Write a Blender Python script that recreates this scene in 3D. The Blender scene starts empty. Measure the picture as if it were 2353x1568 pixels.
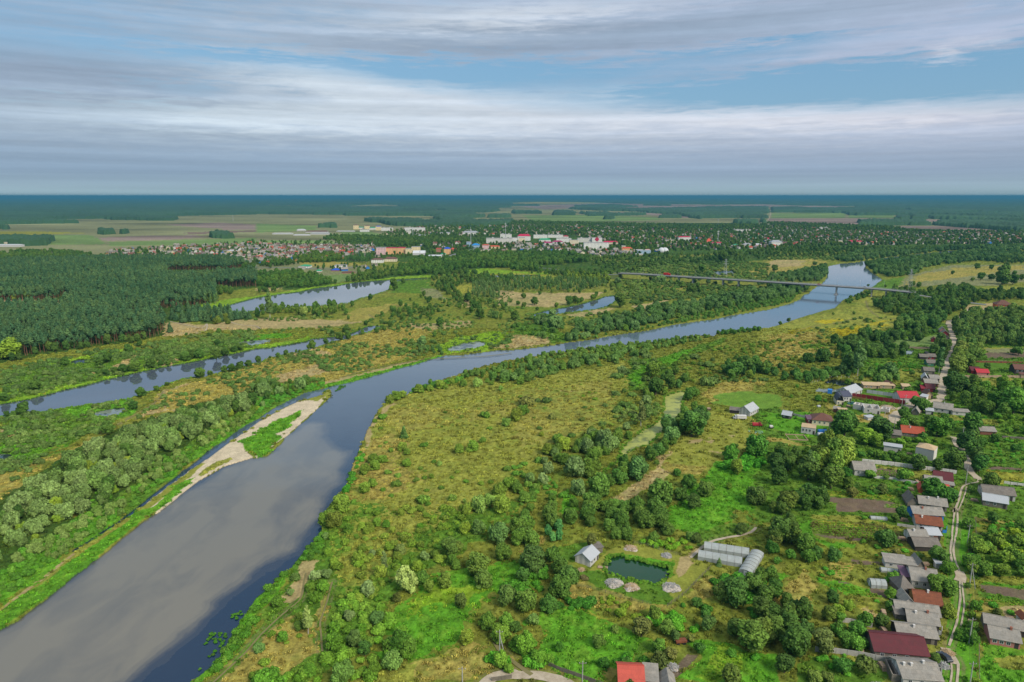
import bpy, math, random
import numpy as np
from mathutils import Vector, Matrix
C = bpy.context.scene
COL = C.collection
R = math.radians
random.seed(7); rng = np.random.default_rng(11)
# ------------------------------------------------------------------ camera
CAMH = 120.0; PITCH = R(12.0); F = 2353/36*24
cam_d = bpy.data.cameras.new('camera'); cam = bpy.data.objects.new('camera', cam_d); COL.objects.link(cam)
cam_d.lens = 24; cam_d.sensor_width = 36; cam_d.clip_start = 1; cam_d.clip_end = 200000
cam.location = (0, 0, CAMH); cam.rotation_euler = (R(90)-PITCH, 0, 0); C.camera = cam
TO = {k: (588.25*i, 436.6+370.45*0 if j == 0 else (787.0 if j == 1 else 1177.6)) for j, row in enumerate(('abcd', 'efgh', 'ijkl')) for i, k in enumerate(row)}
def t(k, x, y):
    o = TO[k]; return (o[0]+x*.25, o[1]+y*.25)
def tp(k, *pts): return [t(k, x, y) for x, y in pts]
cp, sp = math.cos(PITCH), math.sin(PITCH)
def G(u, v, z=0.0):
    dx = (u-1176.5)/F; dy = -(v-784)/F
    d = (dx, cp+dy*sp, -sp+dy*cp)
    s = (z-CAMH)/min(d[2], -1e-4)
    return (d[0]*s, d[1]*s)
def proj(x, y, z=0.0):
    h = z-CAMH
    dep = np.maximum(y*cp-h*sp, 1e-3); upc = y*sp+h*cp
    return 1176.5+F*x/dep, 784-F*upc/dep
def depth(x, y): return y*cp+CAMH*sp
def pxm(u, v):                       # metres per overview pixel at a ground point
    x, y = G(u, v); return depth(x, y)/F
# ------------------------------------------------------------------ numpy noise / polygons
def _h(ix, iy, s):
    n = (ix*374761393 + iy*668265263 + s*974634777) & 0xffffffff
    n = ((n ^ (n >> 13))*1274126177) & 0xffffffff
    return ((n ^ (n >> 16)) & 0xffff)/65535.0
def vn(x, y, s=0):
    xf = np.floor(x); yf = np.floor(y); ix = xf.astype(np.int64); iy = yf.astype(np.int64)
    fx = x-xf; fy = y-yf; fx = fx*fx*(3-2*fx); fy = fy*fy*(3-2*fy)
    a = _h(ix, iy, s); b = _h(ix+1, iy, s); c = _h(ix, iy+1, s); d = _h(ix+1, iy+1, s)
    return (a*(1-fx)+b*fx)*(1-fy)+(c*(1-fx)+d*fx)*fy
def fbm(x, y, s=0, o=3):
    r = 0; a = 1; tt = 0
    for i in range(o):
        r = r+a*vn(x*2**i, y*2**i, s+i*17); tt += a; a *= .55
    return r/tt
def pip(px, py, poly):
    P = np.asarray(poly, float); res = np.zeros(px.shape, bool)
    m = (px >= P[:, 0].min()) & (px <= P[:, 0].max()) & (py >= P[:, 1].min()) & (py <= P[:, 1].max())
    if not m.any(): return res
    x = px[m]; y = py[m]; ins = np.zeros(x.shape, bool); n = len(P)
    for i in range(n):
        x1, y1 = P[i]; x2, y2 = P[(i+1) % n]
        if y1 == y2: continue
        c = ((y1 > y) != (y2 > y)) & (x < (x2-x1)*(y-y1)/(y2-y1)+x1)
        ins ^= c
    res[m] = ins; return res
def segdist(px, py, line, pad):
    best = np.full(px.shape, 1e9); L = np.asarray(line, float)
    for (x1, y1), (x2, y2) in zip(L[:-1], L[1:]):
        m = (px > min(x1, x2)-pad) & (px < max(x1, x2)+pad) & (py > min(y1, y2)-pad) & (py < max(y1, y2)+pad)
        if not m.any(): continue
        dx, dy = x2-x1, y2-y1; ll = dx*dx+dy*dy+1e-9
        tt = np.clip(((px[m]-x1)*dx+(py[m]-y1)*dy)/ll, 0, 1)
        best[m] = np.minimum(best[m], np.hypot(px[m]-x1-tt*dx, py[m]-y1-tt*dy))
    return best
# ------------------------------------------------------------------ materials
MATS = {}; LEAFK = 1.75
def nt(name):
    m = bpy.data.materials.new(name); m.use_nodes = True; N = m.node_tree; N.nodes.clear()
    o = N.nodes.new('ShaderNodeOutputMaterial'); b = N.nodes.new('ShaderNodeBsdfPrincipled')
    N.links.new(b.outputs[0], o.inputs[0]); return m, N, b
def noise(N, vec, scale, detail=3, rough=.6, dist=0):
    n = N.nodes.new('ShaderNodeTexNoise'); n.inputs['Scale'].default_value = scale; n.inputs['Detail'].default_value = detail
    n.inputs['Roughness'].default_value = rough; n.inputs['Distortion'].default_value = dist
    if vec is not None: N.links.new(vec, n.inputs['Vector'])
    return n.outputs['Fac']
def mrange(N, v, a, b, c, d):
    n = N.nodes.new('ShaderNodeMapRange'); N.links.new(v, n.inputs[0])
    for i, q in enumerate((a, b, c, d)): n.inputs[i+1].default_value = q
    return n.outputs[0]
def math_(N, op, a, b=None, c=None):
    n = N.nodes.new('ShaderNodeMath'); n.operation = op
    for i, q in enumerate((a, b, c)):
        if q is None: continue
        if isinstance(q, (int, float)): n.inputs[i].default_value = q
        else: N.links.new(q, n.inputs[i])
    return n.outputs[0]
def mixc(N, f, a, b, mode='MIX'):
    n = N.nodes.new('ShaderNodeMix'); n.data_type = 'RGBA'; n.blend_type = mode
    for i, q in ((0, f), (6, a), (7, b)):
        if isinstance(q, (int, float)): n.inputs[i].default_value = q
        elif isinstance(q, tuple): n.inputs[i].default_value = (*q[:3], 1)
        else: N.links.new(q, n.inputs[i])
    return n.outputs[2]
def vmul(N, col, v):
    n = N.nodes.new('ShaderNodeVectorMath'); n.operation = 'SCALE'
    N.links.new(col, n.inputs[0])
    if isinstance(v, (int, float)): n.inputs[3].default_value = v
    else: N.links.new(v, n.inputs[3])
    return n.outputs[0]
def rgb(N, c):
    n = N.nodes.new('ShaderNodeRGB'); n.outputs[0].default_value = (*c, 1); return n.outputs[0]
def mat(name, c, rough=.85, c2=None, scale=.8, amt=.5, ribs=0, bump=.0, spec=.3, metal=0, rx=0):
    if name in MATS: return MATS[name]
    m, N, b = nt(name); tc = N.nodes.new('ShaderNodeTexCoord').outputs['Object']
    f = noise(N, tc, scale, 5, .7); f = mrange(N, f, .35, .68, 0, 1)
    c2 = c2 or tuple(q*.62 for q in c)
    col = mixc(N, math_(N, 'MULTIPLY', f, amt), c, c2)
    g = noise(N, tc, 6, 3, .7); col = vmul(N, col, mrange(N, g, .3, .7, .86, 1.12))
    if ribs:
        w = N.nodes.new('ShaderNodeTexWave'); w.inputs['Scale'].default_value = ribs; w.bands_direction = 'X'
        w.inputs['Distortion'].default_value = .3
        N.links.new(tc, w.inputs['Vector']); col = vmul(N, col, mrange(N, w.outputs['Fac'], 0, 1, .78, 1.08))
    if rx:                                  # sheets with missing / patched places
        k = N.nodes.new('ShaderNodeTexBrick'); k.inputs['Scale'].default_value = 1; k.inputs['Brick Width'].default_value = 1.2
        k.inputs['Row Height'].default_value = 1.0; k.inputs['Mortar Size'].default_value = .02; k.inputs['Color1'].default_value = (.85,)*3+(1,)
        k.inputs['Color2'].default_value = (1.15, 1.1, 1.05, 1); k.inputs['Mortar'].default_value = (.5,)*3+(1,)
        N.links.new(tc, k.inputs['Vector']); col = mixc(N, rx, col, k.outputs[0], 'MULTIPLY')
    N.links.new(col, b.inputs['Base Color']); b.inputs['Roughness'].default_value = rough
    b.inputs['Specular IOR Level'].default_value = spec; b.inputs['Metallic'].default_value = metal
    MATS[name] = m; return m
def leafmat(name, c, c2, tint=.25):
    """foliage: leaf-to-leaf tone from an attribute, tree-to-tree tone from the object's random number"""
    c = tuple(q*LEAFK for q in c); c2 = tuple(q*LEAFK for q in c2)
    m, N, b = nt(name); oi = N.nodes.new('ShaderNodeObjectInfo')
    a = N.nodes.new('ShaderNodeAttribute'); a.attribute_name = 'tone'
    col = mixc(N, oi.outputs['Random'], c, c2)
    ic = N.nodes.new('ShaderNodeAttribute'); ic.attribute_name = 'icol'; ic.attribute_type = 'INSTANCER'
    col = mixc(N, 1.0, col, ic.outputs['Vector'], 'MULTIPLY')
    r2 = math_(N, 'FRACT', math_(N, 'MULTIPLY', oi.outputs['Random'], 37.7))
    col = vmul(N, col, mrange(N, r2, 0, 1, 1-tint, 1+tint))
    col = vmul(N, col, mrange(N, a.outputs['Fac'], 0, 1, .30, 1.75))
    N.links.new(col, b.inputs['Base Color']); b.inputs['Roughness'].default_value = .7; b.inputs['Specular IOR Level'].default_value = .15
    MATS[name] = m; return m
# ------------------------------------------------------------------ mesh builder
class MB:
    def __init__(s): s.v = []; s.f = []; s.m = []
    def add(s, vs, fs, mi=0):
        n = len(s.v); s.v += [tuple(q) for q in vs]; s.f += [tuple(n+i for i in f) for f in fs]; s.m += [mi]*len(fs); return s
    def box(s, x0, x1, y0, y1, z0, z1, mi=0):
        return s.add([(x0,y0,z0),(x1,y0,z0),(x1,y1,z0),(x0,y1,z0),(x0,y0,z1),(x1,y0,z1),(x1,y1,z1),(x0,y1,z1)],
              [(3,2,1,0),(4,5,6,7),(0,1,5,4),(1,2,6,5),(2,3,7,6),(3,0,4,7)], mi)
    def slab(s, q, th, mi=0):           # a quad or polygon given a thickness downwards
        n = len(q); b = [(x, y, z-th) for x, y, z in q]
        fs = [tuple(range(n)), tuple(range(2*n-1, n-1, -1))]+[(i, i+n, (i+1) % n+n, (i+1) % n) for i in range(n)]
        return s.add(list(q)+b, fs, mi)
    def tube(s, p, q, r0, r1=None, n=6, mi=0):
        p = Vector(p); q = Vector(q); r1 = r0 if r1 is None else r1; d = (q-p).normalized()
        a = d.orthogonal().normalized(); b = d.cross(a); vs = []
        for c, r in ((p, r0), (q, r1)):
            for i in range(n):
                w = 2*math.pi*i/n; vs.append(c+a*(math.cos(w)*r)+b*(math.sin(w)*r))
        return s.add(vs, [(i, (i+1) % n, n+(i+1) % n, n+i) for i in range(n)]+[tuple(range(n-1, -1, -1)), tuple(range(n, 2*n))], mi)
    def mesh(s, name, mats):
        me = bpy.data.meshes.new(name); me.from_pydata(s.v, [], s.f); me.polygons.foreach_set('material_index', s.m)
        for q in (mats if isinstance(mats, (list, tuple)) else [mats]): me.materials.append(q)
        me.update(); return me
    def build(s, name, mats, parent=None):
        o = bpy.data.objects.new(name, s.mesh(name, mats)); COL.objects.link(o); o.parent = parent; return o
def tag(o, label, cat, group=None):
    o['label'] = label; o['category'] = cat
    if group: o['group'] = group
    return o
def struct(o, kind='structure', label=None, cat=None):
    o['kind'] = kind
    if label: o['label'] = label
    if cat: o['category'] = cat
    return o
def empty(name, x, y, rz=0, z=0):
    o = bpy.data.objects.new(name, None); o.empty_display_size = .5; COL.objects.link(o); o.location = (x, y, z); o.rotation_euler = (0, 0, rz); return o
# ------------------------------------------------------------------ water outlines (overview pixels)
RIVER = ([(-400,1640),(-400,1900),(300,1900),(435,1568)]+tp('i',(1840,1500),(1990,1370),(2060,1260),(2150,1100),(2230,970),(2290,880),(2353,790))
 +tp('j',(110,700),(200,590),(310,530),(380,440),(490,300),(590,200),(600,60))
 +tp('f',(660,1510),(750,1450),(770,1380),(830,1300),(870,1210),(900,1100),(940,1000),(985,900),(1010,820),(1050,760),(1090,670),(1140,600),(1190,560),(1270,520),(1380,490),(1450,440),(1570,385),(1640,360),(1800,320),(1900,275),(2050,230),(2200,190),(2353,160))
 +tp('g',(250,115),(650,60),(1000,20))+tp('c',(900,1430),(1250,1400),(1500,1370),(1740,1335),(1850,1345),(1900,1310),(2000,1290),(2353,1265))
 +tp('d',(90,1245),(230,1195),(370,1150),(500,1110),(610,1085),(650,1050),(690,1010),(760,985),(850,950),(880,915),(960,890),(1000,860),(1045,825),(1000,790),(940,750),(895,720),(900,690),(960,672),(1050,655),(1150,645),(1350,625),(1700,585),(2000,560),(2000,545),(1700,560),(1350,592),(1050,628),(900,652),(800,668),(660,680),(610,690),(560,700),(550,750),(545,800),(520,840),(480,870),(420,910),(370,950),(320,970),(300,1005),(240,1030),(150,1060),(0,1100))
 +tp('c',(2200,1125),(2000,1155),(1850,1190),(1650,1215),(1480,1240),(1350,1270),(1200,1300),(1000,1325),(880,1345),(700,1380),(520,1400),(420,1420),(200,1450),(0,1470))
 +tp('b',(2200,1475),(1900,1515))+tp('f',(1750,115),(1620,150),(1480,195),(1300,240),(1100,300),(900,355),(700,400),(590,430),(450,460),(370,500),(200,580),(100,640),(0,705))
 +tp('e',(2250,760),(2150,830),(2050,900),(1900,1000),(1800,1090),(1650,1200),(1500,1320),(1350,1430),(1210,1550))+tp('i',(1050,100),(900,190),(720,310),(660,350))
 +tp('i',(670,362),(720,335),(900,215),(1050,122),(1200,30))+tp('e',(1250,1550),(1400,1430),(1600,1280),(1750,1170),(1900,1070),(2000,1000),(2100,920),(2250,820))
 +tp('f',(0,740),(100,680),(250,600),(380,545),(600,480),(650,452),(700,440),(690,490),(640,540),(560,610),(480,690),(400,750),(330,820),(270,870),(240,920),(170,980),(100,1040),(0,1060))
 +tp('e',(2310,1060),(2200,1090),(2050,1140),(1950,1200),(1850,1250),(1750,1320),(1650,1400),(1550,1480),(1470,1550))
 +tp('i',(1390,30),(1330,70),(1270,110),(1200,170),(1120,230),(1020,320),(930,390),(850,450),(800,500),(700,560),(560,680),(410,800),(350,840),(250,920),(180,980),(100,1020),(0,1075)))
LAKEA = ([(-300,1000)]+tp('e',(0,565),(260,520),(420,480),(600,430),(750,400),(950,345),(1150,300),(1300,265),(1450,235),(1600,205),(1700,190),(1900,150),(2200,90),(2353,55))
 +tp('b',(150,1445),(350,1410),(460,1390),(500,1370),(600,1360),(740,1345),(830,1330),(900,1305),(960,1280),(1010,1255),(1100,1245),(1170,1245),(1130,1265),(1060,1300),(960,1325),(880,1345),(850,1370),(700,1400),(560,1450),(400,1490),(250,1520),(100,1550))
 +tp('f',(60,180))+tp('e',(2353,190),(2100,260),(1900,310),(1700,330),(1550,380),(1450,430),(1340,465),(1230,510),(1050,545),(900,565),(750,580),(600,605),(400,645),(290,645),(100,665),(0,685))+[(-300,1030)])
LAKEB = tp('a',(2020,1090),(2100,1060),(2200,1030),(2353,990))+tp('b',(200,960),(400,935),(560,900),(750,880),(850,860),(1000,840),(1150,830),(1230,825),(1400,815),(1600,808),(1600,815),(1500,825),(1280,840),(1240,870),(1220,920),(1100,960),(950,1000),(880,1035),(760,1045),(600,1060),(300,1085),(150,1115),(0,1112))+tp('a',(2250,1118),(2100,1112))
LAKEC = tp('c',(180,1145),(330,1105),(480,1080),(600,1055),(700,1030),(800,1000),(850,980),(930,970),(985,980),(960,1010),(930,1040),(880,1070),(750,1100),(600,1115),(400,1140),(300,1155),(200,1160))
POND1 = tp('b',(1740,1460),(1900,1405),(2050,1388),(2120,1402),(2110,1435),(1980,1460),(1860,1482),(1770,1485))
POND2 = tp('e',(870,640),(1000,610),(1160,595),(1165,620),(1080,675),(980,690),(850,670))
POND3 = [(-40,1042)]+tp('e',(0,1020),(120,1018),(100,1050),(20,1078))+[(-40,1060)]
POND4 = [(545,790),(552,785),(590,781),(622,780),(620,786),(600,791),(588,794),(560,793)]
POND5 = tp('e',(650,170),(720,155),(870,152),(870,160),(800,182),(660,197))
CREEK = tp('g',(1395,500),(1470,465),(1560,445),(1600,460),(1572,560),(1560,640),(1530,720),(1420,790),(1350,840),(1310,890),(1250,940),(1150,970),(1050,1025),(995,1075),(930,1130),(860,1190),(740,1285),(690,1290),(800,1195),(880,1150),(950,1090),(995,1020),(1020,950),(1100,880),(1200,800),(1290,760),(1370,690),(1395,600))
FISH = tp('k',(890,400),(1000,395),(1130,430),(1300,470),(1470,505),(1460,560),(1380,660),(1320,665),(1180,640),(1000,600),(860,545),(850,500),(880,440))
PK = tp('h',(530,355),(600,335),(700,350),(800,365),(950,385),(1150,400),(1150,408),(900,408),(700,398),(600,388),(530,378))
PL = tp('h',(430,435),(470,415),(560,425),(690,435),(640,450),(560,457),(440,450))
PM = tp('c',(1830,745),(2060,735),(2040,768),(1900,778))
PN = tp('c',(-500,792),(0,780),(300,783),(0,797),(-200,798))
PO = tp('h',(1240,75),(1340,70),(1320,105),(1250,110))
WATER = [RIVER, LAKEA, LAKEB, LAKEC, POND1, POND2, POND3, POND4, POND5, CREEK, FISH, PK, PL, PM, PN, PO]
ZW = -.45
# ------------------------------------------------------------------ roads: world polylines with width
def W(pts, z=0): return [G(u, v, z) for u, v in pts]
ROADS = {   # name: (width, material, polyline in overview px, label)
 'a': (0.62, tp('l',(1715,-40),(1712,20),(1700,100),(1690,250),(1678,350),(1690,450),(1730,530),(1770,590))),
 'b': (0.62, tp('l',(1742,-30),(1740,100),(1720,250),(1703,350),(1722,450),(1755,530),(1785,590))),
 'c': (3.4, tp('l',(1755,545),(1778,590),(1765,640))),
 'd': (0.56, tp('l',(1765,640),(1762,700),(1768,760),(1760,850),(1745,950),(1732,1020),(1710,1080),(1690,1150),(1665,1230))),
 'e': (.6, tp('l',(1780,600),(1790,720),(1805,850),(1792,950),(1775,1045))),
 'f': (2.4, tp('l',(1625,1250),(1650,1300),(1690,1330),(1720,1400))),
 'g': (0.62, tp('l',(1690,1330),(1740,1380),(1748,1440),(1742,1520),(1735,1620))),
 'g2': (0.56, tp('l',(1650,1310),(1680,1380),(1690,1470),(1670,1600))),
 'h': (0.74, tp('h',(1705,1563),(1745,1480),(1765,1400),(1780,1350),(1800,1320),(1850,1300),(1925,1285),(1932,1262),(1925,1245))),
 'h2': (0.62, tp('h',(1742,1563),(1790,1450),(1815,1380),(1822,1330))),
 'i': (3.0, tp('h',(1930,1262),(1925,1245),(1870,1200),(1838,1140),(1825,1080),(1800,1010),(1740,940),(1700,870))),
 'j': (5.0, tp('h',(1300,775),(1240,748),(1180,735),(1165,700),(1180,655),(1225,635),(1260,600),(1400,560),(1520,545),(1580,530))),
 'k': (4.5, tp('h',(1580,530),(1592,480),(1605,400),(1605,340),(1625,260),(1645,190),(1675,130))+tp('d',(1700,1480),(1720,1420),(1700,1350),(1688,1320),(1680,1270),(1660,1235),(1665,1210))),
 'l': (5.0, tp('d',(1665,1210),(1740,1190),(1780,1170),(1810,1130),(1850,1105),(1900,1095),(2100,1100),(2353,1098),(2600,1100))),
 'm': (3.4, tp('j',(2050,1640),(2120,1560),(2200,1515),(2353,1495))+tp('k',(60,1495),(180,1500),(300,1515),(430,1545),(560,1600))),
 'n': (1.6, tp('k',(-160,1200),(-100,1290),(-30,1340),(60,1410),(140,1470),(180,1500))),
 'o': (.8, tp('i',(1900,1620),(2100,1440),(2260,1290),(2353,1180))+tp('j',(90,1085),(200,980),(320,880),(400,810),(430,730),(440,640),(460,560))),
 'p': (.7, tp('j',(700,640),(670,760),(620,920),(590,1020),(600,1150),(610,1280))),
 'q': (1.0, tp('d',(240,1310),(350,1270),(480,1245),(700,1215),(760,1190),(850,1175),(1000,1180),(1240,1185))),
 'r': (1.2, tp('d',(900,1020),(920,1090),(950,1120),(1000,1160),(1060,1185))),
 's': (3.0, tp('d',(-300,500),(-60,300),(0,275),(20,235),(25,185))),
 't': (1.6, tp('k',(1640,420),(1740,330),(1860,260),(2100,215),(2210,175),(2240,140))),
 'u': (1.5, tp('a',(1560,1210),(1700,1240),(1850,1270),(1900,1230),(1880,1300),(1700,1340))),
 'v': (1.4, tp('a',(2120,1215),(2200,1240),(2353,1255))+tp('b',(40,1280),(0,1255))),
 'w': (1.4, tp('b',(500,1240),(800,1230),(1000,1215),(1080,1185),(1040,1150))),
 'x': (1.4, tp('e',(950,830),(1150,720),(1350,610),(1450,530),(1500,450))),
 'y': (1.6, tp('b',(2353,1500),(2100,1530))+tp('f',(1560,160),(1300,200),(1100,235),(800,320))),
}
TRACKZ = .16
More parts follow.
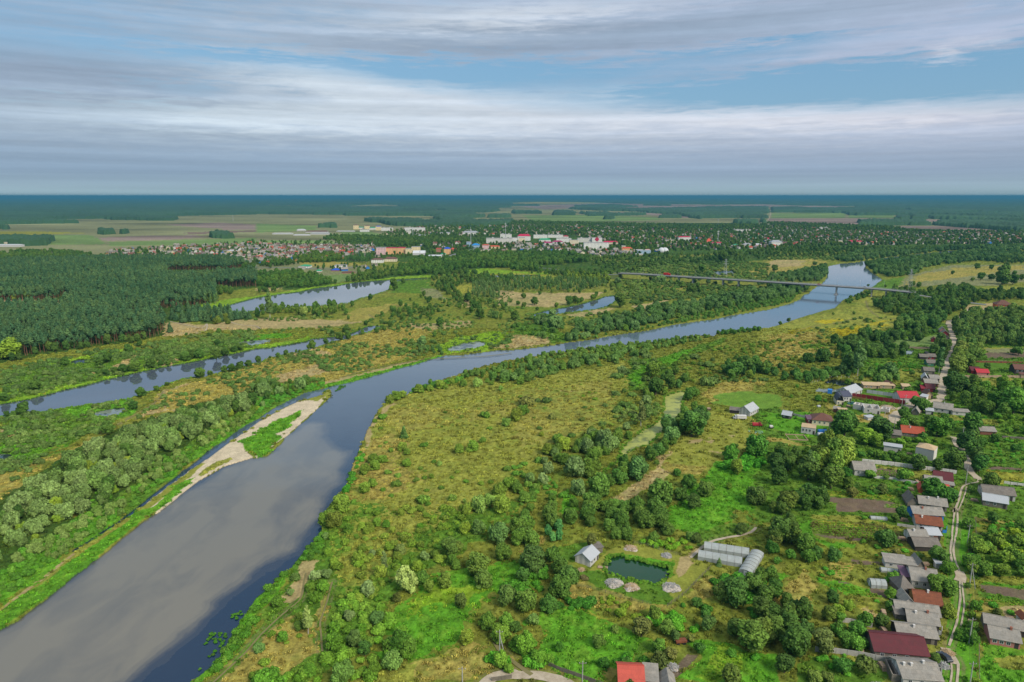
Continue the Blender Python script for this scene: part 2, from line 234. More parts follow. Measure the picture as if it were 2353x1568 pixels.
# ------------------------------------------------------------------ ground colours
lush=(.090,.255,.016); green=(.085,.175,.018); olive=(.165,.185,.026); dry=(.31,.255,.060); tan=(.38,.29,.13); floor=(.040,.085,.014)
sand=(.56,.46,.31); soil=(.150,.105,.075); gold=(.28,.27,.035); mead=(.235,.245,.040); marsh=(.19,.32,.02); mauve=(.250,.185,.145); fgreen=(.150,.220,.065); khaki=(.205,.205,.095); worn=(.24,.19,.10)
Z = [  # (colour, polygon, edge warp in metres, roughness of the sward in metres)
 # far plain
 (khaki, [(-3000,452),(5400,452),(5400,560),(-3000,600)], 0, 0),
 (fgreen, tp('a',(-900,410),(830,415),(920,470),(1000,500),(-900,520)), 8, 0),
 (gold, tp('a',(-900,380),(500,385),(800,400),(300,412),(-900,410)), 10, 0),
 (mauve, tp('a',(880,440),(1300,425),(1800,415),(1930,435),(1500,460),(950,470)), 12, 0),
 (mauve, tp('a',(1500,320),(2000,300),(2353,320),(2353,370),(1900,350)), 14, 0),
 (soil, tp('a',(1650,395),(1900,385),(2353,370),(2353,385),(1800,408)), 14, 0),
 (fgreen, tp('a',(1000,480),(1600,465),(2353,440),(2353,500),(1000,515)), 8, 0),
 (fgreen, tp('b',(0,470),(600,465),(740,470),(740,500),(0,505)), 8, 0),
 (fgreen, tp('b',(740,385),(1050,385),(1150,410),(1100,445),(950,440)), 8, 0),
 (mauve, tp('b',(-300,340),(200,335),(250,350),(-300,372)), 12, 0),
 (fgreen, tp('b',(0,310),(560,330),(560,370),(200,385),(0,395)), 10, 0),
 (mauve, tp('c',(60,150),(900,120),(1900,140),(2353,125),(2353,170),(1500,180),(700,165),(300,180)), 30, 0),
 (fgreen, tp('c',(100,235),(700,230),(1300,250),(1400,275),(600,300),(200,295)), 14, 0),
 (mauve, tp('c',(900,200),(1350,215),(2100,215),(2353,260),(1500,258),(1250,228)), 14, 0),
 (dry, tp('c',(0,112),(600,112),(900,118),(300,128),(0,128)), 30, 0),
 (mauve, tp('d',(0,135),(250,145),(700,150),(700,165),(0,165)), 20, 0),
 (fgreen, tp('d',(35,215),(720,210),(700,258),(30,262)), 6, 0),
 (mauve, tp('d',(0,262),(700,262),(1180,262),(1180,300),(800,320),(0,315)), 8, 0),
 (soil, tp('d',(0,290),(200,285),(260,300),(100,312),(0,312)), 8, 0),
 (fgreen, tp('d',(740,235),(1160,228),(1160,258),(740,258)), 6, 0),
 (mauve, tp('d',(1180,265),(2260,290),(2260,310),(1180,290)), 8, 0),
 (mauve, tp('d',(1080,335),(1700,330),(2270,365),(2270,400),(1400,395)), 8, 0),
 # floodplain base
 (olive, [(-3000,600),(217,585),(588,560),(1000,560),(1764,560),(2353,560),(5400,555),(5400,2200),(-3000,2200)], 10, .25),
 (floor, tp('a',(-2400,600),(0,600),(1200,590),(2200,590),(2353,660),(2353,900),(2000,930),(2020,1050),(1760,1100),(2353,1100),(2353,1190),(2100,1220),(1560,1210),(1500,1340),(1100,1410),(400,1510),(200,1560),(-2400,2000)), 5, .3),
 (tan, tp('a',(-50,1010),(560,1010),(600,1050),(560,1090),(-50,1090)), 3, .1),
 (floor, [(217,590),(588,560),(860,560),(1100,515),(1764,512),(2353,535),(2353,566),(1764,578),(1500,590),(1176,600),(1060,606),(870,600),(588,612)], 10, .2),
 (khaki, tp('b',(0,680),(400,660),(1000,690),(1000,740),(820,830),(600,790),(0,760)), 6, .1),
 (dry, tp('b',(380,665),(800,660),(1000,690),(650,710),(420,700)), 6, .1),
 (fgreen, tp('b',(580,790),(940,770),(860,830),(750,850)), 6, .1),
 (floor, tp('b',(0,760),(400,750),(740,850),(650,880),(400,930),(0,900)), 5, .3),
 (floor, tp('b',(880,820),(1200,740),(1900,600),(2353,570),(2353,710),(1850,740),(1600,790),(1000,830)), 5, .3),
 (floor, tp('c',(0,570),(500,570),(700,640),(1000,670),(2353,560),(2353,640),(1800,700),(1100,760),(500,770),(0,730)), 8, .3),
 (marsh, tp('b',(1850,740),(2100,720),(2353,745),(2353,800),(2000,800)), 6, .2), (marsh, tp('c',(0,750),(300,765),(520,800),(300,800),(0,770)), 6, .2),
 (gold, tp('b',(1900,780),(2353,770),(2353,795),(2000,800)), 4, .2), (gold, tp('c',(0,765),(500,790),(400,800),(0,782)), 4, .2),
 (tan, tp('b',(0,900),(230,905),(150,930),(0,930)), 4, .15),
 (marsh, tp('b',(700,870),(1300,800),(1660,780),(1640,800),(1240,830),(850,870),(400,940),(0,1010),(0,975)), 4, .2),
 (marsh, tp('a',(1780,1075),(2000,1020),(2353,975),(2353,1000),(2010,1085),(1900,1100)), 4, .2),
 (green, tp('b',(1260,840),(1600,820),(1620,900),(1750,1010),(1500,960),(1240,950)), 8, .3),
 (khaki, tp('b',(1500,900),(1680,920),(1760,1010),(1560,990)), 6, .2),
 (dry, tp('b',(900,1100),(1250,1040),(1420,1050),(1200,1130),(1050,1200),(800,1240),(560,1250),(400,1210),(820,1190)), 8, .15),
 (tan, tp('b',(0,1200),(300,1180),(800,1210),(1000,1215),(700,1260),(400,1275),(0,1280)), 8, .12),
 (tan, tp('a',(1560,1215),(1900,1240),(2130,1210),(2353,1195),(2353,1290),(1900,1290),(1700,1340),(1480,1350)), 6, .12),
 (gold, tp('b',(1820,880),(2000,875),(1980,950),(1850,950)), 5, .2),
 (tan, tp('b',(2200,930),(2353,930),(2353,1060),(2230,1060)), 6, .15), (tan, tp('b',(1890,995),(2000,1000),(1950,1080),(1900,1060)), 5, .15),
 (tan, tp('c',(0,940),(400,950),(820,940),(700,1000),(500,1040),(380,1080),(0,1060)), 7, .15),
 (tan, tp('b',(1450,1240),(1950,1195),(2000,1230),(1600,1300),(1300,1330),(1280,1280)), 10, .15), (dry, tp('b',(900,1330),(1400,1250),(1650,1300),(1400,1420),(1400,1500),(1100,1563),(200,1563),(600,1470)), 8, .25),
 (tan, tp('c',(1090,1070),(1450,1010),(1520,1000),(1400,1040),(1150,1110)), 5, .15), (tan, tp('c',(520,1150),(900,1090),(960,1100),(700,1160),(560,1180)), 5, .15),
 (dry, tp('c',(1850,880),(1300,870),(1250,900),(1500,920)), 8, .2),
 (marsh, tp('b',(1620,1440),(1900,1350),(2180,1300),(2310,1320),(2250,1380),(2130,1470),(1750,1520),(1640,1490)), 5, .25),
 (green, tp('c',(0,1210),(300,1230),(600,1380),(350,1410),(0,1380)), 8, .3), (tan, tp('c',(0,1330),(300,1350),(370,1400),(200,1430),(0,1450)), 5, .2),
 (tan, tp('b',(2150,1440),(2353,1410),(2353,1450),(2250,1460)), 3, .2),
 (lush, tp('b',(0,1330),(350,1320),(300,1360),(150,1370),(0,1375)), 4, .25), (marsh, tp('b',(0,1430),(150,1420),(460,1360),(550,1365),(200,1440),(0,1470)), 3, .2),
 (lush, tp('a',(2040,1400),(2353,1360),(2353,1400),(2050,1430)), 4, .25),
 # left flood meadow
 (green, tp('e',(0,280),(500,180),(1200,100),(2353,0),(2353,50),(1600,190),(600,420),(0,540)), 8, .4),
 (marsh, tp('e',(120,285),(500,190),(800,120),(1150,60),(1150,85),(900,150),(500,200),(200,275)), 3, .2),
 (marsh, tp('e',(0,440),(200,430),(260,450),(0,490)), 4, .2), (marsh, tp('e',(0,540),(300,480),(950,330),(1300,250),(1700,170),(2353,40),(2353,60),(1600,215),(950,352),(300,512),(0,568)), 2, .15),
 (tan, tp('e',(780,300),(1000,250),(1240,110),(1310,120),(1200,190),(1040,260),(850,300)), 5, .15), (tan, tp('e',(1430,160),(1650,145),(1620,200),(1450,220)), 4, .15),
 (green, tp('e',(0,690),(400,650),(700,570),(1250,510),(1200,640),(1100,700),(900,830),(600,950),(300,1090),(0,1150)), 8, .4),
 (lush, tp('e',(600,620),(1250,520),(1180,680),(700,740)), 6, .3), (lush, tp('e',(0,900),(500,900),(600,950),(300,1060),(0,1100)), 8, .3),
 (tan, tp('e',(0,810),(200,800),(100,880),(0,890)), 5, .15),
 (tan, tp('e',(940,820),(1180,720),(1500,650),(1900,500),(2353,400),(2353,240),(1900,340),(1450,470),(1400,620),(1100,750)), 9, .18),
 (dry, tp('e',(1400,520),(1900,330),(2353,190),(2353,460),(1900,560),(1500,680)), 10, .25),
 (dry, tp('e',(940,830),(700,960),(350,1100),(0,1240),(0,1430),(200,1330),(450,1100),(720,1000),(900,900)), 8, .25), (dry, [(-500,1180),(0,1100),(0,1150),(-500,1400)], 5, .25),
 (dry, tp('f',(0,200),(700,30),(1400,0),(1500,130),(1100,230),(600,380),(300,350),(0,420)), 8, .25),
 (tan, tp('f',(150,310),(560,210),(700,260),(400,360),(180,370)), 7, .15), (tan, tp('f',(600,365),(900,305),(1200,230),(1700,115),(1560,150),(1250,245),(900,322),(620,385)), 1.5, .1),
 (tan, tp('f',(300,120),(560,60),(700,130),(400,160)), 7, .15),
 (lush, tp('f',(600,390),(900,325),(1400,200),(1700,120),(1720,140),(1300,250),(900,370),(640,420)), 1.5, .3),
 # willow belt floor, bright herb strip
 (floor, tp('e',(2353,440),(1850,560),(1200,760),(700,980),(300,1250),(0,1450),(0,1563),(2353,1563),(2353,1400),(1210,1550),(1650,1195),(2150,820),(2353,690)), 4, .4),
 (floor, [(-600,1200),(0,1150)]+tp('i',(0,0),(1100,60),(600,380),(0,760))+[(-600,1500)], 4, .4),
 (green, tp('e',(2353,560),(2100,690),(1700,950),(1350,1200),(1000,1500),(1210,1563),(1650,1195),(2150,830),(2353,700)), 3, .4),
 (lush, tp('i',(1180,20),(720,310),(300,650),(0,860),(0,600),(350,300),(800,0)), 4, .45),
 (lush, tp('e',(2353,690),(2150,820),(1800,1080),(1500,1300),(1430,1280),(1750,1040),(2080,800),(2353,640)), 2.5, .4), (lush, tp('f',(0,700),(200,575),(590,425),(560,380),(180,530),(0,650)), 2.5, .4),
 (green, tp('f',(0,420),(450,370),(580,420),(200,570),(0,690)), 3, .4),
 # spit and bar
 (lush, tp('i',(-900,1500),(0,880),(430,560),(720,330),(1220,0),(1400,0),(1000,320),(850,460),(400,800),(0,1080),(-900,1700)), 0, .35),
 (mead, tp('i',(-900,1480),(0,880),(150,770),(430,560),(600,430),(720,330),(1060,110),(1220,10),(1200,60),(1000,190),(780,350),(600,490),(400,640),(150,800),(-900,1500)), 1, .15),
 (tan, tp('i',(0,885),(150,775),(430,560),(600,430),(680,375),(690,385),(600,455),(430,590),(150,800),(0,905)), .5, .08),
 (sand, tp('e',(1250,1563),(1400,1430),(1750,1170),(2000,1000),(2250,820),(2353,740),(2353,860),(2250,1000),(2330,1063),(2050,1140),(1850,1250),(1650,1400),(1470,1563)), .6, .03),
 (mead, tp('e',(1200,1590),(1400,1440),(1600,1290),(1850,1110),(1900,1110),(1700,1270),(1450,1460),(1300,1563)), 1, .1),
 (lush, tp('e',(1330,1563),(1500,1420),(1700,1270),(1780,1240),(1740,1300),(1600,1400),(1420,1563)), 1.5, .3),
 (lush, tp('i',(1230,0),(1400,-60),(1400,20),(1320,60),(1260,90),(1100,200)), 1.5, .3),
 (mead, tp('e',(1800,1220),(2000,1100),(2130,1060),(2110,1100),(1900,1200),(1830,1240)), 1.5, .2),
 (sand, tp('f',(0,740),(380,545),(520,530),(700,440),(560,610),(400,750),(270,870),(0,1060),(-60,950)), 0, .02),
 (mead, tp('f',(440,520),(640,455),(720,440),(600,520),(560,545),(500,530)), 1, .1),
 (lush, tp('e',(2190,900),(2353,840),(2400,850),(2400,1080),(2320,1050),(2250,1000),(2220,950)), 2, .3),
 (lush, tp('f',(-40,830),(100,760),(260,690),(420,620),(400,660),(320,760),(200,850),(260,880),(230,930),(100,1040),(0,1058),(-40,1058)), 5, .3),
 # right bank meadow
 (mead, tp('f',(1250,540),(1450,450),(1700,420),(2353,340),(2353,1563),(830,1563),(800,1450),(900,1250),(950,1050),(1020,850),(1100,680)), 3, .2),
 (mead, tp('g',(0,380),(300,300),(900,220),(1150,160),(1100,300),(1080,420),(950,600),(1000,800),(700,840),(350,950),(250,1150),(0,1180)), 5, .2),
 (dry, tp('f',(900,1100),(980,900),(1100,880),(1400,900),(1200,1100),(1400,1300),(1300,1450),(900,1500),(800,1400)), 9, .25),
 ((.27,.25,.05), tp('f',(1400,560),(1900,640),(2353,560),(2353,620),(1700,800),(1300,860),(1150,700)), 14, .2),
 (tan, tp('f',(1000,830),(1060,760),(1130,640),(1250,560),(1280,570),(1120,700),(1060,830),(1010,960),(960,1040)), 2, .1),
 (tan, tp('g',(420,430),(620,420),(640,450),(480,465)), 5, .1), (tan, tp('g',(150,620),(400,610),(420,690),(180,700)), 6, .15), ((.27,.25,.05), tp('g',(0,450),(900,350),(1000,560),(700,820),(300,900),(0,900)), 16, .2),
 (green, tp('j',(600,0),(1900,0),(2353,-100),(1900,400),(1300,700),(1200,1000),(600,1563),(-500,1700),(0,1100),(300,560),(500,330)), 6, .4),
 (mead, tp('j',(700,150),(1700,-50),(1300,300),(1100,700),(800,600),(700,400)), 12, .35),
 (tan, tp('j',(200,790),(330,640),(450,470),(560,470),(480,600),(410,750),(330,830),(250,830)), 2.5, .1), (dry, tp('j',(0,1200),(400,850),(450,900),(560,980),(650,640),(720,650),(640,900),(590,1290),(200,1563),(-300,1563)), 5, .25),
 (lush, tp('i',(1720,1563),(2000,1330),(2170,1050),(2353,720),(2353,1000),(2260,1090),(2100,1350),(1850,1563)), 2, .4), (lush, tp('j',(0,720),(110,700),(220,560),(340,500),(500,290),(600,180),(600,300),(300,560),(160,780),(0,980)), 2, .4),
 (lush, tp('j',(1350,900),(1600,650),(1900,500),(2100,500),(2353,520),(2353,700),(2100,900),(2000,1000),(1900,1250),(1500,1300),(1350,1150),(1300,1000)), 5, .35),
 (marsh, tp('j',(1450,850),(1700,700),(1900,700),(2200,720),(2000,880),(1600,900),(1480,1000)), 5, .3),
 (lush, tp('j',(1100,1240),(1300,1250),(1700,1280),(1600,1390),(1350,1380)), 5, .3), (dry, tp('j',(1500,1450),(1820,1340),(2100,1210),(2200,1260),(2000,1420),(2353,1430),(2100,1563),(1400,1563)), 5, .3),
 (mead, tp('j',(1000,1500),(1400,1430),(1600,1440),(1500,1640),(900,1640)), 4, .3),
 (lush, tp('k',(0,500),(150,440),(300,560),(250,760),(0,660)), 4, .3), (dry, tp('k',(230,240),(320,240),(260,330),(200,400),(0,380),(120,330)), 3, .2), (green, tp('k',(430,330),(700,280),(650,440),(580,480),(450,440)), 3, .25),
 # creek side
 (green, tp('g',(1080,160),(1350,140),(1750,20),(1960,-40),(1960,0),(1600,180),(1480,240),(1250,340),(1240,440),(1080,440)), 4, .25), (lush, tp('g',(1150,230),(1400,140),(1700,40),(1560,150),(1300,230),(1130,420),(1080,400)), 4, .25),
 (olive, tp('g',(1480,240),(1700,100),(2353,0),(2353,200),(1900,260),(1700,450),(1600,330)), 6, .3), (dry, tp('g',(1850,400),(2050,350),(2353,340),(2353,420),(1900,470),(1850,580),(1750,480)), 5, .2),
 ((.13,.235,.03), tp('g',(1870,470),(2353,420),(2353,700),(2260,680),(2000,600),(1870,560)), 9, .1),
 (mead, tp('g',(1720,650),(2000,640),(2353,720),(2353,900),(2200,900),(1900,780),(1780,760)), 5, .2),
 (mead, tp('g',(1480,920),(1640,830),(1880,760),(2150,820),(2353,860),(2353,950),(1950,1060),(1800,1180),(1400,1180),(1330,1080)), 4, .12),
 (tan, tp('g',(1620,905),(1740,890),(1760,900),(1700,935),(1620,935)), 2, .08), (tan, tp('g',(1750,910),(1870,905),(1830,935),(1770,930)), 2, .08), (tan, tp('g',(1780,880),(1850,878),(1850,895)), 2, .08), (tan, tp('g',(1800,1000),(1900,1010),(1950,1030),(1850,1020)), 2, .08), (tan, tp('g',(1980,855),(2060,860),(2030,880)), 2, .08),
 (tan, tp('g',(900,1500),(950,1420),(1150,1300),(1300,1170),(1330,1050),(1470,1000),(1420,1080),(1340,1150),(1480,1200),(1300,1330),(1180,1420),(1000,1480)), 3, .25), (dry, tp('g',(1350,1100),(1800,1150),(1700,1210),(1480,1230)), 4, .2),
 (lush, tp('g',(1480,1563),(1700,1300),(1900,1120),(2353,1080),(2353,1563)), 4, .35), (lush, tp('g',(450,1563),(500,1350),(620,1420),(640,1563)), 3, .3),
 (lush, tp('k',(1400,60),(1600,-20),(2060,-20),(2000,300),(1750,250),(1500,180)), 4, .35), (green, tp('k',(1750,170),(2200,100),(2230,200),(1900,300),(1700,330)), 3, .25),
 # fish pond yard
 (mead, tp('k',(600,620),(700,560),(880,350),(1000,310),(1180,310),(1560,405),(1690,460),(1830,480),(1480,820),(1400,860),(1250,840),(800,720)), 1, .06), (green, tp('k',(620,600),(830,540),(1000,620),(1400,680),(1480,780),(1380,860),(1200,830),(850,720)), 3, .12),
 (lush, tp('k',(930,380),(1130,400),(1500,470),(1510,500),(1470,510),(1130,440),(1000,400)), .8, .25), (tan, tp('k',(1530,420),(1620,400),(1740,330),(1780,330),(1650,430),(1700,460),(1600,560),(1500,600),(1540,500)), 2, .05),
 (dry, tp('k',(540,760),(620,690),(1200,850),(1500,900),(1300,1000),(900,900),(700,850)), 5, .3), (dry, tp('k',(1560,740),(1760,580),(1950,620),(1900,700),(1700,790)), 3, .35),
 (lush, tp('k',(200,950),(450,900),(700,950),(1000,1030),(1300,1200),(1150,1400),(900,1563),(400,1500),(300,1100),(150,1080)), 4, .35), (gold, tp('k',(430,905),(700,940),(1080,1030),(900,1000),(600,940)), 1.5, .15),
 (lush, tp('k',(1500,1180),(1900,1200),(2353,1300),(2353,1563),(1600,1563),(1700,1330)), 3, .25), (marsh, tp('k',(1700,1520),(1900,1240),(2150,1290),(2100,1400),(1850,1563)), 1.5, .25),
 (soil, tp('k',(1560,1500),(1700,1320),(1600,1310),(1480,1470),(1500,1540)), .6, .08), (green, tp('k',(1200,1250),(1300,1200),(1350,1350),(1150,1420)), 3, .2), (dry, tp('k',(800,1500),(900,1440),(980,1480),(900,1563)), 2, .1),
 # village ground
 (green, tp('h',(-100,560),(600,480),(2500,200),(2500,1700),(-100,1700)), 6, .25), (olive, tp('h',(-100,400),(500,380),(640,470),(600,700),(-100,560)), 6, .25), ((.13,.235,.03), tp('h',(-200,450),(120,480),(150,600),(-100,610)), 3, .1),
 (green, tp('d',(1050,1300),(2600,1100),(2600,1700),(700,1700),(900,1400)), 6, .25), (fgreen, tp('d',(1000,1380),(1250,1380),(1560,1330),(1560,1430),(1100,1440)), 2, .1),
 (mead, tp('d',(-100,1270),(800,1080),(900,960),(980,960),(1000,1100),(1240,1170),(1150,1280),(800,1320),(560,1400),(600,1563),(-100,1563)), 6, .2),
 ((.38,.31,.012), tp('d',(560,1320),(640,1290),(850,1250),(1150,1195),(1160,1215),(900,1260),(830,1340),(700,1350)), 9, .25), ((.38,.31,.012), tp('d',(420,1210),(700,1180),(740,1200),(500,1240)), 8, .2), ((.30,.27,.02), tp('d',(120,1310),(420,1255),(440,1275),(200,1330)), 8, .2),
 (dry, tp('d',(0,1340),(500,1300),(560,1400),(580,1500),(300,1563),(0,1563)), 10, .2), (dry, tp('h',(-60,0),(560,0),(620,70),(560,120),(250,150),(60,260),(-60,240)), 7, .2), (green, tp('h',(300,40),(560,0),(560,40),(330,70)), 5, .2),
 (khaki, tp('d',(1200,830),(1400,760),(1700,690),(2600,690),(2600,830),(2000,880),(1500,880),(1200,900)), 8, .15), (dry, tp('d',(1400,780),(1700,720),(2100,700),(2353,690),(2353,730),(1800,800),(1350,860),(1220,890)), 10, .15),
 (green, tp('d',(950,890),(1050,830),(1250,800),(1200,900),(1150,910),(1000,930)), 5, .25), (dry, tp('d',(0,650),(400,640),(560,660),(400,720),(300,770),(0,790)), 8, .2), (tan, tp('d',(60,640),(350,650),(300,700),(0,710)), 8, .15), (dry, tp('c',(2150,760),(2353,690),(2353,800),(2200,800)), 6, .2),
 (mead, tp('d',(1950,900),(2353,880),(2353,960),(1950,980)), 4, .2), (tan, tp('d',(1800,1060),(2040,1040),(2353,1080),(2353,1110),(1850,1115)), 3, .05), (green, tp('d',(1800,1100),(2353,1120),(2353,1460),(1980,1450),(1700,1320)), 4, .3),
 (mead, tp('d',(1980,1450),(2600,1440),(2600,1490),(2000,1500)), 2, .1), (soil, tp('d',(2000,1500),(2600,1495),(2600,1540),(2010,1545)), 2, .08), (soil, tp('d',(1100,1438),(1540,1450),(1540,1465),(1140,1455)), 1, .08),
 (khaki, tp('h',(1990,60),(2600,50),(2600,90),(2000,95)), 2, .08), (soil, tp('h',(2010,95),(2600,95),(2600,135),(2020,140)), 1, .06), (mead, tp('h',(1820,330),(2220,330),(2600,350),(2600,420),(1900,410)), 3, .12), (green, tp('h',(1880,190),(2200,180),(2220,240),(1900,250)), 3, .1), (soil, tp('h',(1880,165),(2200,170),(2200,182),(1880,180)), 1, .06),
 (mead, tp('h',(1200,250),(1440,240),(1440,300),(1200,330)), 3, .12), (gold, tp('h',(1100,175),(1180,175),(1180,190),(1100,190)), 1.5, .2), (soil, tp('h',(1130,35),(1530,40),(1530,52),(1130,50)), 1, .06),
 (green, tp('h',(900,470),(1200,500),(1220,545),(800,500)), 1, .08), (dry, tp('h',(540,560),(760,640),(1000,700),(1120,600),(1200,600),(1130,740),(900,740),(700,700)), 4, .12), (tan, tp('h',(1040,700),(1160,640),(1230,600),(1180,660),(1140,740)), 2, .05), (lush, tp('h',(0,640),(400,660),(640,720),(560,900),(0,880)), 6, .15),
 (green, tp('h',(0,800),(300,890),(500,900),(330,960),(0,930)), 4, .2), (dry, tp('h',(0,880),(300,930),(420,960),(200,950),(0,910)), 3, .15),
 (mead, tp('h',(1550,670),(1800,690),(2100,720),(2100,770),(1600,720)), 3, .25), (soil, tp('h',(1000,1155),(1180,1170),(1190,1240),(990,1225)), .6, .06), (mead, tp('h',(990,1130),(1600,1190),(1500,1270),(1190,1250),(1190,1170),(1000,1150)), 1.5, .15),
 ((.22,.23,.025), tp('h',(540,1370),(850,1375),(1180,1420),(1160,1460),(900,1430),(540,1420)), 1, .25), (soil, tp('h',(520,1425),(900,1440),(1150,1470),(1240,1500),(1250,1563),(630,1563),(640,1480),(520,1460)), .6, .06), (khaki, tp('h',(1080,1490),(1250,1500),(1250,1530),(1080,1520)), 1, .15),
 (soil, tp('h',(2020,1130),(2500,1180),(2500,1195),(2020,1160)), 1.5, .06), (gold, tp('h',(2020,1170),(2353,1200),(2353,1290),(2150,1280)), 3, .25), (green, tp('h',(1980,1000),(2353,1040),(2353,1140),(2000,1110)), 4, .2),
 ((.12,.115,.03), tp('l',(410,80),(900,110),(1290,190),(1290,290),(960,280),(700,230),(400,200)), 1, .2), (gold, tp('l',(440,80),(780,110),(1000,160),(780,140),(450,100)), .6, .3), (soil, tp('l',(400,198),(620,220),(960,250),(900,270),(600,240)), .8, .06), (lush, tp('l',(230,100),(410,80),(400,240),(820,300),(830,350),(560,330),(300,200)), 2, .15),
 (mead, tp('l',(380,20),(860,40),(1300,180),(1000,120),(420,75)), 2, .15), (soil, tp('l',(770,440),(1100,470),(1100,500),(780,480)), .6, .06),
 (dry, tp('l',(150,620),(430,530),(430,700),(400,900),(300,900),(60,860),(60,800)), 4, .25), (lush, tp('l',(-50,540),(160,560),(60,640),(-50,640)), 3, .3), (dry, tp('l',(560,470),(800,490),(700,620),(560,580)), 3, .25), (gold, tp('l',(790,850),(1020,880),(1060,980),(900,1000)), 3, .25), (tan, tp('l',(860,880),(1020,920),(1040,1000),(900,980)), 2.5, .15),
 (lush, tp('l',(450,640),(700,640),(1080,790),(1000,790),(700,750)), 2, .2), (soil, tp('l',(930,700),(1090,720),(1100,790),(1000,780),(930,740)), .6, .06), (soil, tp('l',(650,640),(740,650),(740,660),(650,655)), .5, .06),
 (lush, tp('l',(1590,60),(1900,60),(1830,400),(1850,700),(1830,1000),(1900,1250),(1930,1640),(1500,1640),(1580,1200),(1650,700),(1640,350)), 2, .12), (mead, tp('l',(1800,640),(1900,640),(1880,760),(1800,780)), 2, .1),
 (lush, tp('l',(1940,1200),(2600,1300),(2600,1900),(1940,1900)), 2, .25), (mead, tp('l',(2020,1330),(2600,1350),(2600,1560),(2200,1500)), 4, .2), (green, tp('l',(1860,200),(2600,200),(2600,640),(1860,600)), 3, .3), (dry, tp('l',(1905,45),(2600,120),(2600,145),(1905,75)), 1, .25), (olive, tp('l',(1905,80),(2150,110),(2100,210),(1910,200)), 2, .25),
 (dry, tp('l',(2030,310),(2130,320),(2200,360),(2060,370)), 3, .25), (soil, tp('l',(1955,670),(2600,740),(2600,850),(1960,740)), .6, .06), (lush, tp('l',(1990,645),(2600,715),(2600,735),(1960,668)), .8, .2), (green, tp('l',(1900,740),(2600,840),(2600,900),(1900,800)), 2, .25), (dry, tp('l',(1950,810),(2030,830),(2000,950),(1940,930)), 2, .15), (tan, tp('l',(2060,880),(2600,900),(2600,1000),(2150,980)), 3, .12),
 (lush, tp('l',(0,1290),(80,1290),(60,1640),(-200,1640),(-200,1500)), 2, .2), (green, tp('l',(430,1290),(900,1330),(1100,1400),(1000,1563),(300,1563),(250,1350)), 3, .2), (lush, tp('k',(2150,1400),(2353,1300),(2353,1600),(2050,1600)), 2, .2),
 ((.45,.44,.42), tp('l',(1570,1385),(1640,1400),(1650,1440),(1560,1430)), .8, .1), (sand, tp('l',(1640,1395),(1680,1400),(1690,1440),(1630,1440)), .5, .08),
]
def land_at(x, y):
    u, v = proj(x, y); col = np.tile(np.array(olive), (len(x), 1)); amp = np.full(len(x), .2); a = fbm(x/9, y/9, 1, 3)-.5; b = fbm(x/9, y/9, 5, 3)-.5
    u, v = proj(x+a*8, y+b*8)
    for c, poly, wp, am in Z:
        m = pip(u, v, poly); col[m] = c; amp[m] = am
    return col, amp
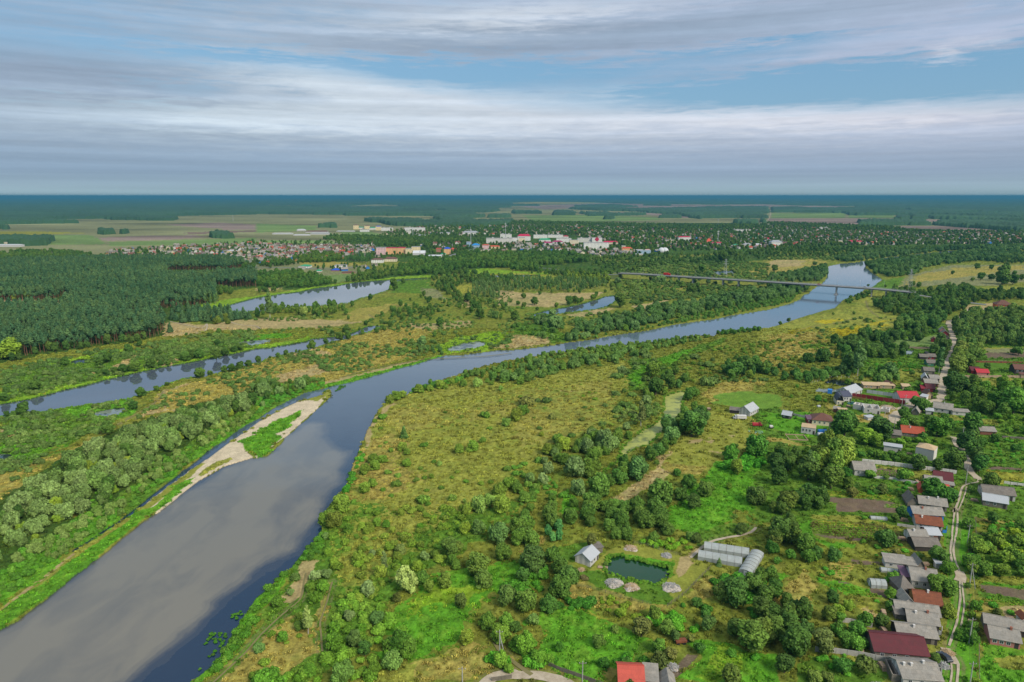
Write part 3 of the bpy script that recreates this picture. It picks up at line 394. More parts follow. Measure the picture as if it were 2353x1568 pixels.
# ------------------------------------------------------------------ the ground as one sheet
def build_ground():
    vs = np.concatenate([np.linspace(452.6, 470, 40), np.linspace(470.7, 530, 85), np.arange(531.4, 760, 1.6), np.arange(760, 1950, 1.9)])[::-1]
    us = np.arange(-620, 2980, 2.5)
    dy = -(vs-784)/F; s = -CAMH/(-sp+dy*cp); Y = (cp+dy*sp)*s; dep = Y*cp+CAMH*sp
    X = ((us-1176.5)/F)[None, :]*dep[:, None]; YY = np.repeat(Y[:, None], len(us), 1)
    nr, nc = X.shape; x = X.ravel(); y = YY.ravel(); n = x.size
    a1 = fbm(x/9, y/9, 1, 3)-.5; a2 = fbm(x/9, y/9, 5, 3)-.5
    b1 = fbm(x/60, y/60, 9, 2)-.5; b2 = fbm(x/60, y/60, 13, 2)-.5
    uu, vv = proj(x, y)
    col = np.empty((n, 3)); col[:] = olive; amp = np.full(n, .2); cache = {}
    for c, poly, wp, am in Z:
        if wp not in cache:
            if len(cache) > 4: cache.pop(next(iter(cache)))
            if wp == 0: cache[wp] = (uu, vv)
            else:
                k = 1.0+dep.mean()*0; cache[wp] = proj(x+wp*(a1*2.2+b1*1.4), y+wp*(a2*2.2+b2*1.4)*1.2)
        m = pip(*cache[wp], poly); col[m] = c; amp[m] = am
    # broad natural mottling of the sward: dry, green and brown patches
    m1 = fbm(x/35, y/45, 21, 4); m2 = fbm(x/6, y/7, 31, 3); m3 = fbm(x/1.5, y/1.9, 41, 2); m4 = fbm(x/3.2, y/4.2, 45, 2)
    lushf = np.clip((col[:, 1]/np.maximum(col[:, 0], .01)-1.25)*1.4, 0, 1)[:, None]
    vegf = np.clip(amp/.25, 0, 1)[:, None]
    nearf = (y < 2500).astype(float)[:, None]
    dryc = np.array((.30,.275,.07)); grc = np.array((.085,.180,.016)); brn = np.array((.15,.125,.04))
    w = (1-.75*lushf)*(np.clip((m1-.54)*5, 0, 1)*.3)[:, None]*vegf*nearf; col = col*(1-w)+w*(col*.45+dryc*.55)
    w = (np.clip((.45-m1)*5, 0, 1)*.38)[:, None]*vegf*nearf; col = col*(1-w)+grc*w
    w = (np.clip((m2-.58)*6, 0, 1)*.2)[:, None]*vegf*nearf; col = col*(1-w)+grc*w
    w = (1-.8*lushf)*(np.clip((.42-m2)*6, 0, 1)*.2)[:, None]*vegf*nearf; col = col*(1-w)+brn*w
    far = (y > 1500); st = fbm(x/500, y/140, 51, 3); st2 = fbm(x/90, y/60, 61, 2)
    col[far] *= (.35+1.2*st[far]+.35*(st2[far]-.5))[:, None]
    w = (1-.5*lushf)*(np.clip((m4-.56)*7, 0, 1)*.25)[:, None]*vegf*nearf; col = col*(1-w)+np.array((.30,.28,.045))*w; w = (np.clip((.43-m4)*7, 0, 1)*.28)[:, None]*vegf*nearf; col = col*(1-w)+np.array((.06,.13,.014))*w; col *= (1+((m3-.5)*.9+(rng.random(n)-.5)*.35)*np.clip(amp/.2, .2, 1))[:, None]
    # relief of the sward
    near = np.clip(1.4-y/900, 0, 1)
    z = amp*near*(1.5*m3+.5*rng.random(n))-amp*near*.5
    z = np.clip(z, -.25, 1)
    roadm = np.zeros(n, bool)
    for k, (w_, pl) in ROADS.items():
        L = W(pl); d = segdist(x, y, L, w_+3); m = d < w_/2+.5; z[m] = 0; roadm |= m
        m = (d < w_/2+1.3) & ~m; z[m] *= .4; col[m] = col[m]*.6+np.array((.2,.16,.08))*.4
    for poly in WATER:
        cu, cv = proj(x+.9*a1, y+.9*a2); m = pip(cu, cv, poly); z[m] = -1.6; col[m] = (.05,.05,.03)
    me = bpy.data.meshes.new('ground')
    idx = np.arange(nr*nc).reshape(nr, nc); q = np.stack([idx[:-1, :-1], idx[:-1, 1:], idx[1:, 1:], idx[1:, :-1]], -1).reshape(-1, 4)
    # apron: ground to the sides, behind and beyond
    e = 90000.0; yn, yf = Y[0], Y[-1]
    ex = [(X[0, 0], yn), (X[0, -1], yn), (X[-1, -1], yf), (X[-1, 0], yf), (-e, yn), (-e, yf), (e, yn), (e, yf), (-e, -e), (e, -e), (-e, e), (e, e)]
    co = np.concatenate([np.stack([x, y, z], 1), np.array([(a, b, 0) for a, b in ex])]); o = n
    q = np.concatenate([q, np.array([(o+4, o, o+3, o+5), (o+1, o+6, o+7, o+2), (o+8, o+9, o+6, o+4), (o+5, o+7, o+11, o+10)])])
    nq = len(q); me.vertices.add(len(co)); me.vertices.foreach_set('co', co.ravel().astype('f'))
    me.loops.add(nq*4); me.loops.foreach_set('vertex_index', q.ravel().astype('i')); me.polygons.add(nq)
    me.polygons.foreach_set('loop_start', np.arange(0, nq*4, 4, dtype='i'))
    me.update(calc_edges=True)
    at = me.color_attributes.new('land', 'FLOAT_COLOR', 'POINT')
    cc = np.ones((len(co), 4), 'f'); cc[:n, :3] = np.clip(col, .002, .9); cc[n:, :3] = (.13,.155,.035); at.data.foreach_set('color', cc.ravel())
    o_ = bpy.data.objects.new('ground', me); COL.objects.link(o_); struct(o_)
    m, N, b = nt('land'); A = N.nodes.new('ShaderNodeAttribute'); A.attribute_name = 'land'; tc = N.nodes.new('ShaderNodeTexCoord').outputs['Object']
    f1 = noise(N, tc, 1.3, 4, .75); f2 = noise(N, tc, .22, 3, .6); c_ = vmul(N, A.outputs['Color'], mrange(N, f1, .3, .7, .72, 1.26)); c_ = vmul(N, c_, mrange(N, f2, .35, .65, .88, 1.12))
    N.links.new(c_, b.inputs['Base Color']); b.inputs['Roughness'].default_value = .95; b.inputs['Specular IOR Level'].default_value = .05
    bp = N.nodes.new('ShaderNodeBump'); bp.inputs['Distance'].default_value = .35; bp.inputs['Strength'].default_value = .6; N.links.new(f1, bp.inputs['Height']); N.links.new(bp.outputs[0], b.inputs['Normal'])
    me.materials.append(m)
build_ground()
# ------------------------------------------------------------------ water sheets
def watermat(name, deep, shallow=None, rough=.04, bump=.02, bscale=.5, weeds=None, ior=1.6, spec=.5):
    m, N, b = nt(name); tc = N.nodes.new('ShaderNodeTexCoord').outputs['Object']
    col = rgb(N, deep)
    if shallow:
        A = N.nodes.new('ShaderNodeAttribute'); A.attribute_name = 'shoal'
        mp = N.nodes.new('ShaderNodeMapping'); mp.inputs['Rotation'].default_value = (0, 0, R(-35)); mp.inputs['Scale'].default_value = (.15, .075, 1); N.links.new(tc, mp.inputs['Vector'])
        f = noise(N, mp.outputs[0], .55, 4, .55, 1.4)
        f = mrange(N, f, .36, .66, -.28, .22)
        vo = N.nodes.new('ShaderNodeTexVoronoi'); vo.feature = 'SMOOTH_F1'; vo.inputs['Scale'].default_value = .5; mv = N.nodes.new('ShaderNodeVectorMath'); N.links.new(mp.outputs[0], mv.inputs[0]); cx = N.nodes.new('ShaderNodeTexNoise'); cx.inputs['Scale'].default_value = .8; N.links.new(mp.outputs[0], cx.inputs['Vector']); N.links.new(cx.outputs['Color'], mv.inputs[1]); N.links.new(mv.outputs[0], vo.inputs['Vector'])
        g_ = mrange(N, vo.outputs['Distance'], .1, .75, .22, -.28)
        k = math_(N, 'ADD', A.outputs['Fac'], math_(N, 'MULTIPLY', math_(N, 'ADD', math_(N, 'MULTIPLY', f, .4), g_), A.outputs['Fac']))
        sky_sheen = N.nodes.new('ShaderNodeAttribute'); sky_sheen.attribute_name = 'open'
        col = mixc(N, sky_sheen.outputs['Fac'], mixc(N, k, deep, shallow), (.135,.180,.225))  # 'open' mixes a painted bluish sky reflection into the water colour
    if weeds:
        f = noise(N, tc, .12, 5, .65, .5); col = mixc(N, mrange(N, f, .42, .52, 0, 1), col, weeds)
    N.links.new(col, b.inputs['Base Color']); b.inputs['Roughness'].default_value = rough; b.inputs['IOR'].default_value = ior; b.inputs['Specular IOR Level'].default_value = spec
    if bump:
        f = noise(N, tc, bscale, 5, .6); g = noise(N, tc, .05, 3, .6)
        bp = N.nodes.new('ShaderNodeBump'); bp.inputs['Distance'].default_value = 1; bp.inputs['Strength'].default_value = bump; N.links.new(math_(N, 'ADD', f, math_(N, 'MULTIPLY', g, .6)), bp.inputs['Height']); N.links.new(bp.outputs[0], b.inputs['Normal'])
    return m
def sheet(name, poly, m, label, pad=1.0, z=ZW, cat=None):
    """water sheet a little larger than its outline; the dipped ground trims its shore"""
    P = [Vector(q) for q in W(poly)]; n = len(P); ar = sum(P[i].x*P[(i+1) % n].y-P[(i+1) % n].x*P[i].y for i in range(n)); sg = 1 if ar > 0 else -1; out = []
    for i in range(n):
        a = P[i]-P[i-1]; b = P[(i+1) % n]-P[i]; d = (a.normalized()+b.normalized()); d = d.normalized() if d.length > .1 else b.normalized()
        out.append(P[i]+Vector((d.y, -d.x))*sg*pad)
    from mathutils.geometry import tessellate_polygon
    vs = [Vector((p.x, p.y, z)) for p in out]; tr = tessellate_polygon([vs]); mb = MB(); mb.add(vs, [tuple(q) for q in tr])
    o = mb.build(name, m); me = o.data
    for p in me.polygons:
        if p.normal.z < 0: p.flip()
    struct(o, label=label); return o
# river: fine fan mesh with the depth of water over sand as an attribute
SHOAL = ([(-400,1700),(300,1568)]+tp('i',(1200,1563),(1330,1450),(1600,1200),(1850,960),(2100,740),(2353,560))+tp('j',(0,545),(110,460),(180,400),(330,350),(420,220),(520,100),(560,0))
 +tp('f',(570,1500),(640,1400),(750,1270),(800,1100),(830,1020),(700,950),(600,850),(640,740),(540,720),(450,740),(260,880),(180,980),(0,1065))+tp('e',(2310,1065),(2050,1145),(1650,1405))+tp('i',(1270,115),(850,455),(410,805),(0,1080))+[(-400,1640)])
def build_river():
    vs = np.concatenate([np.arange(575, 830, 1.6), np.arange(830, 1900, 3.)])[::-1]; us = np.arange(-420, 2310, 4.)
    dy = -(vs-784)/F; s = (ZW-CAMH)/(-sp+dy*cp); Y = (cp+dy*sp)*s; dep = Y*cp+CAMH*sp
    X = ((us-1176.5)/F)[None, :]*dep[:, None]; YY = np.repeat(Y[:, None], len(us), 1); x = X.ravel(); y = YY.ravel()
    u, v = proj(x, y); ins = pip(u, v, RIVER).reshape(X.shape)
    g = ins.copy()
    for _ in range(2):
        h = g.copy(); h[1:] |= g[:-1]; h[:-1] |= g[1:]; h[:, 1:] |= g[:, :-1]; h[:, :-1] |= g[:, 1:]; g = h
    nr, nc = X.shape; idx = np.arange(nr*nc).reshape(nr, nc); k = g[:-1, :-1] & g[:-1, 1:] & g[1:, 1:] & g[1:, :-1]
    q = np.stack([idx[:-1, :-1], idx[:-1, 1:], idx[1:, 1:], idx[1:, :-1]], -1)[k]
    used = np.unique(q); mp = np.full(nr*nc, -1); mp[used] = np.arange(len(used)); q = mp[q]; x, y = x[used], y[used]
    w1 = fbm(x/12, y/12, 71, 3)-.5; w2 = fbm(x/12, y/12, 77, 3)-.5; sh = np.zeros(len(x))
    for k_ in range(10):
        an = k_*2.4; rr_ = .5+.42*k_; su, sv = proj(x+w1*7+math.cos(an)*rr_, y+w2*7+math.sin(an)*rr_); sh += pip(su, sv, SHOAL)/10
    bu_, bv_ = proj(x+w1*30, y+w2*30); op = np.clip((1150-bv_)/330, 0, 1)*.8  # strength of the painted sky reflection, growing towards the far bend
    me = bpy.data.meshes.new('river'); me.vertices.add(len(x)); me.vertices.foreach_set('co', np.stack([x, y, np.full(len(x), ZW)], 1).ravel().astype('f'))
    me.loops.add(len(q)*4); me.loops.foreach_set('vertex_index', q.ravel().astype('i')); me.polygons.add(len(q)); me.polygons.foreach_set('loop_start', np.arange(0, len(q)*4, 4, dtype='i')); me.update(calc_edges=True)
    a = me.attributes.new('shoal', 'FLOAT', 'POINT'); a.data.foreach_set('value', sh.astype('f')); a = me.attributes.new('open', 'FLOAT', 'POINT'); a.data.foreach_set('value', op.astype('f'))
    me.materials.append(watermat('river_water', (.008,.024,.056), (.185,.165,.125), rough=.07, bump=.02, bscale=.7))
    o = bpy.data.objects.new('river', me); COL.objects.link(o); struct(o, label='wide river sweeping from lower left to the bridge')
build_river()
lw = watermat('lake_water', (.085,.10,.13), rough=.03, bump=.003, spec=1.0, ior=1.8)  # base colour lightened: part of the sky's reflection is painted in
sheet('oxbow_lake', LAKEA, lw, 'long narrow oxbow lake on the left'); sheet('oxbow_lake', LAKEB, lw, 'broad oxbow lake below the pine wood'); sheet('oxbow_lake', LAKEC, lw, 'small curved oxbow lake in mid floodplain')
dw = watermat('dark_pool', (.008,.014,.016), rough=.1, bump=.02, spec=.15)
aw = watermat('algae_water', (.03,.05,.05), rough=.1, bump=.004, weeds=(.20,.23,.19))
for p_, l_ in ((POND1, 'pond ringed by bright marsh beside the river'), (POND2, 'round weedy pond below the long oxbow lake'), (POND3, 'weedy pond at the left edge'), (POND4, 'little pond north of the long oxbow lake')): sheet('pond', p_, aw, l_)
sheet('pond', POND5, dw, 'dark pool in yellow marsh near the pine wood', z=-.3)
sheet('creek', CREEK, watermat('duckweed', (.16,.19,.06), rough=.45, bump=.004, weeds=(.36,.38,.09), spec=.2), 'duckweed covered creek between willow rows', z=-.3)
sheet('pond', FISH, watermat('pond_water', (.012,.055,.014), rough=.02, bump=.002), 'dark green fish pond in the fenced yard')
sheet('pond', PK, dw, 'narrow dark pond in the village'); sheet('pond', PL, aw, 'grey pond beside the blue hut'); sheet('pond', PM, dw, 'dark backwater behind the bridge'); sheet('pond', PN, dw, 'thin backwater beside yellow marsh'); sheet('pond', PO, aw, 'tiny pond among village gardens')
# ------------------------------------------------------------------ dirt roads
dirt = mat('dirt', (.50,.42,.31), .95, (.30,.24,.16), .5, .8, spec=.05)
wornm = mat('worn_track', (.22,.19,.085), .95, (.13,.13,.04), .8, .4, spec=.05)
asph = mat('asphalt', (.20,.20,.20), .9, (.14,.14,.14), .3, .6)
def ribbon(name, pl, w, m, label, z=TRACKZ, rag=.25):
    L = [Vector(q) for q in W(pl)]; pts = []
    for a, b, c, d in zip([L[0]]+L[:-2], L[:-1], L[1:], L[2:]+[L[-1]]):
        k = max(2, min(60, int((c-b).length/1.5)))
        for i in range(k):
            s = i/k; pts.append(.5*((2*b)+(c-a)*s+(2*a-5*b+4*c-d)*s*s+(3*b-a-3*c+d)*s**3))
    pts.append(L[-1]); vs = []
    for i, p in enumerate(pts):
        d = (pts[min(i+1, len(pts)-1)]-pts[max(i-1, 0)]).normalized(); nn = Vector((-d.y, d.x))
        for sg in (-1, 1):
            ww = w/2*(1+rag*(2*float(fbm(np.array([i*.35]), np.array([sg*9.+len(pts)]), 3, 2)[0])-1)*1.6)
            q = p+nn*sg*ww; vs.append((q.x, q.y, z))
    mb = MB(); mb.add(vs, [(2*i, 2*i+1, 2*i+3, 2*i+2)[::-1] for i in range(len(pts)-1)]); o = mb.build(name, m)
    for p in o.data.polygons:
        if p.normal.z < 0: p.flip()
    return struct(o, label=label)
RL = {'j': 'pale dirt road curving past the village houses', 'k': 'dirt road running away between tall trees', 'l': 'sandy road up to the red house', 'm': 'pale dirt road at the bottom edge', 'i': 'dirt lane bending through the village'}
for i_, (k_, (w_, pl_)) in enumerate(ROADS.items()): ribbon('dirt_road' if w_ >= 2.4 else 'dirt_track', pl_, w_*(.75 if w_ < 2 and k_ not in ('a','b','d','g','h') else 1), wornm if k_ in ('o','p','n','x','w','q','r','y') else dirt, RL.get(k_, 'worn dirt track in the grass'), TRACKZ+.012*(i_ % 4))
# ------------------------------------------------------------------ far woods as bumpy canopies with real height
FAR = [tp('a',(-3500,56),(-3500,318),(0,318),(350,312),(700,308),(690,300),(560,292),(430,280),(480,268),(1000,265),(1020,277),(1590,285),(1600,268),(1500,242),(2353,226),(2353,56)),
 tp('b',(0,60),(0,222),(800,228),(820,236),(1600,240),(1700,245),(1660,205),(1560,178),(1720,188),(1900,180),(2353,160),(2353,64)),
 tp('b',(1640,255),(1700,245),(1660,205),(2000,215),(2110,252),(1950,262),(2000,300),(1750,300),(1640,285)), tp('b',(1720,188),(1850,178),(2200,180),(2250,195),(2100,208),(1750,205)), tp('b',(2130,240),(2353,237),(2353,255),(2130,256)),
 tp('b',(1000,290),(1080,270),(1250,285),(1400,280),(1650,300),(1800,300),(2353,290),(2353,330),(1600,340),(1260,330),(1100,300)), tp('b',(570,348),(680,325),(745,330),(745,350)),
 tp('c',(-200,64),(2353,64),(2353,132),(1900,135),(1100,128),(800,118),(560,112),(240,110),(0,118),(-200,160)), tp('c',(0,135),(240,138),(240,146),(0,148)), tp('c',(10,218),(20,198),(250,200),(255,218)), tp('c',(380,232),(390,198),(530,200),(580,212),(575,232)), tp('c',(680,240),(690,215),(880,212),(930,228),(1240,225),(1230,232),(900,240)),
 tp('c',(520,175),(600,155),(830,165),(1200,180),(1700,165),(1900,160),(2353,160),(2353,215),(2100,258),(1750,260),(1640,250),(1480,222),(1300,215),(1150,200),(800,190)), tp('c',(560,148),(900,135),(1160,155),(900,162)), tp('c',(1360,258),(1370,240),(1545,243),(1545,258)), tp('c',(1610,256),(1640,240),(1740,250),(1740,268)), tp('c',(2035,305),(2050,285),(2230,295),(2230,316)), tp('c',(845,272),(850,258),(920,262),(920,272)), tp('c',(630,222),(640,208),(665,210),(665,222)), tp('c',(1210,145),(1210,138),(1460,140),(1460,146)), tp('c',(2265,300),(2300,270),(2330,285),(2320,300)), tp('c',(2120,260),(2130,240),(2353,245),(2353,262)),
 tp('d',(0,64),(3600,62),(3600,262),(2353,290),(2260,262),(2000,252),(1600,236),(1200,232),(750,234),(700,212),(30,208),(40,165),(700,160),(900,152),(250,142),(0,132)), tp('d',(1170,278),(1180,248),(1310,250),(1290,268),(1230,280)), tp('d',(1310,270),(1330,240),(1500,250),(1440,272)), tp('d',(1500,245),(2100,262),(2353,278),(3600,280),(3600,300),(2170,290),(1500,268)), tp('d',(820,325),(880,295),(1400,288),(1500,325),(1100,330)), tp('d',(1540,325),(1560,298),(2000,300),(2353,320),(3600,330),(3600,400),(2280,385),(1800,345)),
 tp('a',(890,408),(930,385),(1030,388),(1060,405),(980,412)), tp('a',(1085,405),(1120,393),(1175,395),(1175,405)), tp('a',(1960,440),(2000,410),(2150,412),(2150,445),(2070,445)), tp('a',(0,365),(0,345),(60,355),(60,365)), tp('a',(-900,500),(0,465),(400,455),(500,480),(500,505),(-900,530))]
GAPS = [tp('b',(100,150),(120,138),(450,146),(600,158),(500,160)), tp('b',(380,112),(700,106),(710,112),(420,116)), tp('b',(960,140),(1100,132),(1300,140),(1330,155),(1650,148),(1660,160),(1200,162),(700,160)), tp('b',(2050,150),(2353,146),(2353,158),(2060,160)), tp('b',(810,118),(950,112),(960,118)),
 tp('c',(500,98),(700,92),(780,98)), tp('c',(900,108),(1500,102),(1560,110)), tp('d',(1030,136),(1390,132),(1400,142),(1060,145)), tp('d',(1480,152),(1780,152),(1780,158),(1480,160)), tp('d',(240,160),(800,148),(800,168),(400,172)), tp('d',(950,190),(1280,180),(1290,196),(1000,200)), tp('d',(1310,205),(1510,200),(1510,210),(1310,212)), tp('d',(1700,215),(1930,208),(1930,220),(1700,222)), tp('d',(2010,222),(2120,216),(2120,226),(2010,230)), tp('b',(2000,215),(2353,205),(2353,235),(2050,238)), tp('d',(850,152),(1000,146),(1040,152),(900,158))]
def build_far():
    vs = np.concatenate([np.linspace(452.4, 470, 70), np.arange(470.2, 578, .55)])[::-1]; us = np.arange(-650, 3000, 2.4)
    dy = -(vs-784)/F; s = -CAMH/(-sp+dy*cp); Y = (cp+dy*sp)*s; dep = Y*cp+CAMH*sp
    X = ((us-1176.5)/F)[None, :]*dep[:, None]; YY = np.repeat(Y[:, None], len(us), 1); x = X.ravel(); y = YY.ravel()
    X += (rng.random(X.shape)-.5)*1.2*(dep/F)[:, None]
    w = fbm(x/120, y/160, 81, 3)-.5; w2 = fbm(x/120, y/160, 87, 3)-.5; u, v = proj(x+w*60, y+w2*90); g = np.zeros(u.shape, bool)
    for p in FAR: g |= pip(u, v, p)
    for p in GAPS: g &= ~pip(u, v, p)
    g = g.reshape(X.shape); n1 = vn(x/9, y/14, 91).reshape(X.shape); n2 = fbm(x/70, y/110, 95, 2).reshape(X.shape)
    z = np.where(g, 5+9*n1+6*n2+3*rng.random(X.shape), -1.5)
    nr, nc = X.shape; idx = np.arange(nr*nc).reshape(nr, nc); k = g[:-1, :-1] | g[:-1, 1:] | g[1:, 1:] | g[1:, :-1]
    q = np.stack([idx[:-1, :-1], idx[:-1, 1:], idx[1:, 1:], idx[1:, :-1]], -1)[k]; used = np.unique(q); mp = np.full(nr*nc, -1); mp[used] = np.arange(len(used)); q = mp[q]
    co = np.stack([X.ravel()[used], YY.ravel()[used], z.ravel()[used]], 1)
    me = bpy.data.meshes.new('far_forest'); me.vertices.add(len(co)); me.vertices.foreach_set('co', co.ravel().astype('f')); me.loops.add(len(q)*4); me.loops.foreach_set('vertex_index', q.ravel().astype('i'))
    me.polygons.add(len(q)); me.polygons.foreach_set('loop_start', np.arange(0, len(q)*4, 4, dtype='i')); me.update(calc_edges=True)
    at = me.attributes.new('tone', 'FLOAT', 'POINT'); at.data.foreach_set('value', (.25+.5*fbm(co[:, 0]/200, co[:, 1]/300, 99, 3)).astype('f'))
    me.materials.append(leafmat('far_canopy', (.022,.050,.018), (.022,.050,.018), 0))
    o = bpy.data.objects.new('far_forest', me); o['icol'] = (1.0, 1.0, 1.0); COL.objects.link(o); struct(o, 'stuff', 'dark forest on the plain reaching the horizon', 'forest')
build_far()
# ------------------------------------------------------------------ plants: prototypes
def leafcloud(lobes, n, size, seed, up=.35, core=.76, droop=0, mi=0):
    """numpy crown: leaf sprays spread over overlapping lobes, round an uneven inner mass"""
    r = np.random.default_rng(seed); L = np.array(lobes, float)  # x y z rx rz
    wts = L[:, 3]**2; wts /= wts.sum(); k = r.choice(len(L), n, p=wts); d = r.normal(size=(n, 3)); d[:, 2] += up; d /= np.linalg.norm(d, axis=1)[:, None]
    rad = .80+.36*r.random(n)**1.3; sc = np.stack([L[k, 3], L[k, 3], L[k, 4]], 1); p = L[k, :3]+d*sc*rad[:, None]
    keep = np.ones(n, bool)
    for i in range(len(L)):
        q = (p-L[i, :3])/np.array([L[i, 3], L[i, 3], L[i, 4]]); keep &= ~((np.linalg.norm(q, axis=1) < .78) & (k != i))
    p = p[keep]; d = d[keep]; m = len(p); nrm = d+r.normal(size=(m, 3))*.45; nrm[:, 2] += .25; nrm /= np.linalg.norm(nrm, axis=1)[:, None]
    a = np.cross(nrm, r.normal(size=(m, 3))); a /= np.linalg.norm(a, axis=1)[:, None]; b = np.cross(nrm, a); s = size*(.6+.8*r.random(m))[:, None]
    if droop: b[:, 2] -= droop
    v = np.stack([p-a*s*.5-b*s*.45, p+a*s*.5-b*s*.35, p+a*s*.35+b*s*.55, p-a*s*.4+b*s*.5], 1).reshape(-1, 3)
    f = np.arange(4*m).reshape(m, 4); lob = r.random(len(L)); tone = np.repeat(np.clip(.3*lob[k[keep]]+.55*r.random(m)+.12, 0, 1), 4)
    vs = [v]; fs = [f.tolist()]; tn = [tone]; off = 4*m
    import bmesh
    for i, l in enumerate(L):
        bm = bmesh.new(); bmesh.ops.create_icosphere(bm, subdivisions=2, radius=1); cv = np.array([q.co[:] for q in bm.verts]); cf = [[q.index+off for q in w.verts] for w in bm.faces]; bm.free()
        cv *= (core*(.9+.2*r.random(len(cv))))[:, None]; cv = cv*np.array([l[3], l[3], l[4]])+l[:3]
        vs.append(cv); fs.append(cf); tn.append(np.full(len(cv), .28+.3*lob[i])); off += len(cv)
    return np.concatenate(vs), [q for w in fs for q in w], np.concatenate(tn)
def crown_mesh(name, lobes, n, size, seed, m, **kw):
    v, f, tn = leafcloud(lobes, n, size, seed, **kw); v[:, 2] = np.maximum(v[:, 2], -.05); me = bpy.data.meshes.new(name); me.from_pydata(v.tolist(), [], f)
    a = me.attributes.new('tone', 'FLOAT', 'POINT'); a.data.foreach_set('value', tn.astype('f')); me.materials.append(m); me.update(); return me
def trunk_mesh(name, h, r0, limbs, m, seed=0, fork=1):
    rd = random.Random(seed); mb = MB(); pts = [(0, 0, -.3)]; x = y = 0
    for i in range(1, 5): x += rd.uniform(-.12, .12)*h/8; y += rd.uniform(-.12, .12)*h/8; pts.append((x, y, h*i/4))
    for i in range(4): mb.tube(pts[i], pts[i+1], r0*(1-.19*i), r0*(1-.19*(i+1)), 7)
    for (z, l, dx, dy, dz) in limbs:
        k = min(3, int(z/h*4)); p = Vector(pts[k]).lerp(Vector(pts[k+1]), z/h*4-k); q = p+Vector((dx, dy, dz))*l; mb.tube(p, q, r0*.45, r0*.15, 5)
    return mb.mesh(name, m)
bark = mat('bark', (.16,.12,.09), .95, (.08,.06,.045), 2, .8, spec=.1); pbark = mat('pine_bark', (.30,.15,.085), .95, (.16,.09,.06), 1.2, .7, spec=.1); bbark = mat('birch_bark', (.5,.48,.44), .9, (.2,.18,.16), 2, .7, spec=.1)
LM = {'W': leafmat('willow_leaves', (.125,.175,.052), (.072,.125,.024), .22), 'B': leafmat('bushy_leaves', (.062,.118,.016), (.085,.130,.020), .2), 'D': leafmat('broad_leaves', (.032,.075,.011), (.058,.098,.013), .2),
      'P': leafmat('pine_needles', (.030,.072,.028), (.052,.092,.028), .18), 'S': leafmat('shrub_leaves', (.075,.110,.024), (.050,.100,.014), .28), 'R': leafmat('birch_leaves', (.085,.135,.035), (.065,.115,.030), .2), 'O': leafmat('orchard_leaves', (.040,.100,.014), (.075,.125,.016), .25)}
def rlobes(rd, n, R_, H, z0, rmin, rmax, flat=.85):
    out = [(0, 0, z0+H*.5, R_*.68, H*.42)]
    for i in range(n):
        a = rd.random()*6.283; zz = rd.random(); rr = R_*math.sqrt(max(.05, 1-(1.6*zz-.7)**2))*rd.uniform(.45, .72); q = rd.uniform(rmin, rmax)*R_
        out.append((rr*math.cos(a), rr*math.sin(a), z0+H*(.15+.72*zz), q, q*flat*rd.uniform(.85, 1.15)))
    return out
KIND = {}   # code: (name, category, [(crown, trunk)], nominal width, nominal height)
def reg(code, name, cat, vars_, w, h): KIND[code] = dict(name=name, cat=cat, vars=vars_, w=w, h=h, pts=[])
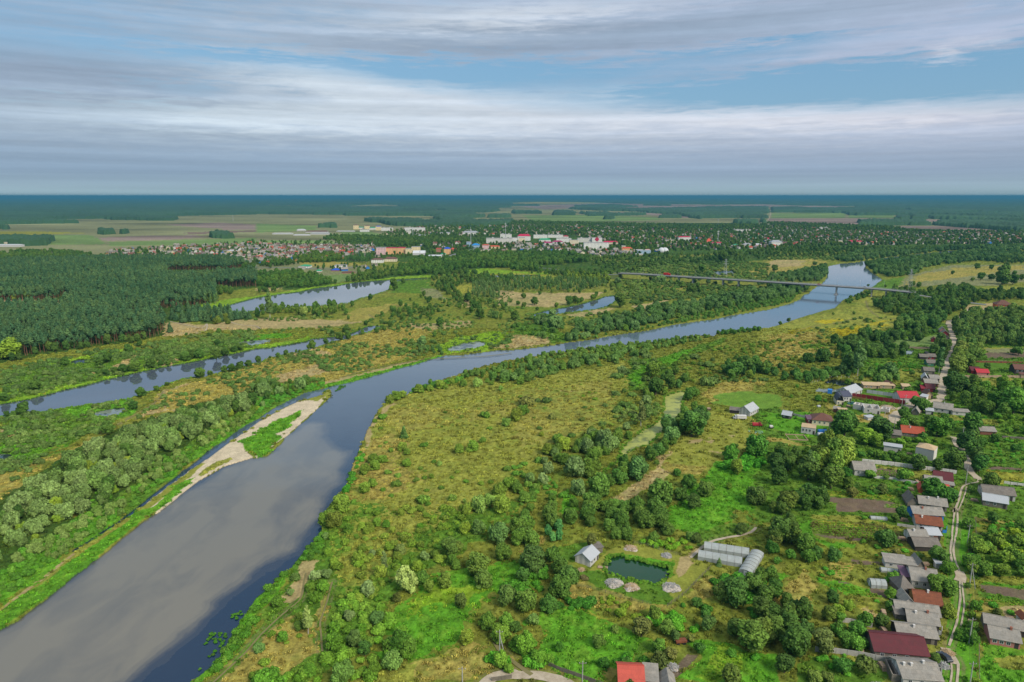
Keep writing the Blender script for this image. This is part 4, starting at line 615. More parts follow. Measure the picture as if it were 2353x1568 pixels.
def make_kinds():
    rd = random.Random(5)
    V = []
    for s in range(3):   # silvery willow: many billowing heads on several stems
        L = rlobes(rd, 16, 4.2, 7.2, .6, .26, .42, 1.1); c = crown_mesh('willow_crown', L, 3600, .55, 10+s, LM['W'], droop=.5)
        V.append((c, trunk_mesh('willow_trunk', 4, .28, [(1, 3, .5, .2, .8), (1.2, 3, -.5, .3, .8), (1.5, 3, .1, -.6, .8)], bark, s)))
    reg('W', 'willow_tree', 'willow tree', V, 8.6, 8.2)
    V = []
    for s in range(3):   # dense round-headed bush tree
        L = rlobes(rd, 22, 3.6, 5.6, .1, .24, .36, .9); V.append((crown_mesh('bushy_crown', L, 3400, .42, 20+s, LM['B']), trunk_mesh('bushy_trunk', 3, .2, [(.6, 2, .5, .2, .8), (.7, 2, -.5, .3, .8)], bark, s)))
    reg('B', 'bushy_tree', 'bushy tree', V, 7.4, 5.8)
    V = []
    for s in range(3):   # dark broadleaf
        L = rlobes(rd, 18, 3.5, 8.6, 1.0, .26, .42, 1.05); V.append((crown_mesh('broad_crown', L, 3200, .55, 30+s, LM['D']), trunk_mesh('broad_trunk', 6, .3, [(2, 3, .6, .2, .8), (2.6, 3, -.6, .2, .8), (3, 3, 0, -.6, .8)], bark, s)))
    reg('D', 'broadleaf_tree', 'broadleaf tree', V, 7.4, 9.6)
    V = []
    for s in range(3):   # pine with bare reddish trunk
        L = [(rd.uniform(-.4, .4), rd.uniform(-.4, .4), 13+1.0*i, 2.3-.42*i, .9) for i in range(4)]+[(rd.uniform(-1.3, 1.3), rd.uniform(-1.3, 1.3), rd.uniform(10.4, 13.5), rd.uniform(.9, 1.4), .7) for _ in range(7)]
        V.append((crown_mesh('pine_crown', L, 1100, .62, 40+s, LM['P'], up=.1), trunk_mesh('pine_trunk', 15, .24, [(8.5, 1.4, .8, .2, .3), (9.6, 1.5, -.8, .2, .3)], pbark, s)))
    reg('P', 'pine_tree', 'pine tree', V, 5.0, 17)
    V = []
    for s in range(2):   # young spreading pine with branches to the ground
        L = [(rd.uniform(-.2, .2), rd.uniform(-.2, .2), 1.2+1.25*i, 2.5-.36*i, .95) for i in range(6)]
        V.append((crown_mesh('young_pine_crown', L, 1500, .5, 50+s, LM['P'], up=.2), trunk_mesh('young_pine_trunk', 6, .2, [], pbark, s)))
    reg('C', 'young_pine', 'pine tree', V, 5.2, 8.6)
    V = []
    for s in range(3):
        L = [(rd.uniform(-.6, .6), rd.uniform(-.6, .6), rd.uniform(.4, .9), rd.uniform(.5, .95), rd.uniform(.4, .8)) for _ in range(7)]; V.append((crown_mesh('shrub_crown', L, 900, .28, 60+s, LM['S']), None))
    reg('S', 'shrub', 'shrub', V, 2.9, 1.7)
    V = []
    for s in range(2):   # slender birch
        L = [(rd.uniform(-.5, .5), rd.uniform(-.5, .5), 4+1.05*i, 1.55-.12*i+rd.uniform(-.2, .2), 1.0) for i in range(8)]+[(rd.uniform(-1.2, 1.2), rd.uniform(-1.2, 1.2), rd.uniform(3.5, 9), .8, .9) for _ in range(6)]
        V.append((crown_mesh('birch_crown', L, 1700, .42, 70+s, LM['R'], droop=.4), trunk_mesh('birch_trunk', 11, .16, [(4, 2, .5, .2, .8), (5, 2, -.5, .2, .8)], bbark, s)))
    reg('R', 'birch_tree', 'birch tree', V, 4.0, 13)
    V = []
    for s in range(3):   # garden fruit tree
        L = rlobes(rd, 12, 2.3, 3.2, .7, .28, .42, .85); V.append((crown_mesh('fruit_crown', L, 1800, .36, 80+s, LM['O']), trunk_mesh('fruit_trunk', 2.4, .14, [(.8, 1.4, .6, .2, .7), (.9, 1.4, -.6, .2, .7)], bark, s)))
    reg('O', 'fruit_tree', 'fruit tree', V, 4.8, 4.0)
make_kinds()
# ------------------------------------------------------------------ where they stand
ROADL = [(w, W(pl)) for w, pl in ROADS.values()]; FOOT = []       # house footprints: x, y, radius
def ok_mask(x, y, pad_w=1.2, pad_r=1.5):
    m = np.ones(len(x), bool)
    for poly in WATER:
        for ax, ay in ((0, 0), (pad_w, 0), (-pad_w, 0), (0, pad_w), (0, -pad_w)):
            u, v = proj(x+ax, y+ay); m &= ~pip(u, v, poly)
    for w, L in ROADL: m &= segdist(x, y, L, 6) > w/2+pad_r
    for k, kr in FOOT:
        d, e = Vector(k[1])-Vector(k[0]), None
        L = d.length; ux, uy = d.x/L, d.y/L; rx = (x-k[0][0])*ux+(y-k[0][1])*uy; ry = -(x-k[0][0])*uy+(y-k[0][1])*ux
        m &= ~((rx > -kr) & (rx < L+kr) & (ry > -kr) & (ry < k[2]+kr))
    return m
def zone(code, poly, sp, smin, smax, label, group, keep=1., clump=0, col=(1, 1, 1), minv=0):
    Wp = np.array([G(u, max(v, 470)) for u, v in poly]); x0, y0 = Wp.min(0); x1, y1 = Wp.max(0); nx = int((x1-x0)/sp)+2; ny = int((y1-y0)/sp)+2
    if nx*ny > 3_000_000: raise ValueError('zone too large '+label)
    gx, gy = np.meshgrid(x0+np.arange(nx)*sp, y0+np.arange(ny)*sp); x = (gx+(rng.random(gx.shape)-.5)*sp*.95).ravel(); y = (gy+(rng.random(gy.shape)-.5)*sp*.95).ravel()
    wx = (fbm(x/12, y/12, 3, 2)-.5)*sp*1.5; u, v = proj(x+wx, y); m = pip(u, v, poly); x, y = x[m], y[m]
    m = rng.random(len(x)) < keep
    if clump: m &= fbm(x/(sp*4), y/(sp*5), 17, 2) > clump
    x, y = x[m], y[m]; u, v = proj(x, y); m = (u > -500) & (u < 3000) & (v < 1960); x, y = x[m], y[m]; m = ok_mask(x, y, 1.0 if code != 'S' else .6); x, y = x[m], y[m]
    K = KIND[code]; s = smin+(smax-smin)*rng.random(len(x))**1.25
    for a, b, c in zip(x, y, s): K['pts'].append((a, b, c, rng.random()*6.283, label, group, col))
def one(code, u, v, wpx, label=None, group=None, col=(1, 1, 1), hs=1):
    x, y = G(u, v); K = KIND[code]; s = wpx*.235*pxm(u, v)/K['w']
    K['pts'].append((x, y, s, rng.random()*6.283, label, group, col, hs))
# village buildings must be known before scattering -> defined in p4, scattered afterwards
# ------------------------------------------------------------------ village houses
M_ = {
 'grey': mat('slate_sheets', (.34,.315,.27), .9, (.17,.15,.12), .7, .5, ribs=2.2, rx=.75), 'dgrey': mat('old_slate_sheets', (.22,.195,.165), .9, (.11,.09,.07), .7, .5, ribs=2.2, rx=.75),
 'maroon': mat('maroon_metal', (.13,.022,.028), .6, (.075,.03,.025), .8, .4, ribs=1.4, rx=.5), 'red': mat('red_metal', (.50,.035,.045), .55, (.36,.04,.04), .7, .4, ribs=1.6, rx=.4), 'coral': mat('coral_tiles', (.58,.10,.065), .65, (.38,.07,.05), .7, .4, ribs=1.6, rx=.5),
 'orange': mat('orange_tiles', (.42,.085,.04), .8, (.28,.06,.03), .8, .6, ribs=2), 'rust': mat('rusty_metal', (.26,.085,.04), .85, (.07,.03,.02), .9, .45, ribs=1.2, rx=.8), 'brown': mat('brown_tiles', (.17,.075,.05), .7, (.11,.05,.035), .6, .5, ribs=1.5),
 'silver': mat('pale_metal', (.46,.47,.47), .6, (.38,.40,.42), .5, .5, ribs=1.4), 'purple': mat('plum_metal', (.17,.09,.14), .7, (.11,.06,.09), .5, .6, ribs=1.2), 'ply': mat('plywood', (.52,.38,.22), .85, (.40,.28,.16), .4, .6), 'navy': mat('dark_blue_tiles', (.08,.085,.12), .6, (.05,.05,.08), .5, .5, ribs=1.5),
 'white': mat('white_brick', (.68,.65,.60), .9, (.50,.47,.43), .8, .5, rx=.5), 'cream': mat('cream_plaster', (.66,.58,.40), .9, (.52,.45,.30), .6, .5), 'wood': mat('grey_log_wall', (.22,.19,.155), .9, (.11,.09,.07), 1, .8), 'dark': mat('dark_timber', (.055,.045,.04), .9, (.03,.025,.02), 1, .6),
 'brick': mat('red_brick', (.36,.14,.09), .9, (.25,.10,.07), 1, .6, rx=.7), 'pink': mat('pink_plaster', (.50,.20,.17), .9, (.36,.15,.12), .7, .6), 'ochre': mat('ochre_boards', (.36,.22,.06), .9, (.24,.14,.05), 1, .6), 'green': mat('green_boards', (.06,.20,.12), .8, (.04,.13,.08), 1, .6), 'blue': mat('blue_paint', (.03,.20,.55), .6, (.02,.14,.4), 1, .4), 'redw': mat('dark_red_sheet', (.26,.02,.03), .6, (.2,.02,.03), .6, .4, ribs=1.5), 'orangew': mat('orange_block', (.62,.16,.06), .85, (.5,.12,.05), 1, .5, rx=.5),
 'glass': mat('window_glass', (.03,.035,.045), .1, spec=.6), 'frame': mat('white_frame', (.75,.75,.72), .6), 'conc': mat('concrete', (.42,.41,.38), .9, (.30,.29,.27), .8, .6), 'plastic': mat('greenhouse_film', (.40,.42,.40), .7, (.27,.30,.26), .6, .7, ribs=.8), 'rub': mat('rubble', (.50,.44,.37), .95, (.34,.28,.23), 1.6, .7), 'black': mat('rubber', (.02,.02,.02), .8), 'fence': mat('fence_slabs', (.46,.44,.40), .9, (.33,.31,.27), .7, .7, rx=.4), 'post': mat('weathered_post', (.20,.17,.13), .95, (.12,.10,.08), 1, .6), 'tan': mat('tan_boards', (.42,.30,.20), .9, (.3,.2,.13), 1, .6)}
def roofpoly(mb, pts, th=.12): mb.slab(pts, th)
def house(k, ax, ay, bx, by, d, h, rise, roof, wall, label, ridge='par', wins=2, door=True, chim=(), cat='house', name='house', over=.4, group=None, wallr=None):
    A = Vector(G(*t(k, ax, ay))); B = Vector(G(*t(k, bx, by))); L = (B-A).length; rz = math.atan2(B.y-A.y, B.x-A.x); FOOT.append(((tuple(A), tuple(B), d), .8 if rise else .5))
    e = empty(name, A.x, A.y, rz); tag(e, label, cat, group); w = MB(); z0 = -.4
    w.box(0, L, 0, d, z0, h)
    if ridge == 'par':
        for x in (0, L): w.add([(x, 0, h), (x, d, h), (x, d/2, h+rise)], [(0, 1, 2)])
    elif ridge == 'perp':
        for y in (0, d): w.add([(0, y, h), (L, y, h), (L/2, y, h+rise)], [(0, 1, 2)])
    if ridge == 'open':     # roofless shell: four walls
        w = MB(); q = .3
        w.box(0, L, 0, q, z0, h); w.box(0, L, d-q, d, z0, h); w.box(0, q, q, d-q, z0, h-.01); w.box(L-q, L, q, d-q, z0, h-.01); w.box(L*.5, L*.5+.25, q, d-q, z0, h-.2)
    w.build('wall', M_[wall], e); r = MB(); o = over
    if ridge == 'par':
        s = rise/(d/2)
        roofpoly(r, [(-o, -o, h-s*o+.14), (L+o, -o, h-s*o+.14), (L+o, d/2, h+rise+.14), (-o, d/2, h+rise+.14)]); roofpoly(r, [(-o, d/2, h+rise+.141), (L+o, d/2, h+rise+.141), (L+o, d+o, h-s*o+.141), (-o, d+o, h-s*o+.141)])
        r.box(-o, L+o, d/2-.12, d/2+.12, h+rise+.1, h+rise+.22)
    elif ridge == 'perp':
        s = rise/(L/2)
        roofpoly(r, [(-o, d+o, h-s*o+.14), (-o, -o, h-s*o+.14), (L/2, -o, h+rise+.14), (L/2, d+o, h+rise+.14)]); roofpoly(r, [(L/2, -o, h+rise+.141), (L+o, -o, h-s*o+.141), (L+o, d+o, h-s*o+.141), (L/2, d+o, h+rise+.141)])
    elif ridge == 'hip':
        i = min(L, d)/2*.95; hp = h+rise+.1; z = h-.05; y2 = d/2; a, b, c, dd = (-o, -o, z), (L+o, -o, z), (L+o, d+o, z), (-o, d+o, z); p, q = (i, y2, hp), (L-i, y2, hp)
        r.add([a, b, c, dd, p, q], [(0, 1, 5, 4), (1, 2, 5), (2, 3, 4, 5), (3, 0, 4), (3, 2, 1, 0)])
    elif ridge == 'arch':
        n = 9; s_ = [(-o+(L+2*o)*i/n, 0) for i in range(n+1)]
        for i in range(n):
            f = lambda q: h+rise*math.sin(math.pi*q/n); x0 = -o*.3+(L+.6*o)*i/n; x1 = -o*.3+(L+.6*o)*(i+1)/n; roofpoly(r, [(x0, -o*.3, f(i)+.1), (x1, -o*.3, f(i+1)+.1), (x1, d+o*.3, f(i+1)+.1), (x0, d+o*.3, f(i)+.1)])
    elif ridge == 'shed':
        roofpoly(r, [(-o, -o, h+.12), (L+o, -o, h+.12), (L+o, d+o, h+rise+.12), (-o, d+o, h+rise+.12)])
        r.add([(0, d, h), (L, d, h), (L, d, h+rise), (0, d, h+rise)], [(0, 1, 2, 3)])
    if r.v: rf = r.build('roof', M_[roof], e)
    else: rf = e
    for c in chim:
        cx = c*L; cy = d*.36 if c < .5 else d*.45; zc = h+rise*(cy/(d/2)) if ridge == 'par' else h+rise*.5; m = MB(); m.box(cx-.24, cx+.24, cy-.24, cy+.24, zc-.6, zc+.8); m.box(cx-.3, cx+.3, cy-.3, cy+.3, zc+.8, zc+.92); m.build('chimney', M_['white' if random.random() < .5 else 'brick'], rf)
    def win(x, face=0):
        wm = MB(); p = MB(); a, b, zz0, zz1 = x-.5, x+.5, h*.38, h*.8
        if face == 0: wm.box(a, b, -.05, .02, zz0, zz1); p.box(a+.1, x-.04, -.07, -.03, zz0+.1, zz1-.1); p.box(x+.04, b-.1, -.07, -.03, zz0+.1, zz1-.1)
        else: wm.box(L-.02, L+.05, a, b, zz0, zz1); p.box(L+.03, L+.07, a+.1, b-.1, zz0+.1, zz1-.1)
        q = wm.build('window', M_['frame'], e); p.build('pane', M_['glass'], q)
    for i in range(wins): win(L*(i+.6)/(wins+.6+(.7 if door else 0)))
    if wins and d > 3.5: win(d*.5, 1)
    if door: m = MB(); x = L*.88; m.box(x-.45, x+.45, -.06, .02, 0, min(2, h*.85)); m.build('door', M_['dark' if wall != 'dark' else 'wood'], e)
    return e
H = house
H('l',975,1352,1465,1400,9,2.7,2.2,'maroon','wood','long house with big maroon roof beside the concrete slab fence',wins=3)
H('l',975,1350,1120,1364,.25,2.3,.01,'silver','white','white plastered patch porch on the log wall of the maroon roofed house','open',wins=0,door=False,cat='porch',name='porch')
H('l',1190,1185,1552,1228,6,2.3,1.5,'grey','dark','long grey shed directly behind the maroon roofed house',wins=0,chim=(.45,),cat='shed',name='shed')
H('l',1283,1060,1568,1106,6.5,2.2,1.7,'grey','dark','grey roofed house with two chimneys above the long grey shed',chim=(.28,.68))
H('l',1168,985,1290,1003,4,1.9,.7,'dgrey','wood','low grey lean-to at the left end of the long slate barn','shed',0,False,cat='shed',name='shed')
H('l',1175,960,1575,1018,6,2.0,1.5,'grey','wood','long slate roofed barn below the rusty roofed house',wins=0,cat='barn',name='barn')
H('l',1345,893,1592,930,7,2.5,2.0,'rust','ochre','house with rusty striped roof and ochre gable window',chim=(.55,))
H('l',1236,888,1338,894,5,2.2,1.6,'grey','white','small white annex left of the rusty roofed house','perp',1,False,cat='annex',name='annex')
H('l',1214,768,1338,770,6.5,2.2,2.8,'dgrey','wood','steep grey pyramid roofed shed between two houses','hip',0,False,cat='shed',name='shed')
H('l',1318,690,1560,722,8,2.7,2.2,'grey','white','grey roofed white walled house with single white chimney behind leafy trees',chim=(.6,))
H('l',1232,645,1312,655,5,2.2,.7,'purple','wood','plum coloured lean-to beside the grey roofed white house','shed',0,False,cat='shed',name='shed')
H('l',1076,505,1275,528,4,2.0,.9,'grey','white','white ruined outbuilding with patchy sloping slate roof','shed',1,cat='outbuilding',name='outbuilding')
H('l',1278,530,1360,538,4,1.9,.6,'grey','white','short white shed at the right end of the ruined outbuilding','shed',0,cat='shed',name='shed')
H('l',1358,535,1440,540,5,1.4,2.2,'grey','wood','small peaked grey roof above the white house','perp',0,False,cat='shed',name='shed')
H('l',1540,520,1600,526,2,2.0,.3,'silver','white','tiny white hut near the dirt track bend','shed',0,False,cat='shed',name='shed')
H('l',1350,358,1576,368,6,2.1,1.7,'dgrey','dark','dark walled barn with mossy slate roof, lowest of the cluster by the track',wins=0,cat='barn',name='barn')
H('l',1308,272,1464,276,5,2.3,1.3,'grey','white','white house with broken slate roof and smashed window',wins=1,chim=(.3,))
H('l',1470,262,1584,266,6,2.4,1.2,'silver','brick','brick shed with pale shining metal roof by the track',wins=1,cat='shed',name='shed')
H('l',1360,152,1598,184,7,2.4,1.7,'rust','white','white house with dark rust stained roof and blue trim',chim=(.25,))
H('l',1334,65,1610,82,6,2.4,1.7,'grey','blue','slate roofed house with light blue wall behind the rust stained roof',chim=(.35,))
H('h',1385,1528,1640,1562,6,2.4,1.8,'grey','wood','slate roofed house in the row below the coral roof',chim=(.35,.7))
H('h',1280,1512,1378,1522,7,2.0,2.4,'dgrey','wood','steep grey gabled barn left of the slate house row','perp',0,False,cat='barn',name='barn')
H('l',1236,1600,1590,1625,8,2.5,1.9,'grey','white','grey roofed house at the bottom edge with three chimneys',chim=(.12,.32,.66))
H('l',1132,1560,1228,1574,6,2.2,0,'grey','wood','roofless walled shed at the bottom edge beside the three chimney house','open',0,False,cat='shed',name='shed')
H('l',1986,1078,2400,1165,5,2.2,1.4,'grey','wood','long dark slate barn at the right edge behind the pink house',wins=0,cat='barn',name='barn')
H('l',2040,1215,2312,1268,6.5,2.3,1.7,'grey','pink','pink walled house with slate roof and tall white chimney',chim=(.75,),wins=3)
H('l',2332,1035,2400,1040,3,2.0,.8,'rust','white','small white hut at the right edge above the long barn','perp',0,False,cat='shed',name='shed')
H('h',1975,1432,2268,1466,7,2.6,1.9,'dgrey','white','white house with long dark slate roof right of the dirt lane')
H('h',1972,1502,2196,1540,6,2.6,1.7,'silver','wood','log house with pale metal roof right of the dirt lane')
H('h',1430,1398,1662,1428,7,2.4,1.7,'coral','orangew','house with bright coral metal roof among dark trees')
H('h',1382,1385,1428,1392,5,2.0,1.2,'coral','orangew','small coral roofed annex half hidden by trees','perp',0,False,cat='annex',name='annex')
H('h',1522,1310,1690,1335,7,3.0,2.2,'maroon','pink','tall house with plum maroon roof above the coral roof')
H('h',1446,1322,1600,1340,6,2.2,1.6,'grey','wood','slate roofed barn between the maroon and coral roofs',wins=0,cat='barn',name='barn')
H('h',1604,1348,1704,1362,4,2.2,.6,'grey','white','low white annex with flat grey roof near the parked car','shed',1,cat='annex',name='annex')
H('h',793,1226,985,1238,8,2.9,2.3,'grey','white','white house with weathered slate roof and broken corner beside the long wall',wins=2)
H('h',1062,1000,1222,1024,4,3.0,.1,'silver','white','small flat roofed white block hut in the clearing','shed',0,cat='hut',name='hut')
H('h',1347,1058,1515,1096,7,5.4,1.5,'ply','white','tall white block barn with tan plywood hipped roof','hip',0,False,cat='barn',name='barn',over=.1)
H('h',1228,862,1432,884,8,2.2,2.4,'orange','wood','house with orange tiled roof among dark trees',chim=(.4,))
H('h',1128,880,1222,892,5,2.0,1.0,'dgrey','wood','grey lean-to left of the orange tiled house','shed',0,False,cat='shed',name='shed')
H('h',1950,848,2092,856,6,2.1,1.4,'grey','brick','low brick shed with slate roof at the right',wins=0,cat='shed',name='shed')
H('h',1516,640,1690,664,8,2.8,2.3,'grey','white','white house with slate roof and maroon porch right of the curved road',chim=(.55,))
H('h',1695,668,1850,680,4,2.2,.6,'grey','white','low white outbuildings right of the slate house','shed',1,cat='outbuilding',name='outbuilding')
H('h',1450,664,1516,672,4,2.4,.6,'silver','white','white garage left of the slate house','shed',0,cat='garage',name='garage')
H('h',1320,666,1384,676,5,2.0,2.2,'grey','wood','small grey gabled barn left of the white garage','perp',0,False,cat='barn',name='barn')
H('h',1212,556,1388,560,10,3.2,2.6,'red','white','white house with brilliant red metal roof at the end of the dark red fence')
H('h',758,508,862,470,9,2.8,2.4,'silver','white','white hall with pale metal roof behind the village ponds',wins=2)
H('h',690,548,764,545,8,3.4,2.2,'navy','white','white house with dark grey roof beside the white hall','par',2)
H('h',630,578,692,582,9,2.6,3.4,'navy','cream','cream barn-shaped house with rounded gable and dark roof','arch',1,True,over=.2)
H('h',778,612,856,626,5,3.0,.1,'ply','white','white block cube hut right of the cream house','open',0,False,cat='hut',name='hut')
H('h',880,652,1030,666,9,3.2,0,'grey','white','large roofless white block house under construction','open',1,True,cat='house')
H('h',1035,640,1110,652,5,2.0,0,'grey','white','low white block foundation walls right of the roofless house','open',0,False,cat='foundation walls',name='foundation_walls')
H('h',655,664,734,668,4,2.3,.4,'ply','cream','small cream shed with tan roof below the white block cube','shed',0,False,cat='shed',name='shed')
H('h',598,640,652,648,4,2.0,.5,'grey','brick','small grey roofed shed left of the cream shed','shed',0,False,cat='shed',name='shed')
H('h',650,718,744,726,4,1.7,.3,'ply','white','low white bunker with tan roof near the dark trees','shed',0,False,cat='shed',name='shed')
H('h',918,718,980,712,3,1.6,.3,'silver','white','tiny white lean-to in the dry grass','shed',0,False,cat='shed',name='shed')
H('h',402,758,592,776,10,2.9,2.7,'brown','cream','cream bungalow with brown hipped roof','hip',3)
H('h',362,750,402,752,5,2.6,.8,'purple','redw','small red walled porch left of the brown hipped bungalow','shed',1,False,cat='porch',name='porch')
H('h',302,834,434,852,6,3.4,.3,'ply','white','white block hut with three dark windows below the bungalow','shed',3,cat='hut',name='hut',over=.1)
H('h',126,696,206,710,5,2.2,1.6,'silver','dark','dark timber cabin with pale metal roof',wins=1,cat='cabin',name='cabin')
H('h',548,474,586,478,3.2,2.4,.1,'blue','blue','bright blue hut beside the grey pond','shed',0,False,cat='hut',name='hut',over=.15)
H('h',192,898,370,906,8,.5,0,'grey','tan','pale foundation frame of an unbuilt house','open',0,False,cat='foundation',name='foundation')
H('h',878,424,1020,430,5,2.2,.8,'ply','tan','row of tan garden sheds behind the white fence','shed',2,True,cat='shed',name='shed')
H('h',1026,424,1160,430,4,2.2,.8,'ply','tan','tan roofed sheds right of the tan shed row','shed',1,True,cat='shed',name='shed')
H('h',1110,420,1170,418,6,2.0,1.6,'brown','tan','small brown gabled shed near the narrow pond','perp',0,False,cat='shed',name='shed')
H('h',1236,436,1306,440,4,2.2,.8,'ply','tan','single tan shed in the lawn below the narrow pond','shed',0,False,cat='shed',name='shed')
H('h',1455,458,1532,462,7,2.6,2,'maroon','redw','maroon roofed house with red wall beside the dirt road',wins=1)
H('h',1408,458,1452,462,6,2.4,1.0,'redw','redw','dark red shed left of the maroon roofed house','shed',0,False,cat='shed',name='shed')
H('h',1440,405,1560,412,7,2.5,1.8,'grey','brick','slate roofed brick house above the maroon roofed house')
H('h',1410,362,1466,368,8,2.6,2.2,'silver','wood','steep pale roofed barn near the dirt road','perp',0,False,cat='barn',name='barn')
H('h',1490,362,1574,366,7,2.4,1.6,'grey','wood','grey slate house just above the brick house beside the road')
H('h',1446,518,1512,522,7,2.4,2.4,'brown','ply','tan gabled house with brown roof right of the red roof','perp',1)
H('h',1395,530,1450,540,5,2.4,.4,'silver','white','small white garage beside the brilliant red roof','shed',0,cat='garage',name='garage')
H('h',1434,290,1528,296,7,2.4,1.8,'dgrey','wood','dark slate house behind the steep pale barn',wins=1)
H('h',1396,158,1470,162,6,2.2,1.5,'dgrey','dark','dark roofed barn left of the red walled cottage',wins=0,cat='barn',name='barn')
H('h',1474,158,1540,162,6,2.4,1.6,'dgrey','redw','red walled cottage with dark roof in the orchard',wins=1)
H('h',1462,218,1540,222,7,2.4,1.8,'dgrey','green','green walled cottage beside the dirt road',wins=1)
H('h',1455,128,1500,130,5,2.0,1.2,'dgrey','wood','tiny grey cottage farthest up the orchard',wins=1)
H('h',1868,292,1950,296,8,2.6,1.8,'maroon','redw','maroon roofed barn left of the red roofed barn',wins=0,cat='barn',name='barn')
H('h',1920,302,2030,306,6,2.0,1.8,'red','pink','long low red roofed barn by the brown board fence',wins=0,cat='barn',name='barn')
H('h',2264,292,2400,300,9,3.6,2.6,'brown','dark','big dark brown timber house at the right edge')
H('h',2322,330,2400,335,4,2.6,.5,'brown','tan','tan shed in front of the dark brown timber house','shed',0,False,cat='shed',name='shed')
H('d',2098,1088,2240,1094,12,4.2,4.2,'brown','orangew','orange walled house with dark brown hipped roof on the hill','hip',3,over=.8)
H('d',1576,1318,1632,1322,8,2.8,2.4,'grey','pink','pink gabled cottage by the bend of the sandy road','perp',1)
H('d',1590,1345,1662,1350,8,2.6,2.4,'dgrey','redw','red fronted cottage with grey roof by the road bend','perp',1)
H('d',1585,1380,1665,1385,8,2.6,2.2,'dgrey','wood','grey cottage lowest of the three by the road bend','perp',1)
H('d',1498,1398,1545,1402,6,2.2,1.6,'brown','redw','small brown shed left of the grey cottages','perp',0,False,cat='shed',name='shed')
H('d',1375,1318,1418,1320,6,2.0,1.2,'grey','wood','small slate shed in the upper gardens','par',0,False,cat='shed',name='shed')
H('g',2186,684,2262,644,7,2.8,2.6,'silver','white','white barn with pale metal roof in the green meadow',wins=3,cat='barn',name='barn')
H('g',2000,652,2110,664,5,2.0,.4,'dgrey','dark','dark tin shed beside the white meadow barn','shed',0,False,cat='shed',name='shed')
H('k',718,506,796,430,5.6,2.5,1.8,'silver','white','white barn with pale metal roof and orange gable beside the fish pond',wins=2,cat='barn',name='barn')
H('k',770,385,832,372,3,2.2,.3,'dgrey','wood','tiny weathered shed behind the fish pond barn','shed',0,False,cat='shed',name='shed')
H('k',985,1660,1210,1672,8,2.6,2.3,'coral','ochre','yellow walled house with coral red metal roof at the bottom edge',wins=3)
H('k',1215,1622,1335,1634,5,2.4,1.0,'grey','wood','grey slate annex behind the coral roofed house','shed',0,False,cat='annex',name='annex')
H('k',1190,1590,1270,1596,3,2.0,.8,'rust','wood','rusty sheet lean-to between coral and grey roofs','shed',0,False,cat='shed',name='shed')
H('k',1375,1672,1500,1680,5,2.0,1.5,'grey','blue','blue walled shed with pale peaked roof at the bottom edge','perp',0,False,cat='shed',name='shed')
# orange gable boards on the pond barn
def woodpiles():
    m = MB(); r = random.Random(4)
    for j in range(4):
        for i in range(9-j): m.tube((i*.3+j*.15-1.3, -.45, .16+j*.26), (i*.3+j*.15-1.3, .45, .16+j*.26), r.uniform(.11, .15), n=6)
    me = m.mesh('firewood', M_['tan'])
    for (A, B, d), _ in [f for f in FOOT if f[0][0][1] < 420][::2][:26]:
        A = Vector(A); B = Vector(B); u = (B-A).normalized(); nn = Vector((-u.y, u.x)); p = A-u*r.uniform(2.2, 3.2)+nn*r.uniform(1, max(1.5, d-1)); o = bpy.data.objects.new('woodpile', me); COL.objects.link(o); o.location = (p.x, p.y, 0); o.rotation_euler = (0, 0, math.atan2(u.y, u.x)+r.choice((0, 1.57))+r.uniform(-.2, .2)); o.scale = (1.2,)*3; tag(o, 'stack of split firewood beside a village house', 'woodpile', 'woodpiles of the village')
woodpiles()
# ------------------------------------------------------------------ greenhouses
def greenhouse(k, ax, ay, bx, by, d, h, rise, label):
    A = Vector(G(*t(k, ax, ay))); B = Vector(G(*t(k, bx, by))); L = (B-A).length; rz = math.atan2(B.y-A.y, B.x-A.x); FOOT.append(((tuple(A), tuple(B), d), .4)); e = empty('greenhouse', A.x, A.y, rz); tag(e, label, 'greenhouse')
    n = 6; prof = [(0, 0), (0, h)]+[(d*i/n, h+rise*math.sin(math.pi*i/n)**.8) for i in range(1, n)]+[(d, h), (d, 0)]; mb = MB(); vs = [(0, y, z) for y, z in prof]+[(L, y, z) for y, z in prof]; m = len(prof)
    mb.add(vs, [(i, i+m, i+m+1, i+1) for i in range(m-1)]+[tuple(range(m)), tuple(range(2*m-1, m-1, -1))]); mb.build('cover', M_['plastic'], e)
    k_ = max(3, int(L/2.2))
    for i in range(k_+1):
        x = L*i/k_; f = MB()
        for (y0, z0), (y1, z1) in zip(prof[:-1], prof[1:]): f.tube((x, y0+(-.03 if y0 < d/2 else .03), z0+.03), (x, y1+(-.03 if y1 < d/2 else .03), z1+.03), .045, n=4)
        f.build('hoop', M_['post'], e)
    dr = MB(); dr.box(-.05, -.01, d*.38, d*.62, 0, min(1.8, h+rise*.8)); dr.build('door', M_['frame'], e); return e
greenhouse('k',1762,362,2178,425,4.2,1.5,1.1,'rear one of the two parallel long film greenhouses')
greenhouse('k',1706,442,2112,512,4.2,1.5,1.1,'front one of the two parallel long film greenhouses')
greenhouse('k',2200,604,2312,412,4.1,1.5,.7,'ageing film greenhouse standing crosswise at the end of the pair')
greenhouse('l',947,700,1095,712,3.6,1.3,1.0,'short arched greenhouse in the gardens near dark soil')
greenhouse('l',1040,552,1225,574,2.2,.7,.5,'low white film tunnel beside the ruined outbuilding')
greenhouse('l',945,68,1100,80,2,.6,.5,'low white film tunnel above the brown garden bed')
